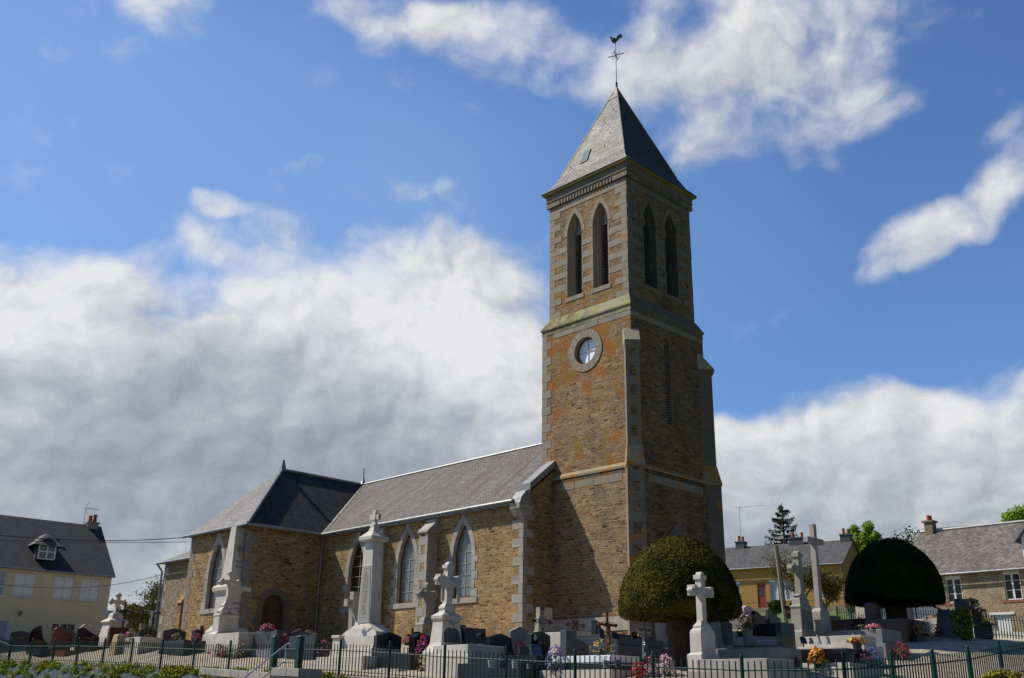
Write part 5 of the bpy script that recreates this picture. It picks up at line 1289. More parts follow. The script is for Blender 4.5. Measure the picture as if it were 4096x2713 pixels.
def lw(z): return .24-(.015)*(z-Z_(2497.5))/(Z_(2170)-Z_(2497.5))
mb.add([(-lw(zb0)-.02, -.34, zb0), (-lw(zb0)-.02, .34, zb0), (-lw(zt0)-.02, .235, zt0), (-lw(zt0)-.02, -.235, zt0), (-lw(zb0)+.02, -.34, zb0), (-lw(zb0)+.02, .34, zb0), (-lw(zt0)+.02, .235, zt0), (-lw(zt0)+.02, -.235, zt0)], [(3,2,1,0), (0,1,5,4), (1,2,6,5), (2,3,7,6), (3,0,4,7), (0,3,2,1)])
pq = mb.build('name_plaque', plain('white_marble', (.62, .61, .58), .35, 0, 6, .05), wm)
mb = MB(); z = zt0-.12; rr = random.Random(2)
while z > zb0+.1:
    w2 = rr.uniform(.08, .16); s_ = -w2
    while s_ < w2: xx = -lw(z)-.026; mb.add([(xx, s_, z), (xx, s_+.022, z), (xx, s_+.022, z+.035), (xx, s_, z+.035)], [(0, 1, 2, 3), (3, 2, 1, 0)]); s_ += .032
    z -= .085 if rr.random() < .8 else .16
mb.build('name_list', plain('faded_gold_lettering', (.55, .42, .2), .6), wm)
mb = MB(); zf = Z_(2500)
for dy in (-.12, .12): mb.tube([(-.5, dy*.3, zf), (-.62, dy*2.2, zf+.5)], .018, 6)
mb.box(-.55, -.45, -.1, .1, zf-.03, zf+.05); mb.build('flag_holder', WHITE, wm)
# panel tomb beside it
r = hstone('lowgable', 1508, 1607, 2524, 37, K_dark, 'wide dark polished gravestone with a carved cross, right against the war memorial', t_=.2, slab=[(2.2, 1.6, -.1, .42)], sm=K_dark)
q = MB(); h = r['_h']; q.box(-.04, .04, -.115, -.1, h*.66, h*.9); q.box(-.12, .12, -.115, -.1, h*.76, h*.82); q.build('carved_cross', K_black, r)
mb = MB(); text_rows(mb, 0, h*.42, .8, 2, -.104, .12, seed=4); mb.build('inscription', SILV, r)
boxtomb(1600, 35.0, 1.8, 2.2, [(0, -.3, .14)], G_quoin, 'pale concrete kerb around the polished grave beside the war memorial', name='grave_kerb', cat='grave kerb')
crossmon(1405, 41, 2414, 2368, 34, G_quoin, 'plain weathered granite cross left of the war memorial', [(0, .6), (2552, .5), (2547, .32), (2530, .2), (2521, .15)], s=.14, t_=.26, sf=.12)
crossmon(1699, 41.5, 2378, 2342, 30, G_old, 'mossy stone cross with scalloped ends behind the white draped cross', kx=.85, ky=.6, base=[(0, .42), (2532, .4), (2507, .4), (2500, .42), (2493, .3), (2483, .27), (2476, .22), (2470, .16)], style='lobed', s=.11, t_=.24)
r, zc, ztop, arm, z0 = crossmon(1783, 35.2, 2322, 2262, 40, G_mon, 'large white stone cross hung with a carved cloth, on a tall pedestal', [(0, .75), (2612, .72), (2598, .62), (2583, .53), (2572, .5), (2490, .43), (2486, .44), (2478, .49), (2466, .5), (2462, .44), (2449, .26), (2442, .25), (2436, .28), (2428, .26), (2416, .17)], kx=.9, ky=.6, style='lobed', s=.12, t_=.22, slab=[(1.7, 1.6, -.3, .72, -.3), (2.1, 1.9, -.4, .4, -.1)], sf=.13)
mb = MB()
for k in range(9):       # the draped cloth
    t0 = -arm*.8+arm*1.6*k/8; mb.tube([(t0, -.15, zc+.1), (t0*.8, -.17, zc-.05-.18*(1-abs(k-4)/4)), (t0*.75, -.15, zc-.12-.2*(1-abs(k-4)/4))], [.035, .045, .03], 6)
for sx_ in (-1, 1): mb.prism([(sx_*arm*.78-.05, zc-.75), (sx_*arm*.78+.06, zc-.7), (sx_*arm*.78+.09, zc+.12), (sx_*arm*.78-.08, zc+.12)], XZ, -.17, -.13)
mb.tube([(-arm*.85, -.15, zc+.13), (0, -.18, zc-.12), (arm*.85, -.15, zc+.13)], .05, 6); mb.build('carved_cloth', G_white, r)
mb = MB(); zz = zt(1783, 2500, 35.2)-z0
mb.tube([Vector((math.cos(a)*.1, -.3, zz+math.sin(a)*.1)) for a in np.linspace(0, 6.283, 12)], .035, 6); mb.tube([(-.3, -.29, zz+.1), (0, -.31, zz-.05), (.3, -.29, zz+.1)], .03, 6); mb.build('wreath', G_white, r)
mb = MB(); zz = zt(1783, 2572, 35.2)-z0; zz2 = zt(1783, 2508, 35.2)-z0; hh_ = zz2-zz
mb.add([(a, -.325+.05*((z-zz)/hh_) , z) for a, z in [(-.36, zz), (.36, zz), (.34, zz+hh_*.6), (.24, zz+hh_*.85), (0, zz2), (-.24, zz+hh_*.85), (-.34, zz+hh_*.6)]], [(0, 1, 2, 3, 4, 5, 6)]); mb.build('name_plate', K_mid, r)
hstone('rect', 1822, 1863, 2497, 38, K_black, 'tall black polished slab right behind the white draped cross', rows=1, rowz=.7)
hstone('notch', 1657, 1722, 2524, 37, K_black, 'black polished gravestone with a sweeping notched top, left of the white draped cross', rows=1, t_=.3, slab=[(1.8, 1.1, 0, .3)])
ironcross(1648, 38.5, 2543, 2514, 2575, 16, RUST, 'small rusty iron cross leaning left of the black notched gravestone', solid=True)
flowers(1682, 2668, 31.3, .42, .95, [(.5, .02, .04), (.6, .05, .06)], 'red geranium spilling down behind the fence left of the white cross pedestal', nb=110, leafy=.3)
flowers(1688, 2634, 31.4, .22, .3, [(.65, .5, .02), (.7, .65, .5)], 'yellow and white daffodils above the red geranium', nb=24, bs=.035)
boxtomb(1862, 38, 1.0, 1.6, [(0, -.2, 1.1)], K_dark, 'low dark box tomb with a flower bowl, right of the tall black slab')
flowers(1881, 2550, 36.6, .46, .2, [(.55, .05, .03), (.6, .4, .03), (.6, .15, .1)], 'red and yellow flower bowl on the low dark box tomb', ph=.08)
hstone('camber', 1916, 1947, 2530, 37.3, K_black, 'narrow black gravestone between the box tomb and the pointed dark one', t_=.2)
hstone('lowgable', 1960, 2048, 2530, 34.6, K_dark, 'dark polished gravestone with gold writing and small shoulders, behind the fence middle', t_=.3, slab=[(2.2, 1.2, 0, .42), (2.5, 1.5, -.2, .12)], sm=K_dark, word=['FAMILLE'], rows=1, wz=.55, rowz=.42)
r = boxtomb(1921, 34.6, .95, 1.8, [(0, -.2, .82)], G_grey, 'light grey speckled tomb left of the dark shouldered gravestone')
q = MB(); q.box(.15, .8, .5, 1.4, .823, .9); q.build('top_slab', G_grey, r, bevel=.01)
hstone('flare', 2042, 2118, 2502, 37.3, G_grey, 'tall grey gravestone with a rounded crown and flared sides, by the nave corner', t_=.18)
r = hstone('camber', 2126, 2202, 2524, 36.3, K_black, 'black rounded gravestone with a small oval portrait, behind the black lattice cross', t_=.25, rows=1)
q = MB(); q.prism([(-.3+.07*math.cos(a), r['_h']*.8+.1*math.sin(a)) for a in np.linspace(0, 6.283, 16, endpoint=False)], XZ, -.14, -.12); q.build('portrait', SILV, r)
hstone('step', 2150, 2219, 2428, 39.6, G_pale, 'tall pale stele with stepped sides standing against the tower', t_=.22, slab=[(2.1, 1.6, -.1, .62)], sm=G_white)
ironcross(2169, 34.6, 2486, 2417, 2588, 41, IRON, 'black openwork iron cross with an oval medallion, before the stepped pale stele', plaque=GIRON)
ironcross(2302, 37.6, 2501, 2431, 2560, 41, RUST, 'rusty openwork iron cross with rays standing before the tower wall', rays=True)
flowers(2090, 2598, 33, .5, .32, [(.6, .13, .13), (.65, .22, .2)], 'salmon pink flower ball in front of the flared grey gravestone', nb=130)
flowers(2110, 2596, 33.1, .2, .3, [(.5, .4, .02)], 'small yellow flowers right of the salmon pink flower ball', nb=20)
flowers(2220, 2670, 28.6, .5, .58, [(.35, .28, .6), (.5, .45, .72), (.25, .18, .5)], 'big lilac chrysanthemum ball behind the fence, left of the dark asymmetric stone', nb=230, bs=.026)
flowers(2240, 2618, 30.5, .28, .3, [(.5, .04, .02), (.55, .08, .03)], 'small red flower pot just behind the lilac chrysanthemum ball', nb=50)
hstone('asym', 2265, 2354, 2521, 32.4, K_mid, 'grey gravestone with a tall left pillar and low right wing, behind the white topped tomb', t_=.26, rows=2, rowz=.5)
# plaques in front
for i, (px_, py_, Y_, wq, hq, lab, mm) in enumerate(((1968, 2672, 29, .2, .2, 'small pale memorial plaque leaning on the dark grave, first from the left', G_white), (2010, 2674, 29, .22, .16, 'grey tilted memorial plaque, second from the left in the front row', K_mid), (2062, 2674, 28.5, .19, .19, 'pale memorial plaque leaning behind the fence, third from the left', G_white), (2118, 2676, 28.3, .12, .13, 'small plaque with a gilt lower edge, fourth from the left', G_grey),
      (2430, 2672, 27.2, .22, .2, 'rose coloured memorial plaque leaning on the white topped tomb', G_pink), (2478, 2672, 27.0, .28, .2, 'grey rounded memorial plaque leaning right of the rose one', K_mid), (2540, 2556, 31.8, .22, .2, 'dark memorial plaque with gold lines leaning at the tower corner', K_black), (2410, 2554, 32.4, .22, .3, 'dark curved memorial plaque on the large dark tomb, left of the rusty crucifix', K_blue), (2462, 2556, 32.2, .3, .22, 'dark boulder shaped memorial plaque right of the rusty crucifix', K_dark),
      (2098, 2622, 29.6, .34, .26, 'grey memorial plaque with a carved flower, behind the fence post', K_mid), (2148, 2622, 29.4, .38, .3, 'blue memorial plaque with a gilt portrait, right of the grey flower plaque', plain('blue_enamel', (.03, .06, .16), .3)), (2042, 2622, 29.9, .3, .28, 'round topped black memorial plaque left of the grey flower plaque', K_black))):
    P = at(px_, py_, Y_); r = thing('memorial_plaque', lab, 'memorial plaque', P, TH+R_(random.uniform(-12, 12)))
    mb = MB(); mb.prism([(a-wq/2, b_) for a, b_ in prof(random.choice(['rect', 'camber', 'notch']), wq, hq)], lambda s, z, d=0: (s, d+z*.25, z), -.015, .02); mb.build('tablet', mm, r, bevel=.006)
    mb = MB(); mb.prism([(-wq*.2, 0), (wq*.2, 0), (wq*.2, hq*.5), (-wq*.2, hq*.5)], lambda s, z, d=0: (s, d+z*.05, z), .06, .08); mb.build('stand', mm, r)
    if i in (6, 10, 2): q = MB(); text_rows(q, 0, hq*.6, wq*.6, 3, -.017+hq*.12, .05, seed=i); q.build('inscription', GOLD, r)
boxtomb(2085, 30.8, 1.35, 2.8, [(.15, -.3, .2), (.0, .203, .62)], K_dark, 'long dark polished tomb holding the front row of memorial plaques')
K_glare = polished('white_glare_slab', (.8, .8, .8), .08, .1)  # glare on the polished top painted as a white base colour
boxtomb(2440, 29.6, 1.3, 2.3, [(.25, -.3, .3), (.06, .303, .5), (0, .503, .7)], G_white, 'low tomb with a polished top whitened by painted glare behind the fence, left of the red flowers', mats={1: K_dark, 2: K_glare})
# large dark tiered tomb with crucifix
boxtomb(2470, 33.6, 2.3, 2.2, [(.2, -.4, .66), (.05, .663, .92), (-.2, .923, 1.04)], K_blue, 'large tiered dark blue grey tomb in front of the tower', py=2600)
hstone('waveL', 2385, 2430, 2480, 36, K_black, 'black wave topped gravestone rising from the large tiered dark tomb', t_=.22)
ironcross(2430, 32.6, 2500, 2448, 2606, 33, RUST, 'tall rusty iron crucifix with a rusty figure before the large tiered dark tomb', solid=True, figm=RUST, figsc=.9)
ironcross(2573, 31.4, 2522, 2477, 2636, 23, GIRON, 'slender grey iron cross leaning slightly, left of the yew trunk', solid=True, figm=GIRON, figsc=.55, lean=.04)
flowers(2408, 2622, 28.4, .5, .35, [(.6, .45, .02), (.55, .4, .03)], 'yellow forsythia like sprigs behind the white topped tomb', nb=40, wild=.3)
flowers(2455, 2616, 28.6, .4, .2, [(.5, .45, .2), (.35, .3, .12)], 'dried yellow cream flower spray right of the yellow sprigs', nb=30, wild=.3)
flowers(2560, 2570, 31, .16, .3, [(.6, .3, .32), (.65, .5, .4)], 'pale pink rose sprays on the dark tomb beside the grey iron cross', nb=26)
flowers(2555, 2710, 25.8, .36, .36, [(.5, .01, .03), (.6, .02, .05)], 'bright red flower pot behind the fence, left of the pink hydrangeas', pot=TERRA, nb=120, bs=.034)
flowers(2612, 2706, 26.3, .36, .5, [(.45, .1, .18), (.6, .3, .36), (.3, .04, .1)], 'deep pink hydrangea by the round fence post near the yew', nb=150)
flowers(2665, 2704, 26.6, .46, .52, [(.65, .42, .48), (.7, .55, .58), (.5, .2, .3)], 'pale pink hydrangea right of the deep pink one, under the yew', nb=190)
# front cross right of yew
crossmon(2812, 27.9, 2366, 2303, 36, G_mon, 'large pale granite cross with lobed ends on a tall pedestal in front of the yew', [(-.1, .42), (2662, .42), (2622, .42), (2616, .36), (2614, .325), (2534, .325), (2524, .31), (2514, .23), (2508, .25), (2502, .21), (2492, .15), (2484, .13)], kx=1.0, ky=.56, style='lobed', s=.095, t_=.19, slab=[(2.1, 1.3, -.3, .6, -.22), (2.4, 1.7, -.5, .32, -.1)], sm=G_pink)
r = boxtomb(3120, 29.2, 1.1, 2.1, [(.14, -.3, .3), (0, .303, .8)], G_old, 'weathered grey tomb with an iron cross lying on it, beside the big granite cross')
q = MB(); q.tube([(.5, .2, .88), (.55, 1.9, .9)], .018, 6); q.tube([(.2, 1.3, .89), (.9, 1.25, .89)], .018, 6); q.build('lying_cross', RUST, r)
q = MB(); q.box(.15, .95, .15, 1.9, .803, .85); q.build('top_slab', G_grey, r, bevel=.01)
r = hstone('waveL', 2991, 3039, 2510, 30.9, G_grey, 'small light grey gravestone with a sweeping top and a dark carved rose', t_=.16)
q = MB()
for k in range(7): q.tube([(-.1+.02*k, -.09, .2+.07*k), (-.06+.05*math.sin(k*2), -.1, .24+.07*k)], .03, 5)
q.build('carved_rose', K_red, r)
boxtomb(2960, 34, 1.2, 2.1, [(0, -.2, .5)], G_grey, 'flat grey tomb between the small rose stone and the granite cross')
# group right of the tower
hstone('slantR', 2920, 2958, 2441, 49, K_dark, 'dark gravestone half hidden behind the yew, right of the tower foot', slab=[(1.9, 1.1, -.1, .55)], sm=G_grey)
hstone('camber', 2983, 3021, 2420, 48.5, G_white, 'white arched stele behind the potted heathers right of the tower', t_=.35)
hstone('lowgable', 2995, 3012, 2455, 47, G_white, 'small narrow white stele in front of the white arched one', t_=.2)
hstone('waveL', 3026, 3084, 2443, 45, K_blue, 'blue grey gravestone with a curved top and a gold flower, before the orange house door', t_=.18, slab=[(1.4, 1.2, .2, .5), (1.6, 1.5, -.1, .2)], sm=K_blue)
hstone('waveL', 3079, 3129, 2436, 47, K_mid, 'grey gravestone with a dark angel relief, right of the blue grey one')
flowers(2996, 2545, 34, .6, .62, [(.4, .12, .14), (.3, .06, .08), (.45, .3, .06)], 'dark pot of heather and little conifers right of the tower foot', ph=.25, nb=80, leafy=1.3)
flowers(2966, 2545, 34.5, .5, .42, [(.2, .25, .05), (.3, .3, .06)], 'green potted shrubs left of the heather pot', ph=.15, nb=50, leafy=1.5)
flowers(2916, 2528, 38, .2, .22, [(.6, .16, .05)], 'tiny orange flowers at the foot of the tower corner', nb=20)
flowers(3072, 2498, 36, .2, .22, [(.65, .6, .6), (.4, .03, .06)], 'white and red flowers on the blue grey curved grave', nb=24)
r = hstone('rect', 3127, 3182, 2488, 32.4, K_black, 'black upright stele with a lighter strip, on the long black tomb', t_=.18)
boxtomb(3385, 30.2, 1.4, 2.6, [(.25, -.4, .3), (.1, .303, .42), (0, .423, .82)], K_black, 'long low black polished tomb behind the fence, with memorial plaques on it', mats={0: G_white, 1: G_white})
for i, (px_, wq, hq, lab, mm) in enumerate(((3218, .28, .22, 'black memorial plaque with a rounded corner on the long black tomb', K_black), (3250, .2, .18, 'small grey memorial plaque with a bird, on the long black tomb', K_mid), (3282, .09, .26, 'pale upright memorial tablet leaning on the long black tomb', G_white), (3318, .1, .22, 'brownish leaning memorial tablet, rightmost on the long black tomb', G_pink))):
    P = at(px_, 2576, 31.6-.25*i); r = thing('memorial_plaque', lab, 'memorial plaque', P, TH+R_(random.uniform(-15, 15)))
    mb = MB(); mb.prism([(a-wq/2, b_) for a, b_ in prof(['notch', 'camber', 'rect', 'rect'][i], wq, hq)], lambda s, z, d=0: (s, d+z*.3, z), -.015, .015); mb.build('tablet', mm, r, bevel=.005)
    mb = MB(); mb.prism([(-wq*.2, 0), (wq*.2, 0), (wq*.2, hq*.4), (-wq*.2, hq*.4)], XZ, .06, .09); mb.build('stand', mm, r)
flowers(3270, 2655, 25.6, .42, .38, [(.65, .26, .02), (.65, .4, .02), (.6, .16, .03)], 'big orange and yellow rose bouquet in a dark pot behind the fence', nb=90, bs=.05, ph=.2)
flowers(3432, 2612, 27.5, .5, .32, [(.45, .03, .06), (.6, .42, .02), (.6, .3, .03)], 'dark bowl of red and yellow pansies on the pale tomb end', ph=.22, nb=60, bs=.04)
flowers(3190, 2664, 25.6, .2, .2, [(.5, .04, .12), (.6, .2, .25)], 'tiny red rose pot between the weathered tomb and the orange bouquet', nb=20)
flowers(3455, 2665, 24.9, .36, .34, [(.6, .16, .3), (.65, .28, .4)], 'bright pink chrysanthemum pot behind the corner of the fence', nb=120)
flowers(3500, 2660, 25.2, .4, .4, [(.2, .18, .6), (.32, .28, .7)], 'violet blue chrysanthemum pot right of the bright pink one', nb=170)
flowers(3610, 2640, 26.8, .42, .42, [(.5, .06, .02), (.45, .03, .02)], 'scarlet geranium pot by the second post of the slanting fence', nb=110)
# tall monuments right
r, zc, ztop, arm, z0 = crossmon(3216, 35.8, 2278, 2217, 28, G_old, 'weathered grey cross on a scrolled pedestal, left of the tall plain granite cross', [(-.1, .6), (2532, .47), (2527, .42), (2524, .37), (2436, .35), (2432, .38), (2428, .37), (2420, .3), (2400, .27), (2392, .2), (2385, .26), (2378, .2)], kx=1.08, ky=.55, style='lobed', s=.11, t_=.22)
q = MB(); zz = zt(3216, 2517, 35.8)-z0; zz2 = zt(3216, 2445, 35.8)-z0; q.box(-.3, .3, -.225, -.19, zz, zz2); q.build('name_plate', K_mid, r)
r, zc, ztop, arm, z0 = crossmon(3290, 36.3, 2165, 2098, 32, G_pink, 'tall plain granite cross on a plain pedestal, the highest cross of the cemetery', [(-.1, (.34, .22)), (2530, (.34, .22)), (2522, (.32, .2)), (2450, (.32, .2)), (2438, (.2, .16)), (2434, (.13, .12))], s=.1, t_=.19, sf=.125, z0f=.1)
boxtomb(3535, 34.5, 1.4, 2.5, [(.15, -.4, .55), (0, .553, 1.02)], G_grey, 'two tier grey tomb at the foot of the tall plain granite cross', py=2600)
boxtomb(3450, 32.6, .95, 2.0, [(.15, -.4, .7), (0, .703, 1.02)], G_white, 'pale low tomb in front of the tall plain granite cross', py=2600)
flowers(3496, 2536, 31, .44, .16, [(.55, .06, .12), (.65, .4, .4)], 'low bowl of pink flowers at the end of the tall cross grave', ph=.06)
flowers(3446, 2529, 31.5, .34, .16, [(.12, .12, .06), (.2, .18, .1)], 'low bowl of withered leaves left of the pink flower bowl', ph=.06, nb=30)
flowers(3418, 2512, 36, .7, .62, [(.12, .1, .5), (.3, .05, .12), (.18, .15, .5)], 'large dark pot of blue and crimson flowers in the shade left of the red stele', ph=.15, nb=130)
flowers(3450, 2515, 36.5, .4, .5, [(.3, .03, .05), (.25, .02, .04)], 'dark crimson flower pot right of the blue flowers in the shade', nb=60)
hstone('rect', 3335, 3372, 2462, 45, K_dark, 'low dark gravestone behind the tall plain granite cross', slab=[(2.0, 1.1, -.1, .5)], sm=K_black)
hstone('camber', 3476, 3492, 2410, 46, G_white, 'white stone stele with a pointed head behind the red granite one', t_=.5)
r = hstone('camber', 3498, 3536, 2404, 40.8, K_red, 'tall red granite stele with gold writing left of the shaded yew', t_=.3, rows=4, slab=[(1.6, 2.2, -.2, .72)], sm=K_red, rowz=.7)
hstone('rect', 3578, 3650, 2474, 40.3, K_dark, 'dark open book shaped memorial stone on the red granite grave', t_=.2)
boxtomb(3672, 39.4, 1.9, 1.7, [(0, -.4, .3)], K_blue, 'blue grey stone kerb base under the red granite grave', name='grave_kerb', cat='grave kerb')
hstone('slantR', 3650, 3668, 2412, 46, K_mid, 'grey stele with gold writing peeping out right of the shaded yew trunk', rows=3)
boxtomb(3765, 46, 1.0, 2.6, [(0, -.2, .35), (.0, .353, .75)], G_white, 'pale tomb with a small ochre cross behind the lectern stone')
crossmon(3748, 47, 2474, 2462, 12, G_yel, 'small ochre stone cross on the pale tomb at the back fence', [(.75, .35), (2486, .3), (2483, .2)], s=.12, t_=.2)
for px_, Yq, cc_, lab in ((3668, 35.5, [(.5, .05, .03), (.6, .45, .03)], 'red and yellow primroses right of the open book stone'), (3712, 36, [(.5, .55, .52), (.6, .62, .6)], 'tall white hydrangea pot right of the red granite grave'), (3742, 35.8, [(.45, .04, .03), (.6, .3, .05)], 'red pansies in a terracotta trough, left of the lectern stone')):
    flowers(px_, 2530, Yq, .38, .5 if 'white' in lab else .28, cc_, lab, pot=TERRA)
# lectern
x, y = gp(3788, 42.2, 2540); z0 = G(x, y)-.05; r = thing('stone_lectern', 'dark stone lectern with a sloping black desk right of the shaded yew', 'lectern', (x, y, z0), R_(-35)); hh_ = zt(3780, 2440, 42.2)-z0
mb = MB(); mb.stack([(0, (.5, .3)), (.1, (.42, .28)), (.35, (.33, .24)), (hh_, (.22, .18))]); mb.build('pillar', K_mid, r, bevel=.01)
mb = MB(); mb.add([(-.5, -.35, hh_+.18), (.45, -.35, hh_-.32), (.45, .35, hh_-.32), (-.5, .35, hh_+.18), (-.5, -.35, hh_+.26), (.45, -.35, hh_-.24), (.45, .35, hh_-.24), (-.5, .35, hh_+.26)], [(3,2,1,0), (4,5,6,7), (0,1,5,4), (1,2,6,5), (2,3,7,6), (3,0,4,7)]); mb.build('desk', K_black, r)
# columbarium
x, y = gp(3862, 43.6, 2540); z0 = G(x, y)-.05; r = thing('columbarium', 'grey stone columbarium with tiered shelves and flowers before the stone house', 'columbarium', (x, y, z0), R_(-22)); hh_ = zt(3850, 2400, 43.6)-z0
mb = MB(); mb.box(-.28, .3, -.5, .5, 0, hh_); mb.build('slab', K_mid, r, bevel=.01)
for i, (zq, l) in enumerate(((.55, 1.15), (1.12, .85), (1.5, .6))):
    mb = MB(); mb.prism([(.3, zq), (l+.05, zq-.07), (l+.05, zq+.0), (.3, zq+.12)], XZ, -.6, .6); mb.build('shelf', K_mid, r, bevel=.006)
    mb = MB(); mb.box(.35, l-.12, -.4, .4, zq-.5 if i else 0, zq-.06); mb.build('niche', G_dark if i else K_mid, r)
for px_, py_, lab, cc_ in ((3905, 2445, 'white and red flowers on the upper shelf of the columbarium', [(.6, .6, .58), (.4, .05, .1)]), (3915, 2470, 'red flowers on the middle shelf of the columbarium', [(.4, .04, .04), (.5, .2, .1)])):
    flowers(px_, py_, 39.9, .4, .34, cc_, lab, nb=50)
place_flowers()
# ------------------------------------------------------------------ houses
def rect_hole(x0, x1, z0, z1): return [(x0, z0), (x1, z0), (x1, z1), (x0, z1)]
fF = lambda s, z, d=0: (s, d, z)
def house(name, label, org, ang, x0, x1, D, zb, eave, ridge, wallm, roofm, holes, hip=False, oh=.3, gutter=True, extra_roof=None, gablem=None):
    r = thing(name, label, 'house', (org[0], org[1], zb), ang); z = lambda q: q-zb
    mb = MB(); mb.panel(fF, [(x0, -1.5), (x1, -1.5), (x1, z(eave)), (x0, z(eave))], holes, 0)
    mb.panel(lambda s, q, d=0: (s, D-d, q), [(x0, -1.5), (x1, -1.5), (x1, z(eave)), (x0, z(eave))], [], 0)
    mb.panel(lambda s, q, d=0: (x0+d, s, q), [(0, -1.5), (D, -1.5), (D, z(eave)), (D/2, z(ridge)-.12), (0, z(eave))], [], 0)
    mb.panel(lambda s, q, d=0: (x1-d, s, q), [(0, -1.5), (D, -1.5), (D, z(eave)), (D/2, z(ridge)-.12), (0, z(eave))], [], 0)
    for hh in holes: mb.reveal(fF, hh, 0, .16, closed=True)
    mb.build('wall', wallm, r)
    sl_ = (ridge-eave)/(D/2); mb = MB(); slab(mb, (x0-.12, -oh, z(eave)-sl_*oh+.08), (x1+.12, -oh, z(eave)-sl_*oh+.08), (x1+.12, D/2, z(ridge)+.08), (x0-.12, D/2, z(ridge)+.08), .1)
    slab(mb, (x0-.12, D+oh, z(eave)-sl_*oh+.08), (x1+.12, D+oh, z(eave)-sl_*oh+.08), (x1+.12, D/2, z(ridge)+.08), (x0-.12, D/2, z(ridge)+.08), .1); rf = mb.build('roof', roofm, r)
    mb = MB(); mb.tube([(x0-.1, -oh-.06, z(eave)-sl_*oh), (x1+.1, -oh-.06, z(eave)-sl_*oh)], .06, 8); mb.build('gutter', GUT, r)
    return r, rf
def window(r, x0, x1, z0, z1, zb, frame=WHITE, glass=GLD, mull=1, bars=2, shut=False, sill=None, dep=.12, curtain=False, lbl=None):
    z0 -= zb; z1 -= zb
    if shut:
        mb = MB(); n = 2
        for i in range(2): a = x0+(x1-x0)*i/2; mb.box(a+.008, a+(x1-x0)/2-.008, .03, .07, z0+.02, z1-.02)
        o = mb.build('shutter', SHUT, r); mb = MB()
        for zz in (z0+.12, (z0+z1)/2, z1-.12):
            for i in range(6): a = x0+(x1-x0)*(.1+i*.16); mb.box(a, a+.02, .02, .032, zz-.03, zz+.03)
        mb.build('vent_slots', POTB, o)
    else:
        mb = MB(); f = .06
        mb.box(x0, x0+f, dep-.05, dep+.02, z0, z1); mb.box(x1-f, x1, dep-.05, dep+.02, z0, z1); mb.box(x0+f, x1-f, dep-.05, dep+.02, z0, z0+f); mb.box(x0+f, x1-f, dep-.05, dep+.02, z1-f, z1)
        for i in range(1, mull+1): a = x0+(x1-x0)*i/(mull+1); mb.box(a-.05, a+.05, dep-.053, dep+.015, z0+f, z1-f)
        for i in range(1, bars+1): a = z0+(z1-z0)*i/(bars+1); mb.box(x0+f, x1-f, dep-.03, dep+.01, a-.014, a+.014)
        o = mb.build('window', frame, r); mb = MB(); mb.box(x0+.02, x1-.02, dep+.021, dep+.03, z0+.02, z1-.02); mb.build('pane', glass, o)
        if curtain:
            mb = MB(); n = 24
            vs = [(x0+.05+(x1-x0-.1)*i/n, dep+.018+.0*math.sin(i*1.3), zz) for i in range(n+1) for zz in (z0+.08, z1-.05)]
            mb.add(vs, [(2*i, 2*i+2, 2*i+3, 2*i+1) for i in range(n) if (i < n*.38 or i > n*.62)]); mb.build('curtain', plain('net_curtain', (.4, .43, .5), .8, 0, 30, .3), o)
    if sill:
        mb = MB(); mb.box(x0-.12, x1+.12, -.06, .1, z0-.1, z0-.004); mb.build('sill', sill, r)
def chimney(rf, x0, x1, y0, y1, z0, z1, m, pots, potm=TERRA, ped=.05):
    mb = MB(); mb.box(x0, x1, y0, y1, z0, z1); mb.box(x0-ped, x1+ped, y0-ped, y1+ped, z1+.002, z1+.1); c = mb.build('chimney', m, rf)
    mb = MB()
    for px_, py_, h in pots: mb.lathe([(.13, 0), (.11, h*.8), (.13, h*.82), (.12, h), (.09, h)], px_, py_, z1+.1, 12)
    mb.build('chimney_pot', potm, rf)
def antenna(r, x, y, z0, z1, hx, m=GUT, n=9, flip=1):
    mb = MB(); mb.tube([(x, y, z0), (x, y, z1)], .02, 5); mb.tube([(x-.15*hx, y, z1-.03), (x+hx, y, z1-.03)], .012, 4)
    for i in range(n): a = x+hx*(.1+.9*i/n); mb.tube([(a, y-.08, z1-.03), (a, y+.08, z1-.03)], .007, 4); mb.tube([(a, y, z1-.09), (a, y, z1+.03)], .007, 4)
    mb.tube([(x+.02*hx, y, z1+.02), (x-.1*hx+.25*abs(hx)*flip, y, z1+.42)], .012, 4); mb.tube([(x+.02*hx, y, z1-.05), (x-.1*hx+.25*abs(hx)*flip, y, z1-.4)], .012, 4)
    mb.build('aerial', m, r)
# cream house on the left
CREAM = plain('cream_render', (.7, .6, .41), .95, 0, 1.2, .08, .2)
zbL = 2.6; Lx0, Lx1 = -12.5, .0
hl = [rect_hole(-7.1, -5.85, 5.31, 6.66)]+[rect_hole(a, b_, 5.29, 6.6) for a, b_ in ((-5.4, -4.31), (-3.22, -2.17), (-1.69, -.67))]+[rect_hole(-6.6, -5.3, 2.6, 3.98), rect_hole(-3.0, -1.64, 2.9, 4.0)]
hl2 = [[(x, z-zbL) for x, z in h] for h in hl]
rL, rfL = house('cream_house', 'cream rendered two storey house with white shutters and a dark slate roof', (-23.82, 62), R_(40), Lx0, Lx1, 7.4, zbL, 6.99, 10.2, CREAM, R_left, hl2, oh=.22)
window(rL, -7.1, -5.85, 5.31, 6.66, zbL, sill=WHITE, curtain=True)
for a, b_ in ((-5.4, -4.31), (-3.22, -2.17), (-1.69, -.67)): window(rL, a, b_, 5.29, 6.6, zbL, shut=True, sill=CREAM)
window(rL, -6.6, -5.3, 2.6, 3.98, zbL, curtain=True, mull=1, bars=0); window(rL, -3.0, -1.64, 2.9, 4.0, zbL, mull=2, bars=1)
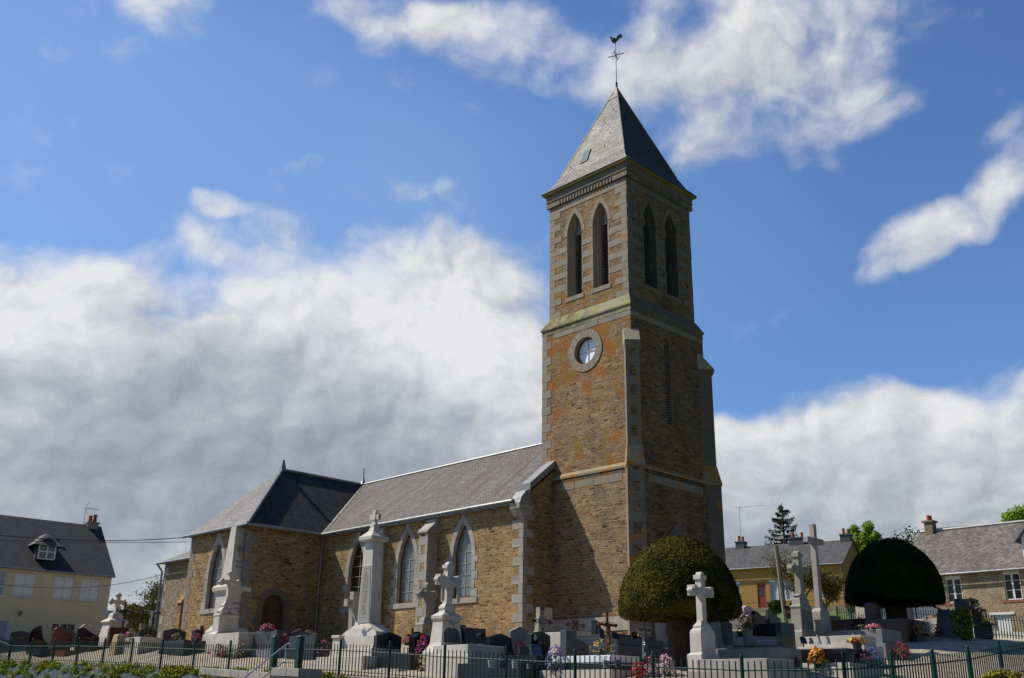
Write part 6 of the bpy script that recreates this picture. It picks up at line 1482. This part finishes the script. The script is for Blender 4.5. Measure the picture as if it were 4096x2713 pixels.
q = MB(); q.box(-6.25, -5.75, .1, .11, .75, 1.36); q.build('yellow_blind', plain('yellow_blind', (.4, .3, .02), .8), rL)
q = MB(); q.box(Lx0, Lx1+.01, -.012, .0, 4.3-zbL, 4.33-zbL); q.build('string_course', CREAM, rL)
q = MB(); q.tube([(-4.86, 0, 4.2-zbL), (-4.86, -.2, 4.25-zbL)], .02, 5); q.stack([(4.25-zbL, .05), (4.42-zbL, .09), (4.5-zbL, .03)], -4.86, -.2); q.build('wall_lamp', ZN, rL)
# dormer
dm = MB(); zz = 7.45-zbL; dm.box(-4.42, -3.28, .35, 2.2, zz, zz+1.0); dm.prism([(-4.42, zz+1.0), (-3.28, zz+1.0), (-3.85, zz+1.35)], fF, .35, 2.4); d_ = dm.build('dormer', R_left, rfL)
dm = MB(); E_ = .28
slab(dm, (-4.42-E_, .1, zz+.85), (-4.42-E_, 2.2, zz+.85), (-3.85, 3.0, zz+1.62), (-3.85, .85, zz+1.62), .05); slab(dm, (-3.28+E_, .1, zz+.85), (-3.28+E_, 2.2, zz+.85), (-3.85, 3.0, zz+1.62), (-3.85, .85, zz+1.62), .05); slab(dm, (-4.42-E_, .1, zz+.85), (-3.28+E_, .1, zz+.85), (-3.85, .85, zz+1.62), (-3.8501, .85, zz+1.62), .05)
dm.build('dormer_roof', slate('slate_dormer', (.09, .09, .09), (.16, .16, .155), streak=.3), d_)
dm = MB(); xw0, xw1 = -4.34, -3.36
for a, b_ in ((xw0, xw0+.07), (xw1-.07, xw1), (-3.89, -3.81)): dm.box(a, b_, .29, .36, zz+.05, zz+.95)
for a in (.05, .47, .88): dm.box(xw0+.07, xw1-.07, .3, .355, zz+a, zz+a+.06)
o = dm.build('dormer_window', WHITE, d_); dm = MB(); dm.box(xw0, xw1, .34, .349, zz+.05, zz+.95); dm.build('pane', glassy('curtained_glass', (.12, .13, .15), .2), o)
chimney(rfL, -.8, -.15, 3.4, 4.0, 9.7-zbL, 10.36-zbL, G_old, ((-.62, 3.7, .42), (-.34, 3.7, .52)), plain('orange_clay', (.38, .09, .03), .8))
antenna(rL, -1.0, 3.7, 9.8-zbL, 11.35-zbL, .85)
q = MB(); q.box(-3.0, -2.8, 1.9, 2.1, 8.7-zbL, 9.0-zbL); q.build('roof_vent', K_dark, rfL)
# low shed behind the cream house
x, y = gp(520, 72, 2560); rS, rfS = house('garden_shed', 'low cream outbuilding with a dark gently sloping roof between the cream house and the church', (x-2.5, y, 0), R_(-8), -3.6, 5.0, 5, 2.8, 4.4, 5.9, CREAM, K_dark, [], oh=.2)
rS.rotation_euler[2] = R_(65)
# orange house
zbO = 7.2; OCH = plain('ochre_render', (.46, .245, .07), .95, 0, 25, .1, .3)
hO = [(-8.8, -8.12, 7.9, 9.35), (-6.72, -6.02, 7.25, 9.38), (-5.71, -3.86, 7.95, 9.38), (-1.95, -1.26, 7.95, 9.45)]
rO, rfO = house('ochre_house', 'long low ochre rendered house with a grey slate roof and a red door', (25.41, 78), R_(-32.5), -11.6, .1, 7.4, zbO, 10.62, 12.75, OCH, R_orange, [[(a, c-zbO), (b_, c-zbO), (b_, d-zbO), (a, d-zbO)] for a, b_, c, d in hO], oh=.25)
window(rO, *hO[0], zbO, curtain=True, bars=0); window(rO, *hO[2], zbO, mull=2, bars=0, curtain=True); window(rO, *hO[3], zbO, bars=0, curtain=True)
q = MB(); a, b_, c, d = hO[1]; q.box(a, b_, .06, .12, c-zbO, d-zbO); o = q.build('door', plain('red_door', (.28, .045, .02), .5), rO); q = MB(); q.box(a+.2, a+.33, .05, .06, 8.3-zbO, 8.95-zbO); q.box(a+.37, a+.5, .05, .06, 8.3-zbO, 8.95-zbO); q.build('door_pane', GLD, o)
q = MB()
for a, b_, c, d in (hO[0], hO[2], hO[3]): q.box(a-.02, b_+.02, -.02, .1, d-zbO, d-zbO+.14)
q.build('roller_box', WHITE, rO); q = MB(); q.box(-11.6, .1, -.015, 0, 9.5-zbO, 9.53-zbO); q.box(-11.6, -6.75, -.015, 0, 7.86-zbO, 7.89-zbO); q.box(-5.98, .1, -.015, 0, 7.86-zbO, 7.89-zbO); q.build('render_line', G_pale, rO)
q = MB(); q.box(-11.65, .15, -.03, -.003, -1.4, .25); q.build('stone_plinth', M_house, rO)
q = MB(); q.tube([(.0, -.1, 3.3), (.0, -.1, 0)], .05, 6); q.build('drainpipe', GUT, rO)
for a, b_ in ((-9.5, -8.75), (-4.9, -3.7), (-.75, .05)): chimney(rfO, a, b_, 3.3, 4.1, 12.3-zbO, 13.15-zbO, plain('slate_clad_chimney', (.06, .065, .08), .6), ((a+.22, 3.7, .5), (b_-.22, 3.7, .42)), plain('clay_pots', (.3, .09, .05), .8))
antenna(rO, -9.1, 3.7, 12.6-zbO, 16.2-zbO, 2.3)
# stone house on the right
zbR = 4.1; hR = [(.34, 1.24, 5.9, 7.4), (3.6, 4.5, 5.88, 7.45), (2.85, 3.7, 4.15, 5.1)]
rR, rfR = house('stone_house', 'rubble stone house with white windows and a mottled tile roof at the right edge', (25.2, 60), TH-math.pi/2, -2.3, 9, 7, zbR, 7.72, 10.55, M_house, R_right, [[(a, c-zbR), (b_, c-zbR), (b_, d-zbR), (a, d-zbR)] for a, b_, c, d in hR], oh=.3)
window(rR, *hR[0], zbR); window(rR, *hR[1], zbR)
BRK = plain('brick_sill', (.3, .1, .07), .9, 0, 14, .3)
for a, b_, c, d in hR[:2]:
    q = MB(); q.box(a-.2, b_+.15, -.03, .1, c-zbR-.14, c-zbR-.003); q.build('brick_sill', BRK, rR); q = MB(); q.box(a-.28, b_+.25, -.05, .05, d-zbR+.14, d-zbR+.28); q.build('lintel', G_pale, rR); q = MB(); q.box(a, b_, .02, .1, d-zbR-.2, d-zbR-.002); q.build('roller_box', WHITE, rR)
q = MB(); q.box(2.85, 3.7, .06, .12, 0.05, 1.0); q.build('cellar_door', SHUT, rR); q = MB(); q.box(2.6, 3.95, -.05, .1, 1.01, 1.13); q.build('lintel', WHITE, rR)
q = MB(); q.tube([(-2.3, 3.5, 10.67-zbR), (9, 3.5, 10.67-zbR)], .09, 6); q.build('ridge_flashing', ZL, rfR)
chimney(rfR, -1.9, -1.38, 3.2, 3.8, 10.1-zbR, 11.2-zbR, plain('brown_stone_chimney', (.2, .15, .1), .9, 0, 9, .4), ((-1.64, 3.38, .34), (-1.64, 3.62, .34)), plain('red_clay', (.4, .07, .04), .8), ped=.1)
q = MB(); slab(q, (-2.4, 3.62, 10.4-zbR), (2.6, 3.62, 10.4-zbR), (1.9, 5, 10.98-zbR), (-2.2, 5, 11.1-zbR), .1); q.build('rear_roof', R_blue, rfR)
# gable dormer cut by the right edge
q = MB(); q.box(4.7, 6.2, .5, 3, 7.9-zbR, 9.3-zbR); q.prism([(4.7, 9.3-zbR), (6.2, 9.3-zbR), (5.45, 10.1-zbR)], fF, .5, 3); d_ = q.build('dormer', WHITE, rfR)
q = MB(); slab(q, (4.4, .2, 9.05-zbR), (4.4, 3, 9.05-zbR), (5.45, 3, 10.25-zbR), (5.45, .2, 10.25-zbR), .07); slab(q, (6.5, .2, 9.05-zbR), (6.5, 3, 9.05-zbR), (5.45, 3, 10.25-zbR), (5.45, .2, 10.25-zbR), .07); q.build('dormer_roof', R_blue, d_)
# white garage with a red roof behind the yew
x, y = gp(3610, 52, 2460); zg = G(x, y); r = thing('garage', 'small white garage with a red roof behind the shaded yew', 'garage', (x, y, zg), R_(-30)); q = MB(); hg = zt(3600, 2412, 52)-zg
q.box(-1.3, 1.6, 0, 2, -.5, hg); q.build('wall', WHITE, r); q = MB(); q.box(-1.5, 1.8, -.3, 2.2, hg+.002, hg+.14); q.build('roof', plain('red_sheet_roof', (.33, .08, .05), .7), r)
q = MB(); q.box(-1.2, -.1, -.03, 0, 0, hg-.15); q.box(.1, 1.1, -.03, 0, 0, hg-.15); q.build('door', plain('white_door', (.66, .68, .74), .5), r)
# wooden pole and wires
a, b_ = at(3110, 2184, 46), at(3146, 2482, 46); q = MB(); q.tube([(b_.x, b_.y, G(b_.x, b_.y)-.3), (a.x*.995+.0, a.y, a.z)], [.12, .1], 8)
tag(q.build('utility_pole', plain('grey_green_wood', (.24, .24, .16), .9, 0, 10, .3)), 'bare greenish wooden pole left of the small bare tree', 'pole')
for i, (p0, p1, sag, lab) in enumerate(((at(-300, 2105, 40), at(748, 2149, 53), .35, 'twisted overhead cable ending at the transept eaves, the upper one'), (at(-300, 2150, 40), at(748, 2168, 53), .1, 'thin overhead cable just below the twisted one'), (at(-300, 2280, 40), at(668, 2293, 57), .75, 'sagging overhead cable crossing the shutters of the cream house'))):
    pts = [p0.lerp(p1, t_)+Vector((0, 0, -sag*4*t_*(1-t_))) for t_ in np.linspace(0, 1, 24)]; q = MB(); q.tube(pts, .014 if i != 0 else .02, 5); tag(q.build('overhead_cable', POTB), lab, 'cable')
# ------------------------------------------------------------------ trees and shrubs
def leafmat(name, c1, c2, sc=1.5, rough=.7, trans=.0):
    m, t = mat(name); o = objc(t); n = t.noise(o, sc, 4, .6); n2 = t.noise(o, sc*9, 2, .5)
    col = t.mix(t.mr(t.math('ADD', t.math('MULTIPLY', n, .7), t.math('MULTIPLY', n2, .3)), .38, .62), c1, c2); fin_mat(t, col, rough, spec=.04); return m
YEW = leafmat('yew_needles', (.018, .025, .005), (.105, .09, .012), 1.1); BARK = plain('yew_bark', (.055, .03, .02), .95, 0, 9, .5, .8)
YEWD = leafmat('yew_needles_shaded', (.011, .016, .005), (.027, .032, .009), 1.6)  # darker needles for the yew in the tower's shadow, shade in the colour
def yew(px, Y, pyb, pyt, rx, label, zbase, trunk_r, nleaf=52000, prof_=None, mt=None, tw=1.):
    x, y = gp(px, Y, 2450); z0 = G(x, y)-.1; r = thing('yew_tree', label, 'tree', (x, y, z0)); zb = zt(px, pyb, Y)-z0; zt_ = zt(px, pyt, Y)-z0; H = zt_-zb; R = rx*Y/4029
    P = prof_ or [(0, .955), (.06, 1.0), (.15, .995), (.3, .965), (.45, .9), (.6, .8), (.72, .69), (.82, .56), (.9, .43), (.96, .28), (.99, .14), (1.0, .0)]
    def rad(t_):
        for (a, ra), (b_, rb) in zip(P, P[1:]):
            if a <= t_ <= b_: return ra+(rb-ra)*(t_-a)/(b_-a)
        return 0
    nb = 64; nr = 40; vs = []; fs = []; rnd = random.Random(4)
    ph = [rnd.uniform(0, 6.28) for _ in range(6)]
    def wob(a, t_): return 1+.012*math.sin(3*a+ph[0])+.01*math.sin(7*a+ph[1]+4*t_)+.008*math.sin(13*a+9*t_+ph[2])
    for i in range(nr+1):
        t_ = i/nr
        for j in range(nb):
            a = 2*math.pi*j/nb; q = R*rad(t_)*wob(a, t_)*.975; vs.append((q*math.cos(a), q*math.sin(a), zb+t_*H))
    for i in range(nr):
        for j in range(nb): j2 = (j+1) % nb; fs.append((i*nb+j, i*nb+j2, (i+1)*nb+j2, (i+1)*nb+j))
    c0 = len(vs); vs.append((0, 0, zb-.12*0-.1)); 
    for j in range(nb): fs.append((j, c0, (j+1) % nb))
    mb = MB(); mb.add(vs, fs); cr = mb.build('crown', mt or YEW, r, smooth=True)
    nL = nleaf; T = np.random.RandomState(5); t_ = T.rand(nL)**.9; a = T.rand(nL)*2*np.pi
    tp = np.array([p[0] for p in P]); rp_ = np.array([p[1] for p in P])
    # area weighted: reject small radii
    rr_ = np.interp(t_, tp, rp_); keep = T.rand(nL) < np.maximum(rr_, .12); t_, a, rr_ = t_[keep], a[keep], rr_[keep]
    slope = -(np.interp(np.minimum(t_+.02, 1), tp, rp_)-np.interp(np.maximum(t_-.02, 0), tp, rp_))*R/(.04*H+1e-6)
    top = T.rand(6000)**.5*.5
    wv = 1+.012*np.sin(3*a+ph[0])+.01*np.sin(7*a+ph[1]+4*t_)+.008*np.sin(13*a+9*t_+ph[2])
    clump = .975+.035*T.rand(len(a))
    Rr = R*rr_*wv*clump
    Pn = np.stack([Rr*np.cos(a), Rr*np.sin(a), zb+t_*H+T.uniform(-.02, .03, len(a))], 1)
    Nn = np.stack([np.cos(a), np.sin(a), slope], 1); Nn /= np.linalg.norm(Nn, axis=1)[:, None]
    # underside leaves
    nu = 5000; ru = R*.95*np.sqrt(T.rand(nu)); au = T.rand(nu)*2*np.pi
    Pu = np.stack([ru*np.cos(au), ru*np.sin(au), zb-.02-.1*(1-ru/R)+T.uniform(-.05, .03, nu)], 1); Nu = np.tile([0, 0, -1.], (nu, 1))
    sh = T.rand(len(Pn)) < .02; Pn[sh] += Nn[sh]*T.uniform(.02, .09, sh.sum())[:, None]
    Pn = np.concatenate([Pn, Pu]); Nn = np.concatenate([Nn, Nu])
    addleaves('foliage', Pn, Nn, .036, .42, mt or YEW, cr, T)
    mb = MB()
    zz0 = 0
    n = 12; k = 26; vs = []
    for i in range(n+1):
        t2 = i/n; zq = -.1+(zb+.5+.1)*t2
        for j in range(k):
            a2 = 2*math.pi*j/k; q = trunk_r*(1.0+.75*(1-t2)**4+.25*t2**2)*(1+.13*math.sin(3*a2+1)+.11*math.sin(5*a2+2*t2)+.06*math.sin(11*a2+5*t2)); vs.append((q*math.cos(a2)*tw, q*math.sin(a2), zq))
    mb.add(vs, [(i*k+j, i*k+(j+1) % k, (i+1)*k+(j+1) % k, (i+1)*k+j) for i in range(n) for j in range(k)]); mb.build('trunk', BARK, r, smooth=True)
    return r
def addleaves(name, P, N, size, rnd_, material, parent, T, asp=.55, vertical=False):
    n = len(P); N = N+T.normal(0, rnd_, (n, 3)); N /= np.linalg.norm(N, axis=1)[:, None]
    A = np.cross(N, np.tile([.3, .2, 1.], (n, 1))); A /= np.linalg.norm(A, axis=1)[:, None]; B = np.cross(N, A); th_ = T.rand(n)[:, None]*6.283
    Uu = A*np.cos(th_)+B*np.sin(th_); Vv = np.cross(N, Uu); s = size*(.6+.8*T.rand(n))[:, None]
    Vt = np.stack([P-Uu*s, P-Vv*s*asp, P+Uu*s, P+Vv*s*asp], 1).reshape(-1, 3)
    me = bpy.data.meshes.new(name); me.vertices.add(4*n); me.vertices.foreach_set('co', Vt.ravel()); me.loops.add(4*n); me.loops.foreach_set('vertex_index', np.arange(4*n)); me.polygons.add(n); me.polygons.foreach_set('loop_start', np.arange(n)*4)
    me.update(calc_edges=True)
    mm = material if isinstance(material, (list, tuple)) else [material]
    for q in mm: me.materials.append(q)
    if len(mm) > 1: me.polygons.foreach_set('material_index', T.randint(0, len(mm), n).astype(np.int32))
    o = bpy.data.objects.new(name, me); COL.objects.link(o); o.parent = parent; return o
yew(2716, 30.7, 2466, 2148, 236, 'broad clipped dome shaped yew tree lit by the sun in front of the tower door', 1.1, .27)
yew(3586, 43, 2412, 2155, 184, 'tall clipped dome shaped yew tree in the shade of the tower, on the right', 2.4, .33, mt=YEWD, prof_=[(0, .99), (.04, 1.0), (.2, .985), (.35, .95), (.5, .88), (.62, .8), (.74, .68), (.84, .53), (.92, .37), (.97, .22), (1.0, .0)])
def branchy(name, label, x, y, H, spread_, m, lm, nleaf=4000, lsize=.06, seed=1, crown=(.25, 1), levels=4, droop=0., z0=None, ntr=1, trr=.12, lean=0, cat='tree', lrad=.12, upb=.25):
    T = random.Random(seed); z0 = G(x, y)-.1 if z0 is None else z0; r = thing(name, label, cat, (x, y, z0)); mb = MB(); tips = []
    def grow(p, d, L, rad, lev):
        n = 4; pts = [p]; rr = [rad]
        for i in range(n):
            d = (d+Vector((T.uniform(-.25, .25), T.uniform(-.25, .25), T.uniform(-.1, .2)-droop))*.6).normalized(); p = p+d*(L/n); pts.append(p); rr.append(rad*(1-.55*(i+1)/n))
            if lev >= levels-1: tips.append((p, d))
        mb.tube(pts, rr, 5 if lev > 1 else 7, cap=False)
        if lev < levels:
            for k in range(T.choice((3, 4)) if lev else T.choice((4, 5))):
                t_ = T.uniform(.35, 1.0) if lev else T.uniform(.45, 1.); q = pts[min(n, int(t_*n))]; a = T.uniform(0, 6.28); sd = Vector((math.cos(a), math.sin(a), T.uniform(0, .5)+upb*0)); nd = (d*.55+sd*spread_).normalized()
                grow(q, nd, L*T.uniform(.5, .72), rad*.5, lev+1)
    grow(Vector((0, 0, 0)), Vector((lean, 0, 1)).normalized(), H*.45, trr, 0)
    mb.build('trunk', m, r)
    if tips and nleaf:
        R2 = np.random.RandomState(seed); idx = R2.randint(0, len(tips), nleaf); P = np.array([tuple(tips[i][0]) for i in idx])+R2.normal(0, lrad, (nleaf, 3)); N = R2.normal(0, 1, (nleaf, 3)); N[:, 2] += .6
        addleaves('crown', P, N, lsize, .3, lm, r, R2)
    return r
TWIG = plain('lichened_twigs', (.13, .11, .06), .9, 0, 12, .4); BRK2 = plain('brown_bark', (.09, .07, .05), .95, 0, 9, .4)
L_spring = leafmat('spring_leaves', (.16, .19, .03), (.24, .2, .05), 3); L_bright = leafmat('bright_leaves', (.14, .24, .02), (.24, .34, .04), .8); L_olive = leafmat('olive_leaves', (.08, .09, .03), (.16, .15, .05), 2)
L_dark = leafmat('dark_leaves', (.03, .06, .015), (.07, .1, .03), .8); L_red = leafmat('purple_leaves', (.09, .02, .025), (.16, .04, .04), 1.2); L_yel = leafmat('yellow_green_leaves', (.16, .2, .02), (.34, .28, .02), 2); L_bro = leafmat('rusty_leaves', (.17, .1, .03), (.14, .15, .03), 2)
x, y = gp(3330, 50, 2470); branchy('apple_tree', 'small gnarled tree with sparse budding leaves behind the tall plain granite cross', x, y, 4.4, .95, TWIG, [L_bro, L_olive], 5200, .05, seed=11, trr=.11, lean=-.35, lrad=.13, levels=4)
x, y = gp(3215, 49, 2470); branchy('apple_tree', 'taller gnarled tree with bare upper twigs between the wooden pole and the crosses', x, y, 5.4, .8, TWIG, [L_bro, L_olive], 3800, .045, seed=5, trr=.12, lean=-.15, lrad=.12)
# conifer
x, y = gp(3148, 92, 2300); z0 = zt(3148, 2330, 92); zt_ = zt(3148, 2012, 92); H = zt_-z0; r = thing('conifer_tree', 'sparse dark spruce rising behind the ochre house roof', 'tree', (x, y, z0-4)); mb = MB(); mb.tube([(0, 0, 0), (0, 0, 4+H)], [.28, .03], 7); T = random.Random(9); PP = []
zz = 4.3
while zz < 4+H-.1:
    f = (4+H-zz)/H; L = 2.5*f**.75+.15
    for k in range(6):
        if T.random() < .12: continue
        a = T.uniform(0, 6.28); l = L*T.uniform(.6, 1.15); pts = [Vector((math.cos(a)*l*q, math.sin(a)*l*q, zz-.12*l*math.sin(q*2.4)+.3*l*q*q)) for q in (0, .33, .66, 1)]; mb.tube(pts, [.035, .03, .02, .01], 4, cap=False)
        for q in np.linspace(.3, 1, int(6+l*9)):
            p = pts[0]*(1-q)+pts[3]*q; p = p+Vector((0, 0, -.12*l*math.sin(q*2.4)+.0)); 
            if T.random() < .75:
                for _ in range(5): PP.append((p.x+T.gauss(0, .07), p.y+T.gauss(0, .07), p.z-abs(T.gauss(0, .16))))
    zz += .36
mb.build('trunk', BRK2, r); P = np.array(PP); R2 = np.random.RandomState(3); addleaves('crown', P, R2.normal(0, 1, P.shape)*[1, 1, .3], .1, .2, leafmat('spruce_needles', (.02, .03, .012), (.05, .055, .02), 1.5), r, R2, asp=.35)
def bushy(name, label, px, Y, pyb, pyt, rpx, lm, nleaf, lsize, seed=1, cat='tree', trunk=True, tilt=0, nclump=40, squash=1., bm=None):
    x, y = gp(px, Y, pyb); zb = zt(px, pyb, Y); zt_ = zt(px, pyt, Y); g0 = min(G(x, y), zb)-.1; R = rpx*Y/4029; H = zt_-zb; r = thing(name, label, cat, (x, y, g0)); R2 = np.random.RandomState(seed)
    C = []; 
    for k in range(nclump):
        t_ = R2.rand(); rr = R*math.sqrt(max(.02, 1-(2*t_-1)**2*.9))*math.sqrt(R2.rand())*.85; a = R2.rand()*6.28; C.append((rr*math.cos(a)+tilt*t_, rr*math.sin(a), zb-g0+H*(.08+.86*t_)))
    C = np.array(C); cs = R*.28*(.6+.8*R2.rand(nclump)); idx = R2.randint(0, nclump, nleaf); d = R2.normal(0, 1, (nleaf, 3)); d /= np.linalg.norm(d, axis=1)[:, None]; q = R2.rand(nleaf)**.4
    P = C[idx]+d*(cs[idx]*q)[:, None]*[1, 1, squash]; addleaves('crown', P, d+[0, 0, .3], lsize, .5, lm, r, R2)
    mb = MB(); mb.tube([(0, 0, 0), (0, 0, max(.3, zb-g0)+H*.3), (tilt*.7, 0, zb-g0+H*.8)], [R*.09, R*.07, R*.02], 7)
    for k in range(min(nclump, 26)): c = Vector(C[k]); mb.tube([(0, 0, max(.2, zb-g0)+(c.z-zb+g0)*.3), c*.6+Vector((0, 0, c.z*.2)), c], [R*.03, R*.02, R*.008], 4, cap=False)
    mb.build('trunk', bm or BRK2, r); return r
bushy('birch_tree', 'bright green young tree behind the right end of the ochre house', 3475, 84, 2330, 2088, 75, L_bright, 16000, .085, 3, nclump=46)
bushy('birch_tree', 'smaller bright green tree top left of the bright young tree, near the last chimney', 3418, 86, 2300, 2110, 36, L_bright, 6000, .08, 4, nclump=24)
bushy('beech_tree', 'bright green leafy tree rising over the stone house at the right edge', 4110, 75, 2180, 2045, 120, L_bright, 14000, .09, 5, nclump=40)
x, y = gp(3662, 80, 2300); branchy('bare_tree', 'ivy covered bare tree left of the stone house chimney', x, y, 8.4, .8, BRK2, L_dark, 1500, .1, seed=21, z0=zt(3662, 2330, 80)-1.5, trr=.2, lrad=.25)
x, y = gp(625, 72, 2500); branchy('orchard_tree', 'spreading budding tree left of the chapel corner', x, y, 6.6, .95, TWIG, [L_olive, L_spring], 9000, .075, seed=31, z0=G(x, y), trr=.2, lrad=.25)
x, y = gp(508, 78, 2500); branchy('orchard_tree', 'thin budding tree between the cream house and the spreading tree', x, y, 5.6, .8, TWIG, [L_olive, L_spring], 2600, .06, seed=33, z0=G(x, y), trr=.14, lrad=.2)
bushy('shrub', 'dark red leaved shrub behind the low shed roof', 535, 80, 2500, 2424, 52, L_red, 6000, .09, 6, cat='shrub')
bushy('shrub', 'green shrub right of the dark red one, behind the iron crucifix', 610, 77, 2545, 2440, 50, L_dark, 7000, .09, 7, cat='shrub')
bushy('shrub', 'yellow green shrub between the red and the dark green shrubs', 568, 79, 2500, 2440, 30, L_yel, 3000, .08, 8, cat='shrub')
bushy('shrub', 'round green shrub under the wide window of the ochre house', 3105, 62, 2455, 2403, 30, L_dark, 3500, .07, 9, cat='shrub')
bushy('shrub', 'green shrub right behind the sunlit yew, beside the ochre house corner window', 2962, 60, 2480, 2420, 22, L_bright, 2200, .07, 10, cat='shrub')
bushy('shrub', 'vase shaped yellow green shrub in front of the columbarium', 3861, 40.3, 2560, 2425, 42, [L_yel, L_olive], 7000, .045, 12, cat='shrub', nclump=60)
bushy('shrub', 'small yellow flowering shrub at the back fence right of the columbarium', 3945, 44, 2510, 2475, 16, L_yel, 1200, .05, 13, cat='shrub')
bushy('shrub', 'pinkish brown dry hydrangea shrub right of the wooden pole', 3165, 46, 2470, 2435, 26, [L_bro, leafmat('dry_heads', (.4, .25, .18), (.5, .35, .25), 3)], 2400, .06, 14, cat='shrub')
bushy('shrub', 'low green shrub behind the fence at the lower right corner', 4010, 26.5, 2730, 2683, 80, [L_olive, L_yel], 6000, .04, 15, cat='shrub', squash=.5)
ironcross(3173, 38, 2434, 2412, 2488, 20, IRON, 'small black iron crucifix before the dry hydrangea, right of the wooden pole', solid=True, figm=SILV, figsc=.7)
# planting on the bank: one mass of low shrubs
R2 = np.random.RandomState(17); PP = []; NN = []
def clump(a, bb, s, n):
    x, y = F0.x+FA.x*a+FB.x*bb, F0.y+FA.y*a+FB.y*bb; z = G(x, y)
    d = R2.normal(0, 1, (n, 3)); d[:, 2] = np.abs(d[:, 2]); d /= np.linalg.norm(d, axis=1)[:, None]; PP.append(np.array([x, y, z])+d*(s*R2.rand(n)**.5)[:, None]*[1, 1, .95]); NN.append(d)
for k in range(760):
    a = R2.uniform(17, 60); bb = -abs(R2.uniform(.2, 4.2)); 
    if 19.2 < a < 22.2 and R2.rand() < .85: continue
    clump(a, bb, R2.uniform(.12, .28), 80)
for k in range(60): a = R2.uniform(24, 58); clump(a, R2.uniform(-.75, -.3), R2.uniform(.12, .34), 100)
for k in range(26): a = R2.uniform(21.8, 28); clump(a, R2.uniform(-.6, -.3), R2.uniform(.14, .26), 100)
for k in range(14): a = R2.uniform(17.5, 20.2); clump(a, R2.uniform(-.8, -.4), R2.uniform(.18, .32), 110)
for k in range(60): a = R2.uniform(3, 17); clump(a, R2.uniform(-1.0, -.4), R2.uniform(.1, .22), 80)
for k in range(10): clump(R2.uniform(3, 17), R2.uniform(.0, .3), .1, 40)
o = addleaves('bank_planting', np.concatenate(PP), np.concatenate(NN), .042, .6, [leafmat('bank_leaves_green', (.12, .22, .015), (.26, .32, .03), 1.), leafmat('bank_leaves_bronze', (.24, .2, .02), (.3, .27, .03), 1.2)], None, R2)
tag(o, kind='stuff', label='low yellow green ground cover planted through the grey weed sheet of the bank')

GR = {'gravestone': 'gravestones of the cemetery', 'tomb': 'stone tombs of the cemetery', 'flowers': 'pots of flowers on the graves', 'memorial plaque': 'small memorial plaques on the graves', 'fence': 'green picket fences round the cemetery', 'cable': 'overhead cables on the left', 'grave kerb': 'stone grave kerbs'}
for o in list(COL.objects):
    if o.parent is None and 'category' in o and 'group' not in o:
        if o['category'] in GR: o['group'] = GR[o['category']]
        elif o.name.startswith('stone_cross'): o['group'] = 'stone crosses of the cemetery'
        elif o.name.startswith('iron_cross'): o['group'] = 'iron crosses of the cemetery'
        elif o.name.startswith('yew_tree'): o['group'] = 'clipped yew trees'
